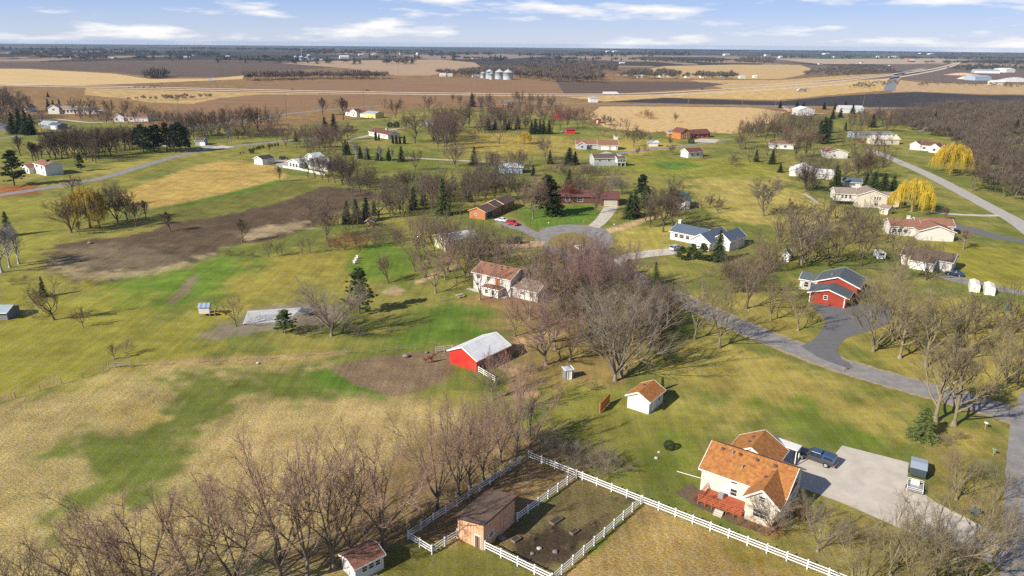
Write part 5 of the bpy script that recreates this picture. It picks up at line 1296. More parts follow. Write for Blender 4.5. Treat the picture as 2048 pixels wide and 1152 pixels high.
# the wood on the right: the nearer trees one by one
random.seed(77)
WOOD = [(1790, 235), (1830, 225), (1900, 215), (2060, 212), (2080, 300), (2080, 420), (2010, 400), (1960, 372), (1945, 330), (1900, 285), (1850, 268), (1800, 262)]
WG = [G(*p) for p in WOOD]
def inside(x, y, P):
    return bool(sdist(np.array([x]), np.array([y]), P)[0] > 0)
def scatter(P, n, dmin, seed):
    R = random.Random(seed); o = []
    xs, ys = [p[0] for p in P], [p[1] for p in P]
    for _ in range(n * 30):
        if len(o) >= n: break
        x, y = R.uniform(min(xs), max(xs)), R.uniform(min(ys), max(ys))
        if inside(x, y, P) and all((x - a) ** 2 + (y - b) ** 2 > dmin * dmin for a, b in o): o.append((x, y))
    return o
wood_pts = sorted(scatter(WG, 240, 5.0, 5), key=lambda p: p[1])
for q, (x, y) in enumerate(wood_pts[:10]):
    px, py = proj(x, y, 0)
    plant(px, py, None, random.choice(['maple', 'maple', 'oak', 'vase', 'slim']), random.choice(['brown', 'grey', 'olive', 'brown', 'dark']), random.uniform(.9, 1.3), random.uniform(8, 13), (x, y))
for px, py in ((2030, 268), (1985, 262), (1825, 255), (1868, 250), (1745, 255), (1720, 240), (1700, 250), (1760, 240), (1780, 250), (1735, 262), (1775, 262)):
    plant(px, py, None, 'spruce' if px in (2030, 1868, 1745) else 'maple', 'deep' if px in (2030, 1868, 1745) else 'brown', 1.1, 11)
# ------------------------------------------------------------------ far woods and thickets: masses nobody could count
def low_tree(seed, n=76, th=1.2):
    R = random.Random(seed)
    v, f = [], []
    def tri(a, b, c):
        k = len(v); v.extend((a, b, c)); f.append((k, k + 1, k + 2))
    for j in range(3):
        t = j * 2.09; tri((.15 * math.cos(t), .15 * math.sin(t), 0), (.15 * math.cos(t + 2.09), .15 * math.sin(t + 2.09), 0), (0, 0, 6))
    for i in range(n):
        an = R.uniform(0, 6.283); el = math.acos(R.uniform(-.2, 1)); rr = R.uniform(.25, 1) ** .6
        p = (3.3 * rr * math.sin(el) * math.cos(an), 3.3 * rr * math.sin(el) * math.sin(an), 5.4 + 4.6 * rr * math.cos(el))
        b = (p[0] * .55 + R.gauss(0, .3), p[1] * .55 + R.gauss(0, .3), 2.4 + (p[2] - 2.4) * .5)
        w = R.uniform(.10, .24) * th; o = norm((R.gauss(0, 1), R.gauss(0, 1), R.gauss(0, .4)))
        tri((b[0] - o[0] * w, b[1] - o[1] * w, b[2] - o[2] * w), (b[0] + o[0] * w, b[1] + o[1] * w, b[2] + o[2] * w), p)
    return np.array(v), np.array(f)
def low_conifer(seed, n=80):
    R = random.Random(seed); v, f = [], []
    for i in range(n):
        t = R.random() ** 1.3; z = .5 + 9.5 * t; r = 2.5 * (1 - t) + .1; an = R.uniform(0, 6.283); k = len(v)
        c, s = math.cos(an), math.sin(an)
        v += [(0 - s * .35, c * .35, z + .7), (s * .35, -c * .35, z + .7), (c * r, s * r, z - .4)]; f.append((k, k + 1, k + 2))
    return np.array(v), np.array(f)
LOW = [low_tree(q) for q in range(5)]
LOW2 = [bare_tree(400 + q, s, True) for q, s in enumerate(['maple', 'maple', 'vase', 'oak', 'round'])]
LOWC = [low_conifer(q) for q in range(3)]
def mass(name, pts, label, cat, hrange, col, lib=None, seed=0, wide=1.25, rnd=.2):
    R = random.Random(seed); V, Fc = [], []; n = 0
    for x, y in pts:
        v, f = R.choice(lib or LOW); s = R.uniform(*hrange) / 10; a = R.uniform(0, 6.283)
        c, d = math.cos(a), math.sin(a); w = s * wide * R.uniform(.85, 1.2)
        V.append(np.column_stack([(v[:, 0] * c - v[:, 1] * d) * w + x, (v[:, 0] * d + v[:, 1] * c) * w + y, v[:, 2] * s])); Fc.append(f + n); n += len(v)
    me = np_mesh(name, np.concatenate(V), np.concatenate(Fc), mat(name + '_' + '%.3f%.3f' % col[:2], col, .95, .35, .05, 0, detail=3, hue=.01))
    return tag(link(name, me), label, cat, None, 'stuff')
mass('woodland', wood_pts[10:], 'brown leafless wood filling the slope beyond the willow road', 'wood', (9, 13), (.125, .096, .074), LOW2, seed=1, wide=1.4)
mass('woodland', scatter(WG, 620, 3.0, 9), 'undergrowth of thin saplings within the brown leafless wood', 'wood', (6, 10), (.105, .082, .064), LOW, seed=2, wide=1.5)
GROVES = [([(1690, 268), (1800, 266), (1850, 240), (1780, 232), (1700, 245)], 49, (9, 13), (0.102, 0.076, 0.058), 'thin grove behind the long stable block'),
 ([(1500, 285), (1640, 275), (1650, 245), (1560, 240), (1500, 250)], 46, (10, 14), (0.106, 0.073, 0.058), 'dense grove around the pale house beneath maples'),
 ([(96, 318), (240, 306), (300, 290), (250, 282), (110, 300)], 46, (10, 14), (0.102, 0.079, 0.061), 'leafless thicket along the lawn above the lane'),
 ([(360, 282), (560, 276), (560, 266), (370, 268)], 48, (7, 12), (0.099, 0.073, 0.056), 'leafless hedge thicket below the tall maples'),
 ([(580, 300), (690, 296), (690, 270), (590, 272)], 30, (8, 12), (0.117, 0.082, 0.065), 'reddish grove beyond the sun room house'),
 ([(860, 300), (910, 300), (915, 262), (870, 258)], 27, (12, 18), (0.117, 0.085, 0.070), 'tall reddish grove beside the white ranch house'),
 ([(960, 262), (1060, 262), (1060, 235), (960, 232)], 40, (9, 13), (0.099, 0.076, 0.058), 'shady grove beyond the golden willow'),
 ([(900, 216), (1100, 216), (1170, 236), (1130, 250), (1080, 232), (900, 226)], 38, (9, 13), (0.111, 0.079, 0.065), 'straggling grove below the highway'),
 ([(850, 400), (1040, 388), (1040, 368), (850, 375)], 40, (8, 12), (0.108, 0.082, 0.065), 'leafless grove behind the brick ranch house'),
 ([(690, 395), (860, 395), (860, 372), (690, 372)], 22, (7, 10), (0.108, 0.082, 0.065), 'leafless row behind the tilled plot'),
 ([(-40, 262), (60, 258), (70, 225), (-40, 220)], 35, (10, 15), (0.097, 0.079, 0.067), 'grey grove at the edge of the far lane'),
 ([(150, 240), (330, 262), (350, 250), (160, 225)], 35, (8, 12), (0.108, 0.082, 0.067), 'sparse grove behind the twin gabled house'),
 ([(1240, 690), (1330, 690), (1350, 610), (1260, 600)], 19, (5, 8), (0.117, 0.090, 0.067), 'tangled thicket beside the road bend'),
 ([(1440, 590), (1560, 590), (1540, 540), (1450, 520)], 30, (3, 6), (0.111, 0.082, 0.061), 'low thicket below the slate blue roofed house'),
 ([(650, 505), (800, 495), (810, 470), (680, 470)], 30, (3, 5), (0.117, 0.085, 0.058), 'overgrown orchard thicket beside the tilled plot'),
 ([(820, 560), (960, 560), (950, 480), (840, 470)], 22, (8, 11), (0.136, 0.095, 0.074), 'pinkish maples beyond the white two storey house'),
 ([(1040, 560), (1100, 640), (1220, 700), (1240, 560), (1150, 520)], 38, (8, 11), (0.136, 0.098, 0.078), 'airy maples between the white two storey house and the road'),
 ([(1250, 640), (1320, 700), (1360, 640), (1290, 600)], 17, (8, 11), (0.116, 0.092, 0.068), 'dense grove at the inside of the road bend'),
 ([(600, 300), (700, 372), (740, 350), (640, 296)], 19, (8, 11), (0.116, 0.089, 0.068), 'leafless grove beside the paling fence'),
 ([(570, 430), (700, 490), (780, 455), (660, 405)], 14, (7, 10), (0.122, 0.092, 0.068), 'sparse maples at the head of the tilled plot'),
 ([(940, 365), (1070, 352), (1060, 318), (950, 325)], 22, (8, 11), (0.122, 0.092, 0.071), 'maples around the blue grey hipped garage'),
 ([(1150, 262), (1250, 285), (1260, 255), (1170, 238)], 16, (7, 10), (0.122, 0.089, 0.068), 'leafless trees beside the tan meadow'),
 ([(1440, 330), (1580, 330), (1560, 300), (1450, 300)], 11, (6, 9), (0.116, 0.089, 0.068), 'small maples on the meadow slope'),
 ([(300, 262), (560, 262), (560, 240), (380, 245)], 30, (10, 14), (0.109, 0.085, 0.068), 'tall leafless belt along the county road'),
 ([(740, 440), (880, 430), (900, 400), (760, 395)], 30, (8, 12), (0.111, 0.085, 0.061), 'leafless trees between the tilled plot and brick ranch house'),
 ([(860, 500), (960, 540), (1010, 500), (900, 470)], 22, (8, 12), (0.117, 0.090, 0.065), 'open grove around the pale green shed'),
 ([(1500, 560), (1700, 530), (1820, 500), (1700, 440), (1560, 460)], 29, (10, 14), (0.114, 0.088, 0.061), 'tall leafless grove behind the brick red house'),
 ([(1580, 385), (1720, 385), (1720, 330), (1600, 330)], 30, (8, 12), (0.106, 0.079, 0.058), 'leafless grove around the white sheeted building'),
 ([(1650, 300), (1760, 345), (1810, 310), (1700, 275)], 22, (8, 12), (0.106, 0.079, 0.058), 'leafless trees along the willow road'),
 ([(1880, 640), (2060, 640), (2060, 780), (1930, 790)], 12, (9, 13), (0.129, 0.102, 0.065), 'olive grove at the road corner'),
 ([(740, 300), (1050, 290), (1080, 235), (760, 215)], 32, (9, 13), (0.114, 0.082, 0.065), 'scattered maples around the long white ranch house'),
 ([(1040, 420), (1180, 400), (1180, 380), (1050, 385)], 25, (7, 10), (0.114, 0.085, 0.065), 'leafless trees before the maroon roofed house'),
 ([(1290, 445), (1440, 430), (1440, 400), (1290, 410)], 16, (7, 10), (0.114, 0.088, 0.065), 'leafless trees around the green roofed garage'),
 ([(1100, 570), (1220, 560), (1240, 500), (1120, 490)], 6, (8, 11), (0.129, 0.090, 0.076), 'pinkish maple saplings on the cul de sac'),
 ([(1080, 350), (1240, 372), (1240, 345), (1100, 325)], 42, (3, 6), (0.123, 0.090, 0.067), 'brushy thicket behind the maroon roofed house'),
]
for q, (poly, n, hr, col, lab) in enumerate(GROVES):
    mass('thicket', scatter([G(*p) for p in poly], n, 1.5, 200 + q), lab, 'thicket', hr, col, LOW2, 300 + q, 1.35)
FW = [  # polygon px, count, heights, colour
 ([(1010, 146), (1035, 158), (1090, 163), (1195, 166), (1206, 160), (1198, 152), (1100, 148)], 420, (14, 19), (.12, .095, .078), 'dense brown wood beside the tall grain bins'),
 ([(1040, 132), (1060, 143), (1110, 146), (1230, 148), (1232, 136), (1150, 130), (1090, 128)], 420, (14, 20), (.115, .095, .085), 'grey brown wood behind the grain bin wood'),
 ([(870, 150), (930, 156), (968, 156), (1010, 152), (1010, 142), (930, 146)], 200, (12, 17), (.125, .098, .08), 'bare grove around the grain bin farmyard'),
 ([(488, 158), (600, 156), (700, 154.5), (780, 156), (780, 159), (640, 159), (490, 162)], 260, (12, 18), (.135, .105, .085), 'long leafless hedgerow across the ploughed fields'),
 ([(285, 155), (310, 152), (338, 154), (330, 157), (295, 158)], 70, (12, 17), (.10, .088, .075), 'round isolated copse in the dark ploughed field'),
 ([(20, 112), (60, 116), (110, 122), (180, 124), (232, 121), (200, 113), (120, 106), (40, 106)], 300, (14, 20), (.09, .085, .075), 'wooded farmstead grove on the left plain'),
 ([(385, 112), (400, 113), (440, 113), (450, 110), (420, 107)], 60, (14, 20), (.065, .07, .062), 'small dark grove around white farmhouses'),
 ([(855, 113), (900, 115), (920, 113), (900, 110), (860, 110)], 70, (14, 18), (.045, .055, .045), 'distant line of dark evergreens on the plain'),
 ([(1240, 156), (1260, 158), (1350, 158), (1362, 152), (1330, 147), (1270, 147)], 180, (12, 17), (.105, .090, .075), 'grove sheltering the white farmhouses by tan field'),
 ([(1365, 157), (1430, 159), (1475, 158), (1470, 152), (1400, 152)], 110, (11, 16), (.11, .092, .078), 'thin row of trees beside white farmhouses'),
 ([(1262, 122), (1340, 127), (1345, 122), (1290, 118)], 90, (13, 18), (.11, .09, .08), 'brown copse past the stubble field'),
 ([(1345, 126), (1450, 129), (1455, 124), (1350, 121)], 90, (12, 17), (.07, .07, .055), 'dark windbreak row along the stubble field'),
 ([(1465, 125), (1480, 129), (1545, 130), (1552, 121), (1500, 116)], 160, (14, 20), (.095, .082, .075), 'dense rounded wood at the far edge of stubble'),
 ([(1600, 150), (1640, 156), (1700, 153), (1790, 146), (1785, 136), (1700, 133), (1640, 140)], 330, (9, 14), (.11, .092, .075), 'scrubby wood beside the curving highway'),
 ([(1890, 139), (1960, 143), (2060, 142), (2080, 136), (1960, 133)], 160, (11, 15), (.055, .062, .052), 'dark evergreen belt behind the far warehouses'),
 ([(1820, 176), (1860, 170), (1950, 172), (2080, 178), (2080, 172), (1950, 166), (1840, 166)], 140, (4, 7), (.16, .12, .09), 'scrub along the far dark field edge'),
 ([(1690, 176), (1720, 168), (1790, 162), (1800, 168), (1740, 178)], 90, (4, 7), (.17, .125, .085), 'scrubby bank below the highway bridge'),
 ([(240, 203), (330, 196), (420, 193), (430, 197), (330, 203)], 60, (4, 7), (.21, .155, .10), 'rough scrub along the highway verge'),
 ([(1900, 112), (2060, 116), (2080, 112), (1950, 109)], 140, (14, 20), (.07, .07, .07), 'distant dark wood near the horizon'),
 ([(1180, 265), (1240, 268), (1400, 272), (1480, 268), (1480, 265), (1340, 266), (1230, 262)], 60, (1.5, 3.5), (.30, .18, .10), 'russet brush along the tan meadow edge'),
 ([(250, 178), (330, 170), (350, 172), (300, 180)], 30, (3, 5), (.22, .16, .10), 'low brush beside the pale highway'),
]
for q, (poly, n, hr, col, lab) in enumerate(FW):
    mass('tree_belt', scatter([G(*p) for p in poly], int(n * .68), 0.5, q), lab, 'wood', hr, col, LOWC + LOW if 'evergreen' in lab or 'dark' in lab else LOW, q, 1.5)
# belts towards the horizon
R = random.Random(4)
for q, (d, n, lab) in enumerate(((2600, 200, 'thin far belt of trees across the plain'), (3600, 330, 'broken tree line two fields short of the horizon'), (5200, 450, 'blue grey tree line just under the horizon'), (8000, 600, 'hazy last tree line on the horizon'))):
    pts = []
    while len(pts) < n:
        c, w = R.uniform(-1, 1) * d * .85, R.uniform(.02, .12) * d
        dd = d * R.uniform(.82, 1.2)
        for _ in range(int(w / 7)): pts.append((c + R.uniform(-w, w), dd + R.gauss(0, 30) + R.uniform(-.3, .3) * w))
    mass('tree_belt', pts, lab, 'wood', (13, 21), (.055, .062, .055), LOW + LOWC, 50 + q, 3.0 if d < 5000 else 5.5)
# ------------------------------------------------------------------ fences
VINYL = mat('white_vinyl', (.80, .79, .78), .5, .05, 2)
def fence(name, label, px, post_gap, post_h, rails, mt, pw=.14, rw=.05, rh=.14, pts=None, group=None):
    P = [Vector((*G(*p), 0)) for p in px] if pts is None else pts
    root = tag(empty(name, P[0]), label, 'fence', group)
    post_me = MB().box(-pw / 2, pw / 2, -pw / 2, pw / 2, -.1, post_h).box(-pw / 2 - .02, pw / 2 + .02, -pw / 2 - .02, pw / 2 + .02, post_h, post_h + .05).mesh('post', mt) if pw > .12 else MB().box(-pw / 2, pw / 2, -pw / 2, pw / 2, -.1, post_h).mesh('post', mt)
    first = True
    for a, b in zip(P[:-1], P[1:]):
        n = max(1, round((b - a).length / post_gap)); d = (b - a) / n; rz = math.atan2(d.y, d.x)
        rail_me = [MB().box(.02, d.length - .02, -rw / 2, rw / 2, z - rh / 2, z + rh / 2).mesh('rail', mt) for z in rails]
        for q in range(n + 1):
            p = a + d * q - P[0]
            if q or first:
                link('post', post_me, root, p, rz)
            if q < n:
                for r in rail_me: link('rail', r, root, p, rz)
        first = False
    return root
R3 = (.40, .78, 1.16)
fence('white_fence', 'white three rail pen fence along the bare maple trunks behind the plank shelter', [(816, 1079), (1040, 928)], 2.4, 1.35, R3, VINYL)
fence('white_fence', 'short white fence closing the pen beside the plank shelter door', [(816, 1079), (864, 1109), (915, 1076)], 2.4, 1.35, R3, VINYL)
fence('white_fence', 'long white three rail fence running past the orange roofed house', [(1057, 917), (1284, 1008), (1700, 1172)], 2.4, 1.35, R3, VINYL)
fence('white_fence', 'white fence dividing the two pens behind the plank shelter', [(1034, 1043), (1153, 956)], 2.4, 1.35, R3, VINYL)
fence('white_fence', 'white fence closing the raised bed pen against the straw field', [(1282, 1008), (1100, 1170)], 2.4, 1.35, R3, VINYL)
fence('white_fence', 'white fence from the plank shelter corner across the photo bottom', [(970, 1100), (1104, 1166)], 2.4, 1.35, R3, VINYL)
fence('paling_fence', 'low white paling fence around the sun room house', [(566, 336), (600, 341), (650, 352)], 2.5, 1.2, (.3, .6, .9, 1.1), VINYL, rh=.2)
OLDW = mat('weathered_wood', (.30, .26, .21), .9, .25, 3, .1)
fence('wire_fence', 'weathered post and wire fence between lawn and straw pasture', [(-20, 812), (80, 781), (165, 756), (207, 743), (232, 735), (330, 731), (400, 726), (475, 722), (540, 719), (610, 713), (690, 708), (755, 705), (830, 700), (880, 697)], 4.6, 1.25, (.5, .8, 1.1), OLDW, .11, .012, .012)
fence('field_gate', 'long grey wooden rail gate set in the wire fence', [(218, 737), (262, 735)], 3.0, 1.3, (.7, 1.2), OLDW, .14, .06, .14)
fence('corral_fence', 'pale rail fence joining the red barn wall', [(872, 706), (905, 702)], 2.0, 1.4, (.5, .95, 1.3), mat('pale_wood', (.55, .50, .43), .8, .15, 3), .12, .05, .12)
fence('corral_fence', 'white rail fence leading from the red barn front corner', [(957, 745), (990, 765)], 2.0, 1.3, (.4, .8, 1.2), VINYL, .12, .05, .12)
fence('rail_fence', 'dark rail fence beside the brick red house garden', [(1470, 586), (1540, 582), (1600, 582)], 2.6, 1.1, (.5, .9), mat('dark_wood', (.10, .085, .07), .9, .2, 3), .12, .05, .12)
fence('rail_fence', 'low dark fence across the back lawn of the hidden white house', [(1690, 540), (1740, 538), (1800, 545)], 2.6, 1.0, (.4, .8), MATS['dark_wood'], .1, .05, .12)
# red plank screen
p0, p1 = Vector((*G(1200, 827), 0)), Vector((*G(1219, 806), 0))
scr = tag(empty('plank_screen', p0, math.atan2((p1 - p0).y, (p1 - p0).x)), 'upright red brown plank screen standing on the lawn', 'fence panel')
Lp = (p1 - p0).length
PLK = mat('red_plank', (.50, .17, .065), .85, .2, 2, .05)
for q in range(14): MB().box(Lp * q / 14 + .01, Lp * (q + 1) / 14 - .01, -.03, .03, .15, 1.9).build('plank', PLK, scr)
for q in (0, .5, 1): MB().box(Lp * q - .06, Lp * q + .06, .03, .15, 0, 2.0).build('post', PLK, scr)
for zz in (.5, 1.5): MB().box(0, Lp, -.07, -.03, zz - .05, zz + .05).build('batten', PLK, scr)

# ------------------------------------------------------------------ vehicles
TYRE = mat('tyre', (.02, .02, .02), .9, .1, 4); RIM = mat('rim', (.5, .5, .5), .4, .05, 4, metal=.6)
LAMP = mat('lamp_glass', (.75, .75, .72), .2, .05, 4); TAIL = mat('tail_lamp', (.35, .02, .02), .3, .05, 4)
def paint(n, c): return mat('paint_' + n, c, .28, .04, 2, spec=.6)
def wheel(root, x, y, r, w):
    t = MB().tube([(x, y - w / 2, r), (x, y + w / 2, r)], r, 16).build('wheel', TYRE, root)
    for s in (-1, 1): MB().tube([(x, y + s * (w / 2 - .01), r), (x, y + s * (w / 2 + .012), r)], r * .62, 12).build('rim', RIM, t)
def rsec(x, w, z0, z1, b=.12):
    b = min(b, (z1 - z0) * .45)
    return [(x, -w + b, z0), (x, w - b, z0), (x, w, z0 + b), (x, w, z1 - b), (x, w - b, z1), (x, -w + b, z1), (x, -w, z1 - b), (x, -w, z0 + b)]
def vehicle(kind, px, py, toward, colname, col, label, name='car', L_=None, group='vehicles parked about the neighbourhood', roofcol=None):
    """nose points from (px,py) towards pixel `toward`"""
    a, b = Vector(G(px, py)), Vector(G(*toward))
    d = b - a; rz = math.atan2(d.y, d.x)
    root = tag(empty(name, (a.x, a.y, .03), rz), label, {'pickup': 'pickup truck', 'suv': 'suv', 'sedan': 'car', 'van': 'van'}[kind], group)
    P = paint(colname, col)
    S = dict(sedan=dict(L=4.7, w=.90, zb=.28, belt=.92, top=1.45, wb=2.75, r=.33, prof=[(-2.33, .45, .78), (-2.28, .30, .95), (-1.3, .25, 1.0), (0, .25, .98), (1.0, .25, .95), (1.9, .28, .82), (2.30, .32, .66)], cab=[(-1.75, .98), (-1.1, 1.42), (.25, 1.45), (1.15, .96)]),
             suv=dict(L=4.8, w=.95, zb=.32, belt=1.05, top=1.75, wb=2.8, r=.37, prof=[(-2.38, .5, 1.0), (-2.33, .35, 1.12), (-1, .3, 1.12), (.9, .3, 1.1), (1.0, .3, 1.08), (1.95, .33, .98), (2.36, .38, .8)], cab=[(-2.28, 1.1), (-2.0, 1.70), (.2, 1.76), (1.1, 1.08)]),
             pickup=dict(L=5.9, w=1.0, zb=.45, belt=1.25, top=1.90, wb=3.65, r=.41, prof=[(-2.92, .55, 1.15), (-2.88, .48, 1.22), (-.95, .45, 1.22), (.3, .45, 1.22), (1.15, .45, 1.20), (2.6, .48, 1.12), (2.92, .55, .95)], cab=[(-1.05, 1.2), (-.9, 1.86), (.55, 1.90), (1.25, 1.2)]),
             van=dict(L=5.2, w=1.0, zb=.35, belt=1.1, top=2.1, wb=3.1, r=.36, prof=[(-2.55, .5, 1.1), (-2.5, .35, 1.15), (0, .32, 1.15), (1.5, .32, 1.15), (2.2, .35, 1.05), (2.55, .4, .9)], cab=[(-2.5, 1.1), (-2.4, 2.05), (.9, 2.1), (1.8, 1.12)]))[kind]
    secs = [rsec(x, S['w'] * (.93 if i in (0, len(S['prof']) - 1) else 1), z0, z1, .14) for i, (x, z0, z1) in enumerate(S['prof'])]
    body = MB().loft(secs).build('body', P, root)
    c = S['cab']; w0, w1_ = S['w'] * .95, S['w'] * .76
    cabin = MB()
    cabin.loft([[(c[0][0], -w0, c[0][1]), (c[0][0], w0, c[0][1]), (c[0][0] + .02, w0, c[0][1] + .01), (c[0][0] + .02, -w0, c[0][1] + .01)],
                [(c[1][0], -w1_, c[1][1] - .06), (c[1][0], w1_, c[1][1] - .06), (c[1][0], w1_ - .05, c[1][1]), (c[1][0], -w1_ + .05, c[1][1])],
                [(c[2][0], -w1_, c[2][1] - .06), (c[2][0], w1_, c[2][1] - .06), (c[2][0], w1_ - .05, c[2][1]), (c[2][0], -w1_ + .05, c[2][1])],
                [(c[3][0], -w0, c[3][1] - .02), (c[3][0], w0, c[3][1] - .02), (c[3][0], w0, c[3][1]), (c[3][0], -w0, c[3][1])]])
    g = MB()
    zb, zt = c[0][1], c[1][1]
    hull = [(c[0][0], w0, c[0][1] - .02), (c[1][0], w1_, zt - .07), (c[2][0], w1_, zt - .07), (c[3][0], w0, c[3][1] - .02)]
    # cabin shell: pillars and roof in paint, glass set between
    sh = MB()
    roof = [(c[1][0] + .05, -w1_, zt - .05), (c[2][0] - .02, -w1_, zt - .05), (c[2][0] - .02, w1_, zt - .05), (c[1][0] + .05, w1_, zt - .05)]
    top = [(x * .985 + c[1][0] * .015, y * .93, zt + .02) for x, y, z in roof]
    sh.poly(top)
    for q in range(4): sh.poly([roof[q], roof[(q + 1) % 4], top[(q + 1) % 4], top[q]])
    for s in (-1, 1):
        for (ax, az, bx, bz) in ((c[0][0], c[0][1] - .02, c[1][0] + .03, zt - .04), (c[3][0], c[3][1] - .02, c[2][0], zt - .04), ((c[0][0] + c[3][0]) / 2 - .1, zb - .02, (c[1][0] + c[2][0]) / 2, zt - .04)):
            sh.bar((ax, s * w0, az), (bx, s * w1_, bz), .07, .09)
    sh.build('roof', paint(roofcol[0], roofcol[1]) if roofcol else P, root)
    gl = MB()
    for s in (-1, 1): gl.poly([(x, s * (y - .015), z) for x, y, z in hull])
    gl.poly([(c[0][0] + .02, -w0, c[0][1]), (c[0][0] + .02, w0, c[0][1]), (c[1][0] + .02, w1_, zt - .06), (c[1][0] + .02, -w1_, zt - .06)])
    gl.poly([(c[3][0] - .02, -w0, c[3][1]), (c[3][0] - .02, w0, c[3][1]), (c[2][0] - .02, w1_, zt - .06), (c[2][0] - .02, -w1_, zt - .06)])
    gl.build('windows', GLASS, root)
    for s in (-1, 1):
        for x in (-S['wb'] / 2, S['wb'] / 2): wheel(root, x, s * (S['w'] - .10), S['r'], .24)
        xf, xr = S['prof'][-1][0], S['prof'][0][0]
        MB().box(xf - .12, xf + .02, s * S['w'] * .72 - .14, s * S['w'] * .72 + .14, S['prof'][-1][2] - .2, S['prof'][-1][2] - .03).build('headlight', LAMP, root)
        MB().box(xr - .02, xr + .08, s * S['w'] * .82 - .08, s * S['w'] * .82 + .08, S['prof'][0][2] - .3, S['prof'][0][2] - .02).build('tail_light', TAIL, root)
        MB().box(c[3][0] - .35, c[3][0] - .15, s * (S['w'] + .02) - .09, s * (S['w'] + .02) + .09, zb + .02, zb + .17).build('mirror', P, root)
    if kind == 'pickup':      # hard topper over the bed
        tp = MB().loft([[(-2.9, -.92, 1.2), (-2.9, .92, 1.2), (-2.78, .78, 1.85), (-2.78, -.78, 1.85)], [(-1.08, -.92, 1.2), (-1.08, .92, 1.2), (-1.08, .78, 1.88), (-1.08, -.78, 1.88)]]).build('bed_topper', paint(roofcol[0], roofcol[1]) if roofcol else P, root)
        for s in (-1, 1): MB().poly([(-2.6, s * .905, 1.32), (-1.3, s * .905, 1.32), (-1.3, s * .835, 1.68), (-2.6, s * .835, 1.68)]).build('topper_window', GLASS, tp)
        MB().box(2.88, 3.0, -.95, .95, .5, .72).build('bumper', RIM, root); MB().box(-3.02, -2.9, -.95, .95, .52, .72).build('bumper', RIM, root)
        MB().box(2.9, 2.96, -.6, .6, .75, 1.0).build('grille', DARKM, root)
    return root
vehicle('pickup', 1630, 922, (1590, 908), 'slate', (.045, .050, .058), 'dark grey pickup with blue topper parked on the concrete drive', 'pickup_truck', roofcol=('navy', (.035, .075, .15)))
vehicle('sedan', 1003, 443, (985, 440), 'white', (.75, .75, .75), 'white car parked beside the brick ranch house')
vehicle('suv', 1026, 450, (1044, 454), 'red', (.40, .02, .03), 'dark red car at the end of the ranch house drive')
vehicle('van', 1028, 487, (1010, 487), 'black', (.012, .013, .02), 'black minivan on the sandy drive near the pale green shed', 'minivan')
vehicle('sedan', 1158, 499, (1150, 493), 'white', (.75, .75, .75), 'white car on the cul de sac behind pink twigs')
vehicle('suv', 1352, 500, (1364, 497), 'silver', (.45, .50, .54), 'silver blue car beside the slate blue roofed house')
vehicle('sedan', 1908, 551, (1890, 548), 'navy2', (.015, .05, .12), 'dark blue car parked by the half hidden white house')
vehicle('sedan', 146, 254, (158, 254), 'grey', (.12, .12, .13), 'dark grey car beside the slate house')
vehicle('suv', 568, 319, (580, 319), 'dkgreen', (.02, .03, .025), 'dark car between the black roofed garage and the sun room house')
vehicle('sedan', 1720, 285, (1710, 285), 'red2', (.45, .03, .03), 'red car beside the beige metal barn')
vehicle('suv', 1128, 265, (1118, 265), 'grey2', (.3, .31, .32), 'grey machine parked beside the low red shed')
for q, (x, y, c) in enumerate(((735, 181.5, (.08, .08, .09)), (787, 182.5, (.25, .30, .34)), (586, 180, (.10, .09, .09)), (1405, 179, (.10, .05, .04)), (1596, 174, (.6, .6, .6)))):
    vehicle('suv', x, y, (x + 6, y), 'road%d' % q, c, ['dark car driving along the pale highway', 'silver blue car driving on the highway', 'small dark car alone on the empty highway stretch', 'brown car climbing the highway curve', 'white car on the highway curve'][q], group='traffic on the highway')
def lorry(px, py, tx, ty, L_, box, cabc, label):
    a, b = Vector(G(px, py)), Vector(G(tx, ty)); d = b - a
    r = tag(empty('lorry', (a.x, a.y, .08), math.atan2(d.y, d.x)), label, 'lorry', 'traffic on the highway')
    MB().box(-L_ / 2, L_ / 2 - 3.2, -1.3, 1.3, 1.1, 4.0).build('trailer', paint('tr' + label[:6], box), r)
    MB().loft([rsec(L_ / 2 - 2.9, 1.2, .7, 3.3), rsec(L_ / 2 - 1.4, 1.2, .7, 3.2), rsec(L_ / 2 - 1.0, 1.15, .7, 2.0), rsec(L_ / 2, 1.1, .8, 1.9)]).build('cab', paint('cb' + label[:6], cabc), r)
    MB().poly([(L_ / 2 - 1.36, -1, 2.2), (L_ / 2 - 1.36, 1, 2.2), (L_ / 2 - 1.42, 1, 3.0), (L_ / 2 - 1.42, -1, 3.0)]).build('windscreen', GLASS, r)
    for x in (-L_ / 2 + 1.2, -L_ / 2 + 2.5, L_ / 2 - 4.2, L_ / 2 - .8):
        for s in (-1, 1): wheel(r, x, s * 1.1, .5, .4)
lorry(1222, 190, 1250, 190, 21, (.72, .72, .70), (.7, .7, .7), 'white articulated lorry on the highway')
lorry(1603, 183, 1570, 184, 18, (.38, .40, .42), (.5, .5, .5), 'silver tanker lorry below the highway scrub')
lorry(1584, 226, 1570, 226, 8, (.65, .18, .04), (.65, .2, .05), 'orange lorry parked beside the white machine hall')

# ------------------------------------------------------------------ yard things
def at(name, label, cat, px, py, to=None, group=None):
    a = G(px, py); rz = 0
    if to: b = G(*to); rz = math.atan2(b[1] - a[1], b[0] - a[0])
    return tag(empty(name, (a[0], a[1], 0), rz), label, cat, group)
BLUE = mat('blue_paint', (.13, .26, .42), .6, .1, 2); YEL = mat('yellow_plastic', (.70, .48, .03), .4, .05, 2); WOODM = mat('play_wood', (.40, .27, .14), .85, .2, 3, .05)
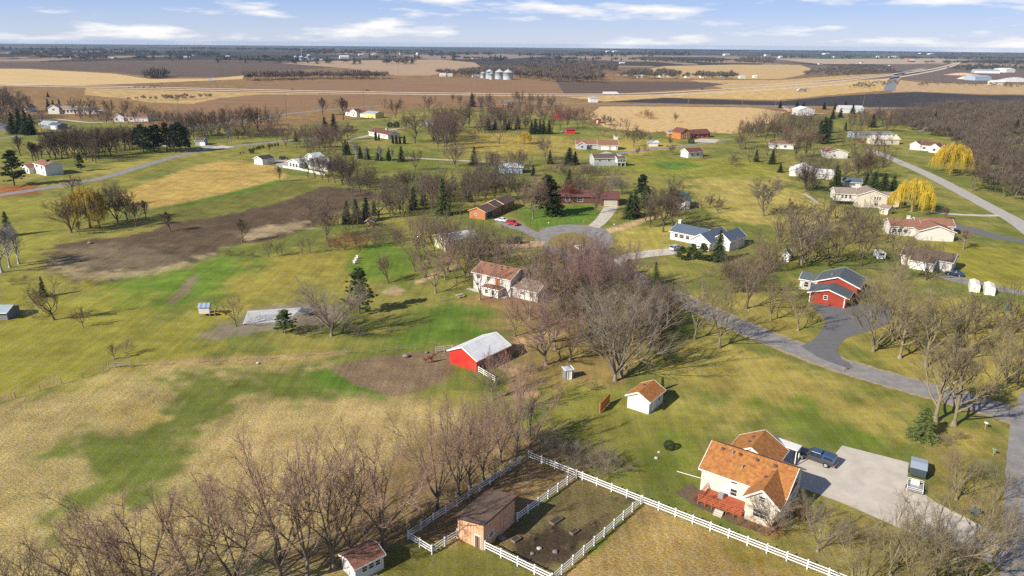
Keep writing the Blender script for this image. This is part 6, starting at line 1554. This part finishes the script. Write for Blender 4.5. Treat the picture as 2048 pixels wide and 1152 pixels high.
# play house on stilts with slide
ph = at('play_house', 'white play hut with blue striped roof on stilts and yellow slide', 'playset', 399, 634, (425, 633)); LAND.append(('play hut', ph.location.x, ph.location.y))
MB().box(0, 2.3, 0, 2.0, .75, 2.35).build('hut_wall', WALL['white'], ph)
for q in range(5): MB().poly([(-.15 + q * .52, -.25, 2.30), (.37 + q * .52, -.25, 2.30), (.37 + q * .52, 1.0, 3.05), (-.15 + q * .52, 1.0, 3.05)]).poly([(-.15 + q * .52, 1.0, 3.05), (.37 + q * .52, 1.0, 3.05), (.37 + q * .52, 2.25, 2.3), (-.15 + q * .52, 2.25, 2.3)]).build('roof_sheet', BLUE if q % 2 else ROOF['steel'], ph)
MB().box(2.3, 3.5, 0, 2.0, .68, .76).build('deck', WOODM, ph)
for x in (.06, 2.24, 3.44):
    for y in (.06, 1.94): MB().bar((x, y, 0), (x, y, .76 if x < 3 else 1.6), .12).build('post', WOODM, ph)
MB().bar((2.3, .05, 1.5), (3.5, .05, 1.5), .06, .1).build('rail', WOODM, ph)
MB().loft([[(3.5, .5, .78), (3.5, 1.2, .78), (3.5, 1.2, .95), (3.5, 1.15, .95), (3.5, 1.15, .83), (3.5, .55, .83), (3.5, .55, .95), (3.5, .5, .95)], [(5.4, .5, .08), (5.4, 1.2, .08), (5.4, 1.2, .25), (5.4, 1.15, .25), (5.4, 1.15, .13), (5.4, .55, .13), (5.4, .55, .25), (5.4, .5, .25)]]).build('slide', YEL, ph)
# white court slab with a hoop and a trampoline beyond
cs = sheet('court_slab', [(485, 649), (495, 622), (603, 615), (576, 643)], .05, mat('white_concrete', (.44, .44, .43), .7, .25, .4, .05, detail=9), .0)
hp = at('court_net', 'pair of thin posts with net on the white court slab', 'net', 497, 636, (518, 634))
MB().tube([(0, 0, 0), (0, 0, 1.2)], .04, 6).build('post', GREYM, hp); MB().tube([(2.6, 0, 0), (2.6, 0, 1.2)], .04, 6).build('post', GREYM, hp); MB().bar((0, 0, 1.1), (2.6, 0, 1.1), .03, .03).bar((0, 0, .6), (2.6, 0, .6), .02, .02).build('net', GREYM, hp)
tr = at('trampoline', 'round trampoline with blue pad behind the round leafless tree', 'trampoline', 612, 628)
MB().lathe([(0, .8), (1.5, .8)], 24).build('mat', DARKM, tr); MB().lathe([(1.5, .78), (1.5, .84), (1.85, .84), (1.85, .78)], 24).build('pad', BLUE, tr)
for q in range(6): MB().bar((1.7 * math.cos(q * 1.047), 1.7 * math.sin(q * 1.047), 0), (1.7 * math.cos(q * 1.047), 1.7 * math.sin(q * 1.047), .8), .06).build('leg', GREYM, tr)
# picnic table
pt = at('picnic_table', 'weathered wooden picnic table on the barn lawn', 'picnic table', 917, 598, (934, 594))
for q in range(4): MB().box(0, 2.0, .55 + q * .2, .73 + q * .2, .72, .77).build('table_plank', mat('grey_plank', (.42, .36, .29), .9, .2, 3), pt)
for y in (0, 1.65): MB().box(0, 2.0, y, y + .27, .42, .47).build('bench_plank', MATS['grey_plank'], pt)
for x in (.3, 1.7): MB().bar((x, 0.1, 0), (x, .75, .72), .08).bar((x, 1.8, 0), (x, 1.15, .72), .08).bar((x, .1, .4), (x, 1.85, .4), .07).build('leg', MATS['grey_plank'], pt)
# tarpaulin shelters
TARP = mat('tarpaulin', (.74, .70, .60), .6, .08, 1.5, .2)
for q, (px, py, lab) in enumerate(((1938, 583, 'cream tarpaulin covered shelter next to the gravel drive, smaller shadow'), (1968, 589, 'cream tarpaulin covered shelter standing farther from the hidden white house'))):
    s = at('tarpaulin_shelter', lab, 'shelter', px, py, (px + 22, py + 3), 'cream tarpaulin shelters'); LAND.append(('tarpaulin shelter', s.location.x, s.location.y))
    MB().loft([[(0, 0, 0), (2.3, 0, 0), (2.25, 0, 1.9), (1.15, 0, 2.3), (.05, 0, 1.9)], [(0, 5.2, 0), (2.3, 5.2, 0), (2.25, 5.2, 1.9), (1.15, 5.2, 2.3), (.05, 5.2, 1.9)]]).build('cover', TARP, s)
    for x in (.0, 2.3): MB().tube([(x, -.04, 0), (x, -.03, 1.95)], .03, 6).build('pole', GREYM, s)
# camper
cm = at('camper_trailer', 'small white camper trailer parked behind the brick red house', 'camper', 1754, 520, (1772, 521)); LAND.append(('white camper', cm.location.x, cm.location.y))
MB().loft([[(0, 0, .4), (2.2, 0, .4), (2.2, 0, 2.3), (1.9, 0, 2.5), (.3, 0, 2.5), (0, 0, 2.3)], [(0, 4.2, .4), (2.2, 4.2, .4), (2.2, 4.2, 2.0), (1.9, 4.2, 2.2), (.3, 4.2, 2.2), (0, 4.2, 2.0)]]).build('body', paint('camper', (.74, .76, .78)), cm)
MB().box(.4, 1.8, -.03, 0, 1.5, 2.1).build('window', GLASS, cm)
for s in (.1, 2.1): MB().tube([(s - .12, 2.1, .33), (s + .12, 2.1, .33)], .33, 12).build('wheel', TYRE, cm)
# trailer and utility cart by the concrete drive
tr = at('cargo_trailer', 'dark cargo trailer with grey lid parked at the drive edge', 'trailer', 1817, 955, (1848, 963)); LAND.append(('cargo trailer', tr.location.x, tr.location.y))
MB().box(0, 2.1, 0, 3.4, .5, 1.75).build('box', paint('trailer', (.05, .07, .08)), tr); MB().poly([(-.06, -.06, 1.77), (2.16, -.06, 1.77), (2.16, 1.7, 1.98), (-.06, 1.7, 1.98)]).poly([(-.06, 1.7, 1.98), (2.16, 1.7, 1.98), (2.16, 3.46, 1.77), (-.06, 3.46, 1.77)]).build('lid', ROOF['steel'], tr)
for s in (-.14, 2.02): MB().tube([(s, 1.7, .35), (s + .22, 1.7, .35)], .35, 14).build('wheel', TYRE, tr)
uc = at('utility_cart', 'low pale utility trailer with cage sides in front of cargo trailer', 'trailer', 1812, 985, (1842, 993))
MB().box(0, 2.0, 0, 2.6, .45, .55).build('bed', GREYM, uc)
for z in (.8, 1.05): MB().bar((0, 0, z), (2.0, 0, z), .05).bar((0, 2.6, z), (2.0, 2.6, z), .05).bar((0, 0, z), (0, 2.6, z), .05).bar((2, 0, z), (2, 2.6, z), .05).build('rail', WHITE, uc)
for x in (0, 2.0):
    for y in (0, 2.6): MB().bar((x, y, .5), (x, y, 1.08), .06).build('stake', WHITE, uc)
for s in (-.12, 2.0): MB().tube([(s, 1.3, .3), (s + .16, 1.3, .3)], .3, 14).build('wheel', TYRE, uc)
MB().box(.4, 1.5, 1.9, 2.5, .55, 1.0).build('cargo', WHITE, uc)
# mailboxes and small posts
def mailbox(px, py, label, c=(.06, .06, .06)):
    m = at('mailbox', label, 'mailbox', px, py, (px + 10, py + 4), 'roadside mailboxes')
    MB().bar((0, 0, 0), (0, 0, 1.05), .1).build('post', OLDW, m)
    MB().loft([[(-.28, -.1, 1.05), (-.28, .1, 1.05), (-.28, .1, 1.2), (-.28, .05, 1.28), (-.28, -.05, 1.28), (-.28, -.1, 1.2)], [(.28, -.1, 1.05), (.28, .1, 1.05), (.28, .1, 1.2), (.28, .05, 1.28), (.28, -.05, 1.28), (.28, -.1, 1.2)]]).build('box', mat('mb%d' % px, c, .5), m)
for a in ((1687, 742, 'black mailbox on a post beside the road bend'), (1097, 452, 'white mailbox beside the cul de sac lawn', (.7, .7, .7)), (1166, 449, 'grey mailbox at the foot of the concrete drive', (.25, .27, .3)), (1228, 455, 'white utility marker beside the sandy track', (.7, .7, .7)), (1986, 912, 'green topped mailbox beside the crossing road', (.05, .25, .15)), (462, 299, 'dark mailbox pair beside the lane', (.03, .03, .03)), (1970, 858, 'pale mailbox lying near the road junction', (.6, .6, .58))): mailbox(*a)
# street sign
ss = at('street_sign', 'small green street name blade on a thin post at the junction', 'sign', 1998, 800)
MB().tube([(0, 0, 0), (0, 0, 2.7)], .035, 6).build('post', GREYM, ss); MB().box(-.6, .6, -.02, .02, 2.45, 2.7).build('sign_blade', mat('sign_green', (.02, .30, .16), .5, .05, 2), ss)
# bins
for q, (px, py, c, lab) in enumerate(((2014, 622, (.03, .20, .16), 'green wheeled bin on the open lawn near the tarpaulin shelters'), (1950, 1030, (.10, .16, .24), 'small blue bin beside the drive end'))):
    b = at('wheeled_bin', lab, 'bin', px, py, None)
    MB().loft([[(-.25, -.3, .05), (.25, -.3, .05), (.25, .3, .05), (-.25, .3, .05)], [(-.3, -.36, 1.0), (.3, -.36, 1.0), (.3, .36, 1.0), (-.3, .36, 1.0)]]).build('body', mat('bin%d' % q, c, .5), b)
    MB().box(-.33, .33, -.4, .4, 1.0, 1.08).build('lid', MATS['bin%d' % q], b)
    for s in (-.3, .3): MB().tube([(s - .03, .32, .12), (s + .03, .32, .12)], .12, 10).build('wheel', TYRE, b)
# poles
def pole(px, py, top, label, arm=True):
    x, y = G(px, py); h = height_at(px, py, top)
    p = tag(empty('power_pole', (x, y, 0), .3), label, 'power pole', 'wooden power poles')
    MB().tube([(0, 0, 0), (0, 0, h)], [.24, .15], 8).build('pole', mat('pole_wood', (.20, .15, .11), .9, .2, 2), p)
    if arm:
        a = MB().bar((-1.4, 0, h - .9), (1.4, 0, h - .9), .14, .18).build('crossarm', MATS['pole_wood'], p)
        for s in (-1.2, 0, 1.2): MB().tube([(s, 0, h - .8), (s, 0, h - .45)], .08, 6).build('insulator', GREYM, a)
for a in ((574, 241, 188, 'dark wooden power pole rising from the leafless hedge'), (359, 238, 196, 'leaning grey power pole above the pines'), (83, 262, 212, 'tall pole beside the slate blue roofed house'), (728, 216, 176, 'power pole behind the maroon roofed farmhouse'), (1013, 205, 178, 'power pole in front of the highway lorry'), (1376, 214, 186, 'slim pole beside the dark ploughed field', False), (1484, 216, 196, 'slim pole on the frontage road near the white hall', False), (1551, 213, 195, 'slim pole at the gravel lane corner', False), (1726, 212, 191, 'pole above the pale green roofed warehouse', False), (797, 158, 129, 'distant lattice mast among the stubble', False), (871, 187, 176, 'thin pole beside the highway', False), (1087, 190, 168, 'thin pole against the brown wood', False)): pole(*a)
# raised beds and clutter of the pen
BED = mat('bed_board', (.17, .13, .095), .9, .25, 3, .1); SOILM = mat('bed_soil', (.06, .045, .035), .95, .3, 4, .2)
for q, (px, py, w, l_, lab) in enumerate(((1108, 1052, 1.9, .9, 'dark wooden raised bed behind the stone ring'), (1146, 1072, 1.3, .7, 'small raised bed beside the pale dead branch'), (1030, 1088, 1.2, .8, 'wooden crate beside the plank shelter'))):
    b = at('raised_bed', lab, 'planter', px, py, (px + 30, py - 20), 'raised beds in the pen')
    for (x0, x1, y0, y1) in ((0, w, 0, .08), (0, w, l_ - .08, l_), (0, .08, .08, l_ - .08), (w - .08, w, .08, l_ - .08)): MB().box(x0, x1, y0, y1, 0, .32).build('board', BED, b)
    MB().box(.08, w - .08, .08, l_ - .08, .02, .27).build('soil', SOILM, b)
for q, (px, py, s, lab) in enumerate(((1078, 1098, .3, 'pale boulder in the garden bed of the pen'), (1064, 1108, .25, 'dark boulder beside the light one in the pen'), (1110, 1105, .35, 'grey stone at the bed edge in the pen'), (1003, 1078, .5, 'mossy stump beside the shelter wall'), (516, 727, .35, 'white salt block on the grass by the wire fence'), (1318, 905, .25, 'pale stepping stone nearest the dark round shrub'), (1312, 917, .3, 'pale stepping stone farther down the lawn'), (180, 487, .7, 'heap of stones at the tilled plot edge'), (812, 714, .7, 'grey stone ring in the paddock dirt'), (853, 706, .4, 'dark feed tub on the paddock ground'))):
    R = random.Random(q); x, y = G(px, py)
    bm = bmesh.new(); bmesh.ops.create_icosphere(bm, subdivisions=2, radius=s)
    for v in bm.verts: v.co *= R.uniform(.85, 1.15); v.co.z = v.co.z * .6 + s * .35
    me = bpy.data.meshes.new('boulder'); bm.to_mesh(me); bm.free(); me.materials.append(mat('rock_%d' % q, (.45, .45, .43) if 'white' in lab or 'pale' in lab else (.20, .18, .16), .9, .25, 3, .2))
    tag(link('boulder' if q not in (3, 4, 9) else ('tree_stump', 'salt_block', 'feed_tub')[(3, 4, 9).index(q)], me, None, (x, y, 0)), lab.replace('nearest', 'close to').replace('farther', 'further'), 'rock' if q not in (3, 4, 9) else ('stump', 'block', 'tub')[(3, 4, 9).index(q)])
HIVE = mat('hive_white', (.72, .72, .70), .7, .05, 3)
for q, (px, py, lab) in enumerate(((706, 528, 'white beehive box lowest of the three on the orchard lawn'), (709, 523, 'white beehive box in the middle of the three on the orchard lawn'), (712, 518, 'white beehive box uppermost of the three on the orchard lawn'))):
    hv = at('beehive', lab, 'beehive', px, py, (px + 8, py), 'white beehives')
    MB().box(0, .6, 0, .6, .25, .95).build('hive_body', HIVE, hv); MB().box(-.05, .65, -.05, .65, .95, 1.03).build('lid', HIVE, hv); MB().box(.05, .55, .05, .55, 0, .25).build('stand', OLDW, hv)
for q, (px, py, w, h, c, lab) in enumerate(((1925, 150, 40, 5, (.55, .38, .26), 'long tan gravel heap in the far yard'), (1938, 158, 24, 7, (.55, .48, .38), 'pale gravel heap beside the dark blue warehouse'), (2030, 163, 40, 8, (.45, .45, .44), 'grey gravel heap at the edge of the far yard'))):
    x, y = G(px, py); Rq = random.Random(q); hp_ = MB()
    k = 18; prof = [(1.0, 0), (.72, .42), (.4, .8), (.12, 1.0)]
    for r_, z_ in prof:
        for e in range(k): t = 6.2832 * e / k; hp_.v.append((w * r_ * math.cos(t) * Rq.uniform(.9, 1.1), w * .6 * r_ * math.sin(t) * Rq.uniform(.9, 1.1), h * z_))
    for r_ in range(3):
        for e in range(k): hp_.f.append((r_ * k + e, r_ * k + (e + 1) % k, (r_ + 1) * k + (e + 1) % k, (r_ + 1) * k + e))
    hp_.f.append(tuple(3 * k + e for e in range(k)))
    o = hp_.build('gravel_heap', mat('heap%d' % q, c, .95, .2, .2)); o.location = (x, y, 0); tag(o, lab, 'gravel heap')
# lying poles
for q, (a, b, lab) in enumerate((((880, 603), (906, 598), 'weathered log lying on the lawn beside the white house patio'), ((230, 718), (262, 714), 'thin plank lying by the wooden field gate'))):
    A, B = Vector((*G(*a), .12)), Vector((*G(*b), .12))
    tag(MB().tube([A, B], .12, 8).build('log', OLDW), lab, 'log')
# the bay horse in the paddock: one continuous skin
hx, hy = G(858, 726)
def horse():
    V = [(0, 0, 1.15), (.55, 0, 1.18), (-.55, 0, 1.2), (.80, 0, 1.35), (1.05, 0, 1.62), (1.28, 0, 1.62), (1.55, 0, 1.38), (-.78, 0, 1.15), (-.95, 0, .75),
         (.55, .16, .95), (.58, .17, .5), (.55, .17, .08), (.55, -.16, .95), (.66, -.17, .5), (.62, -.17, .08),
         (-.60, .17, 1.0), (-.48, .18, .72), (-.66, .18, .42), (-.60, .18, .08), (-.60, -.17, 1.0), (-.52, -.18, .72), (-.70, -.18, .42), (-.64, -.18, .08)]
    E = [(0, 1), (0, 2), (1, 3), (3, 4), (4, 5), (5, 6), (2, 7), (7, 8), (1, 9), (9, 10), (10, 11), (1, 12), (12, 13), (13, 14), (2, 15), (15, 16), (16, 17), (17, 18), (2, 19), (19, 20), (20, 21), (21, 22)]
    rd = [.30, .27, .29, .20, .14, .13, .085, .09, .05, .13, .065, .055, .13, .065, .055, .17, .10, .06, .055, .17, .10, .06, .055]
    me = bpy.data.meshes.new('horse'); me.from_pydata(V, E, [])
    o = link('horse', me, None, (hx, hy, 0), math.radians(20))
    md = o.modifiers.new('skin', 'SKIN'); sv = me.skin_vertices[0].data
    for q, r in enumerate(rd): sv[q].radius = (r, r * (1.1 if q < 3 else 1))
    sv[0].use_root = True
    o.modifiers.new('sub', 'SUBSURF').render_levels = 2
    me.materials.append(mat('bay_coat', (.17, .055, .025), .6, .15, 3))
    tag(o, 'bay horse walking in the dirt paddock beside the red barn', 'horse')
    mn = MB().tube([(.72, 0, 1.52), (.95, 0, 1.78), (1.18, 0, 1.80)], [.05, .07, .04], 6).build('mane', DARKM, o)
    for s in (-.06, .06): MB().tube([(1.18, s, 1.72), (1.17, s * 1.4, 1.90)], [.04, .01], 6).build('ear', MATS['bay_coat'], o)
    MB().tube([(-.86, 0, 1.28), (-1.0, 0, 1.0), (-1.02, 0, .55)], [.05, .07, .03], 6).build('tail', DARKM, o)
horse()
# haze: the air between the camera and the horizon
bx = MB().box(-14500, 14500, -14500, 14500, -1.0, 64.0)
hm = bpy.data.materials.new('haze'); hm.use_nodes = True
hm.node_tree.nodes.remove(hm.node_tree.nodes['Principled BSDF'])
pv = hm.node_tree.nodes.new('ShaderNodeVolumePrincipled')
pv.inputs['Color'].default_value = (.50, .70, 1.0, 1); pv.inputs['Density'].default_value = 4.2e-5; pv.inputs['Anisotropy'].default_value = 0.0
hm.node_tree.links.new(pv.outputs[0], [n for n in hm.node_tree.nodes if n.type == 'OUTPUT_MATERIAL'][0].inputs['Volume'])
hz = tag(bx.build('haze', hm), 'thin blue haze over the whole plain', 'haze', None, 'stuff')
# ------------------------------------------------------------------ labels for the plants and far farms: by look, then by what they stand beside
TW = dict(red='reddish bare', pink='pinkish bare', grey='grey bare', brown='brown bare', olive='olive bare', dark='dark bare', white='pale barked', maroon='maroon budding', rust='russet bare', green='green', deep='dark green', yel='bright yellow', gold='golden', lime='lime green')
SW = dict(maple='tree', vase='forked tree', oak='spreading tree', slim='slender tree', round='round crowned tree', bush='shrub', spruce='spruce', pine='pine', column='columnar evergreen', ball='clipped evergreen', willow='weeping willow')
ORD = ['', 'second', 'third', 'fourth', 'fifth', 'sixth', 'seventh', 'eighth', 'ninth', 'tenth', 'eleventh', 'twelfth', 'thirteenth', 'fourteenth', 'fifteenth', 'sixteenth']
buck = {}
for root, st, ti, x, y, h, px, py in TREES:
    best = min(LAND, key=lambda l: (l[1] - x) ** 2 + (l[2] - y) ** 2)
    dx, dy = x - best[1], y - best[2]
    rel = 'beyond' if dy > abs(dx) else ('in front of' if -dy > abs(dx) else 'beside')
    size = 'tall ' if h > 11.5 else ('small ' if h < 4.5 and st not in ('bush', 'ball') else '')
    key = (size + TW[ti] + ' ' + SW[st], rel, best[0])
    buck.setdefault(key, []).append((math.hypot(dx, dy), root, px))
for (look, rel, nm), lst in buck.items():
    lst.sort(key=lambda t: t[0])
    for q, (_, r, px) in enumerate(lst):
        base = look + ' ' + rel + ' the ' + nm
        if len(lst) > 1: base = base + (', first out' if q == 0 else ', %s out' % (ORD[q] if q < len(ORD) else 'number %d' % (q + 1)))
        r['label'] = base
        r['category'] = KIND[[t for t in TREES if t[0] == r][0][1]][1]
        r['group'] = {'bare_tree': 'leafless trees of the neighbourhood', 'bare_shrub': 'leafless shrubs', 'spruce_tree': 'spruces of the neighbourhood', 'pine_tree': 'pines of the neighbourhood', 'arborvitae_tree': 'columnar evergreens', 'evergreen_shrub': 'clipped evergreen shrubs', 'willow_tree': 'yellow willows'}[r.name.split('.')[0]]
FARN = {}
for o in [o for o in bpy.data.objects if 'far' in o]:
    q = o['far']; x, y, w, c = FAR_B[q]
    o['label'] = 'tmp'
zone = [(0, 250, 'in the grove on the wide dark plain'), (250, 480, 'by the small dark grove'), (480, 700, 'beside the distant grain bins'), (700, 860, 'far past the pale stubble field'), (860, 1000, 'at the big grain bin farm'), (1000, 1260, 'beyond the grain bin wood'), (1260, 1420, 'in the grove by the tan field'), (1420, 1520, 'at the end of the tan field'), (1520, 1700, 'beyond the highway scrub wood'), (1700, 1800, 'above the highway curve'), (1800, 2100, 'near the horizon past the bypass')]
cnt = {}
for o in sorted([o for o in bpy.data.objects if 'far' in o], key=lambda o: FAR_B[o['far']][0]):
    x, y, w, c = FAR_B[o['far']]
    zn = [z for a, b, z in zone if a <= x < b][0]
    wd = {'white': 'white', 'cream': 'cream', 'tin': 'silver', 'blue': 'pale blue', 'beige': 'beige', 'rust': 'red', 'tan': 'pale'}[c]
    sz = 'long ' if w >= 12 else ('tiny ' if w <= 6 else '')
    k = sz + wd + ' farm building ' + zn
    cnt.setdefault(k, []).append(o)
for k, l in cnt.items():
    for q, o in enumerate(l): o['label'] = k if len(l) == 1 else k + ', ' + ['first', 'second', 'third', 'fourth', 'fifth', 'sixth', 'seventh', 'eighth'][q] + ' along'
    for o in l: del o['far']
for o in bpy.data.objects:
    if 'front' in o: del o['front']
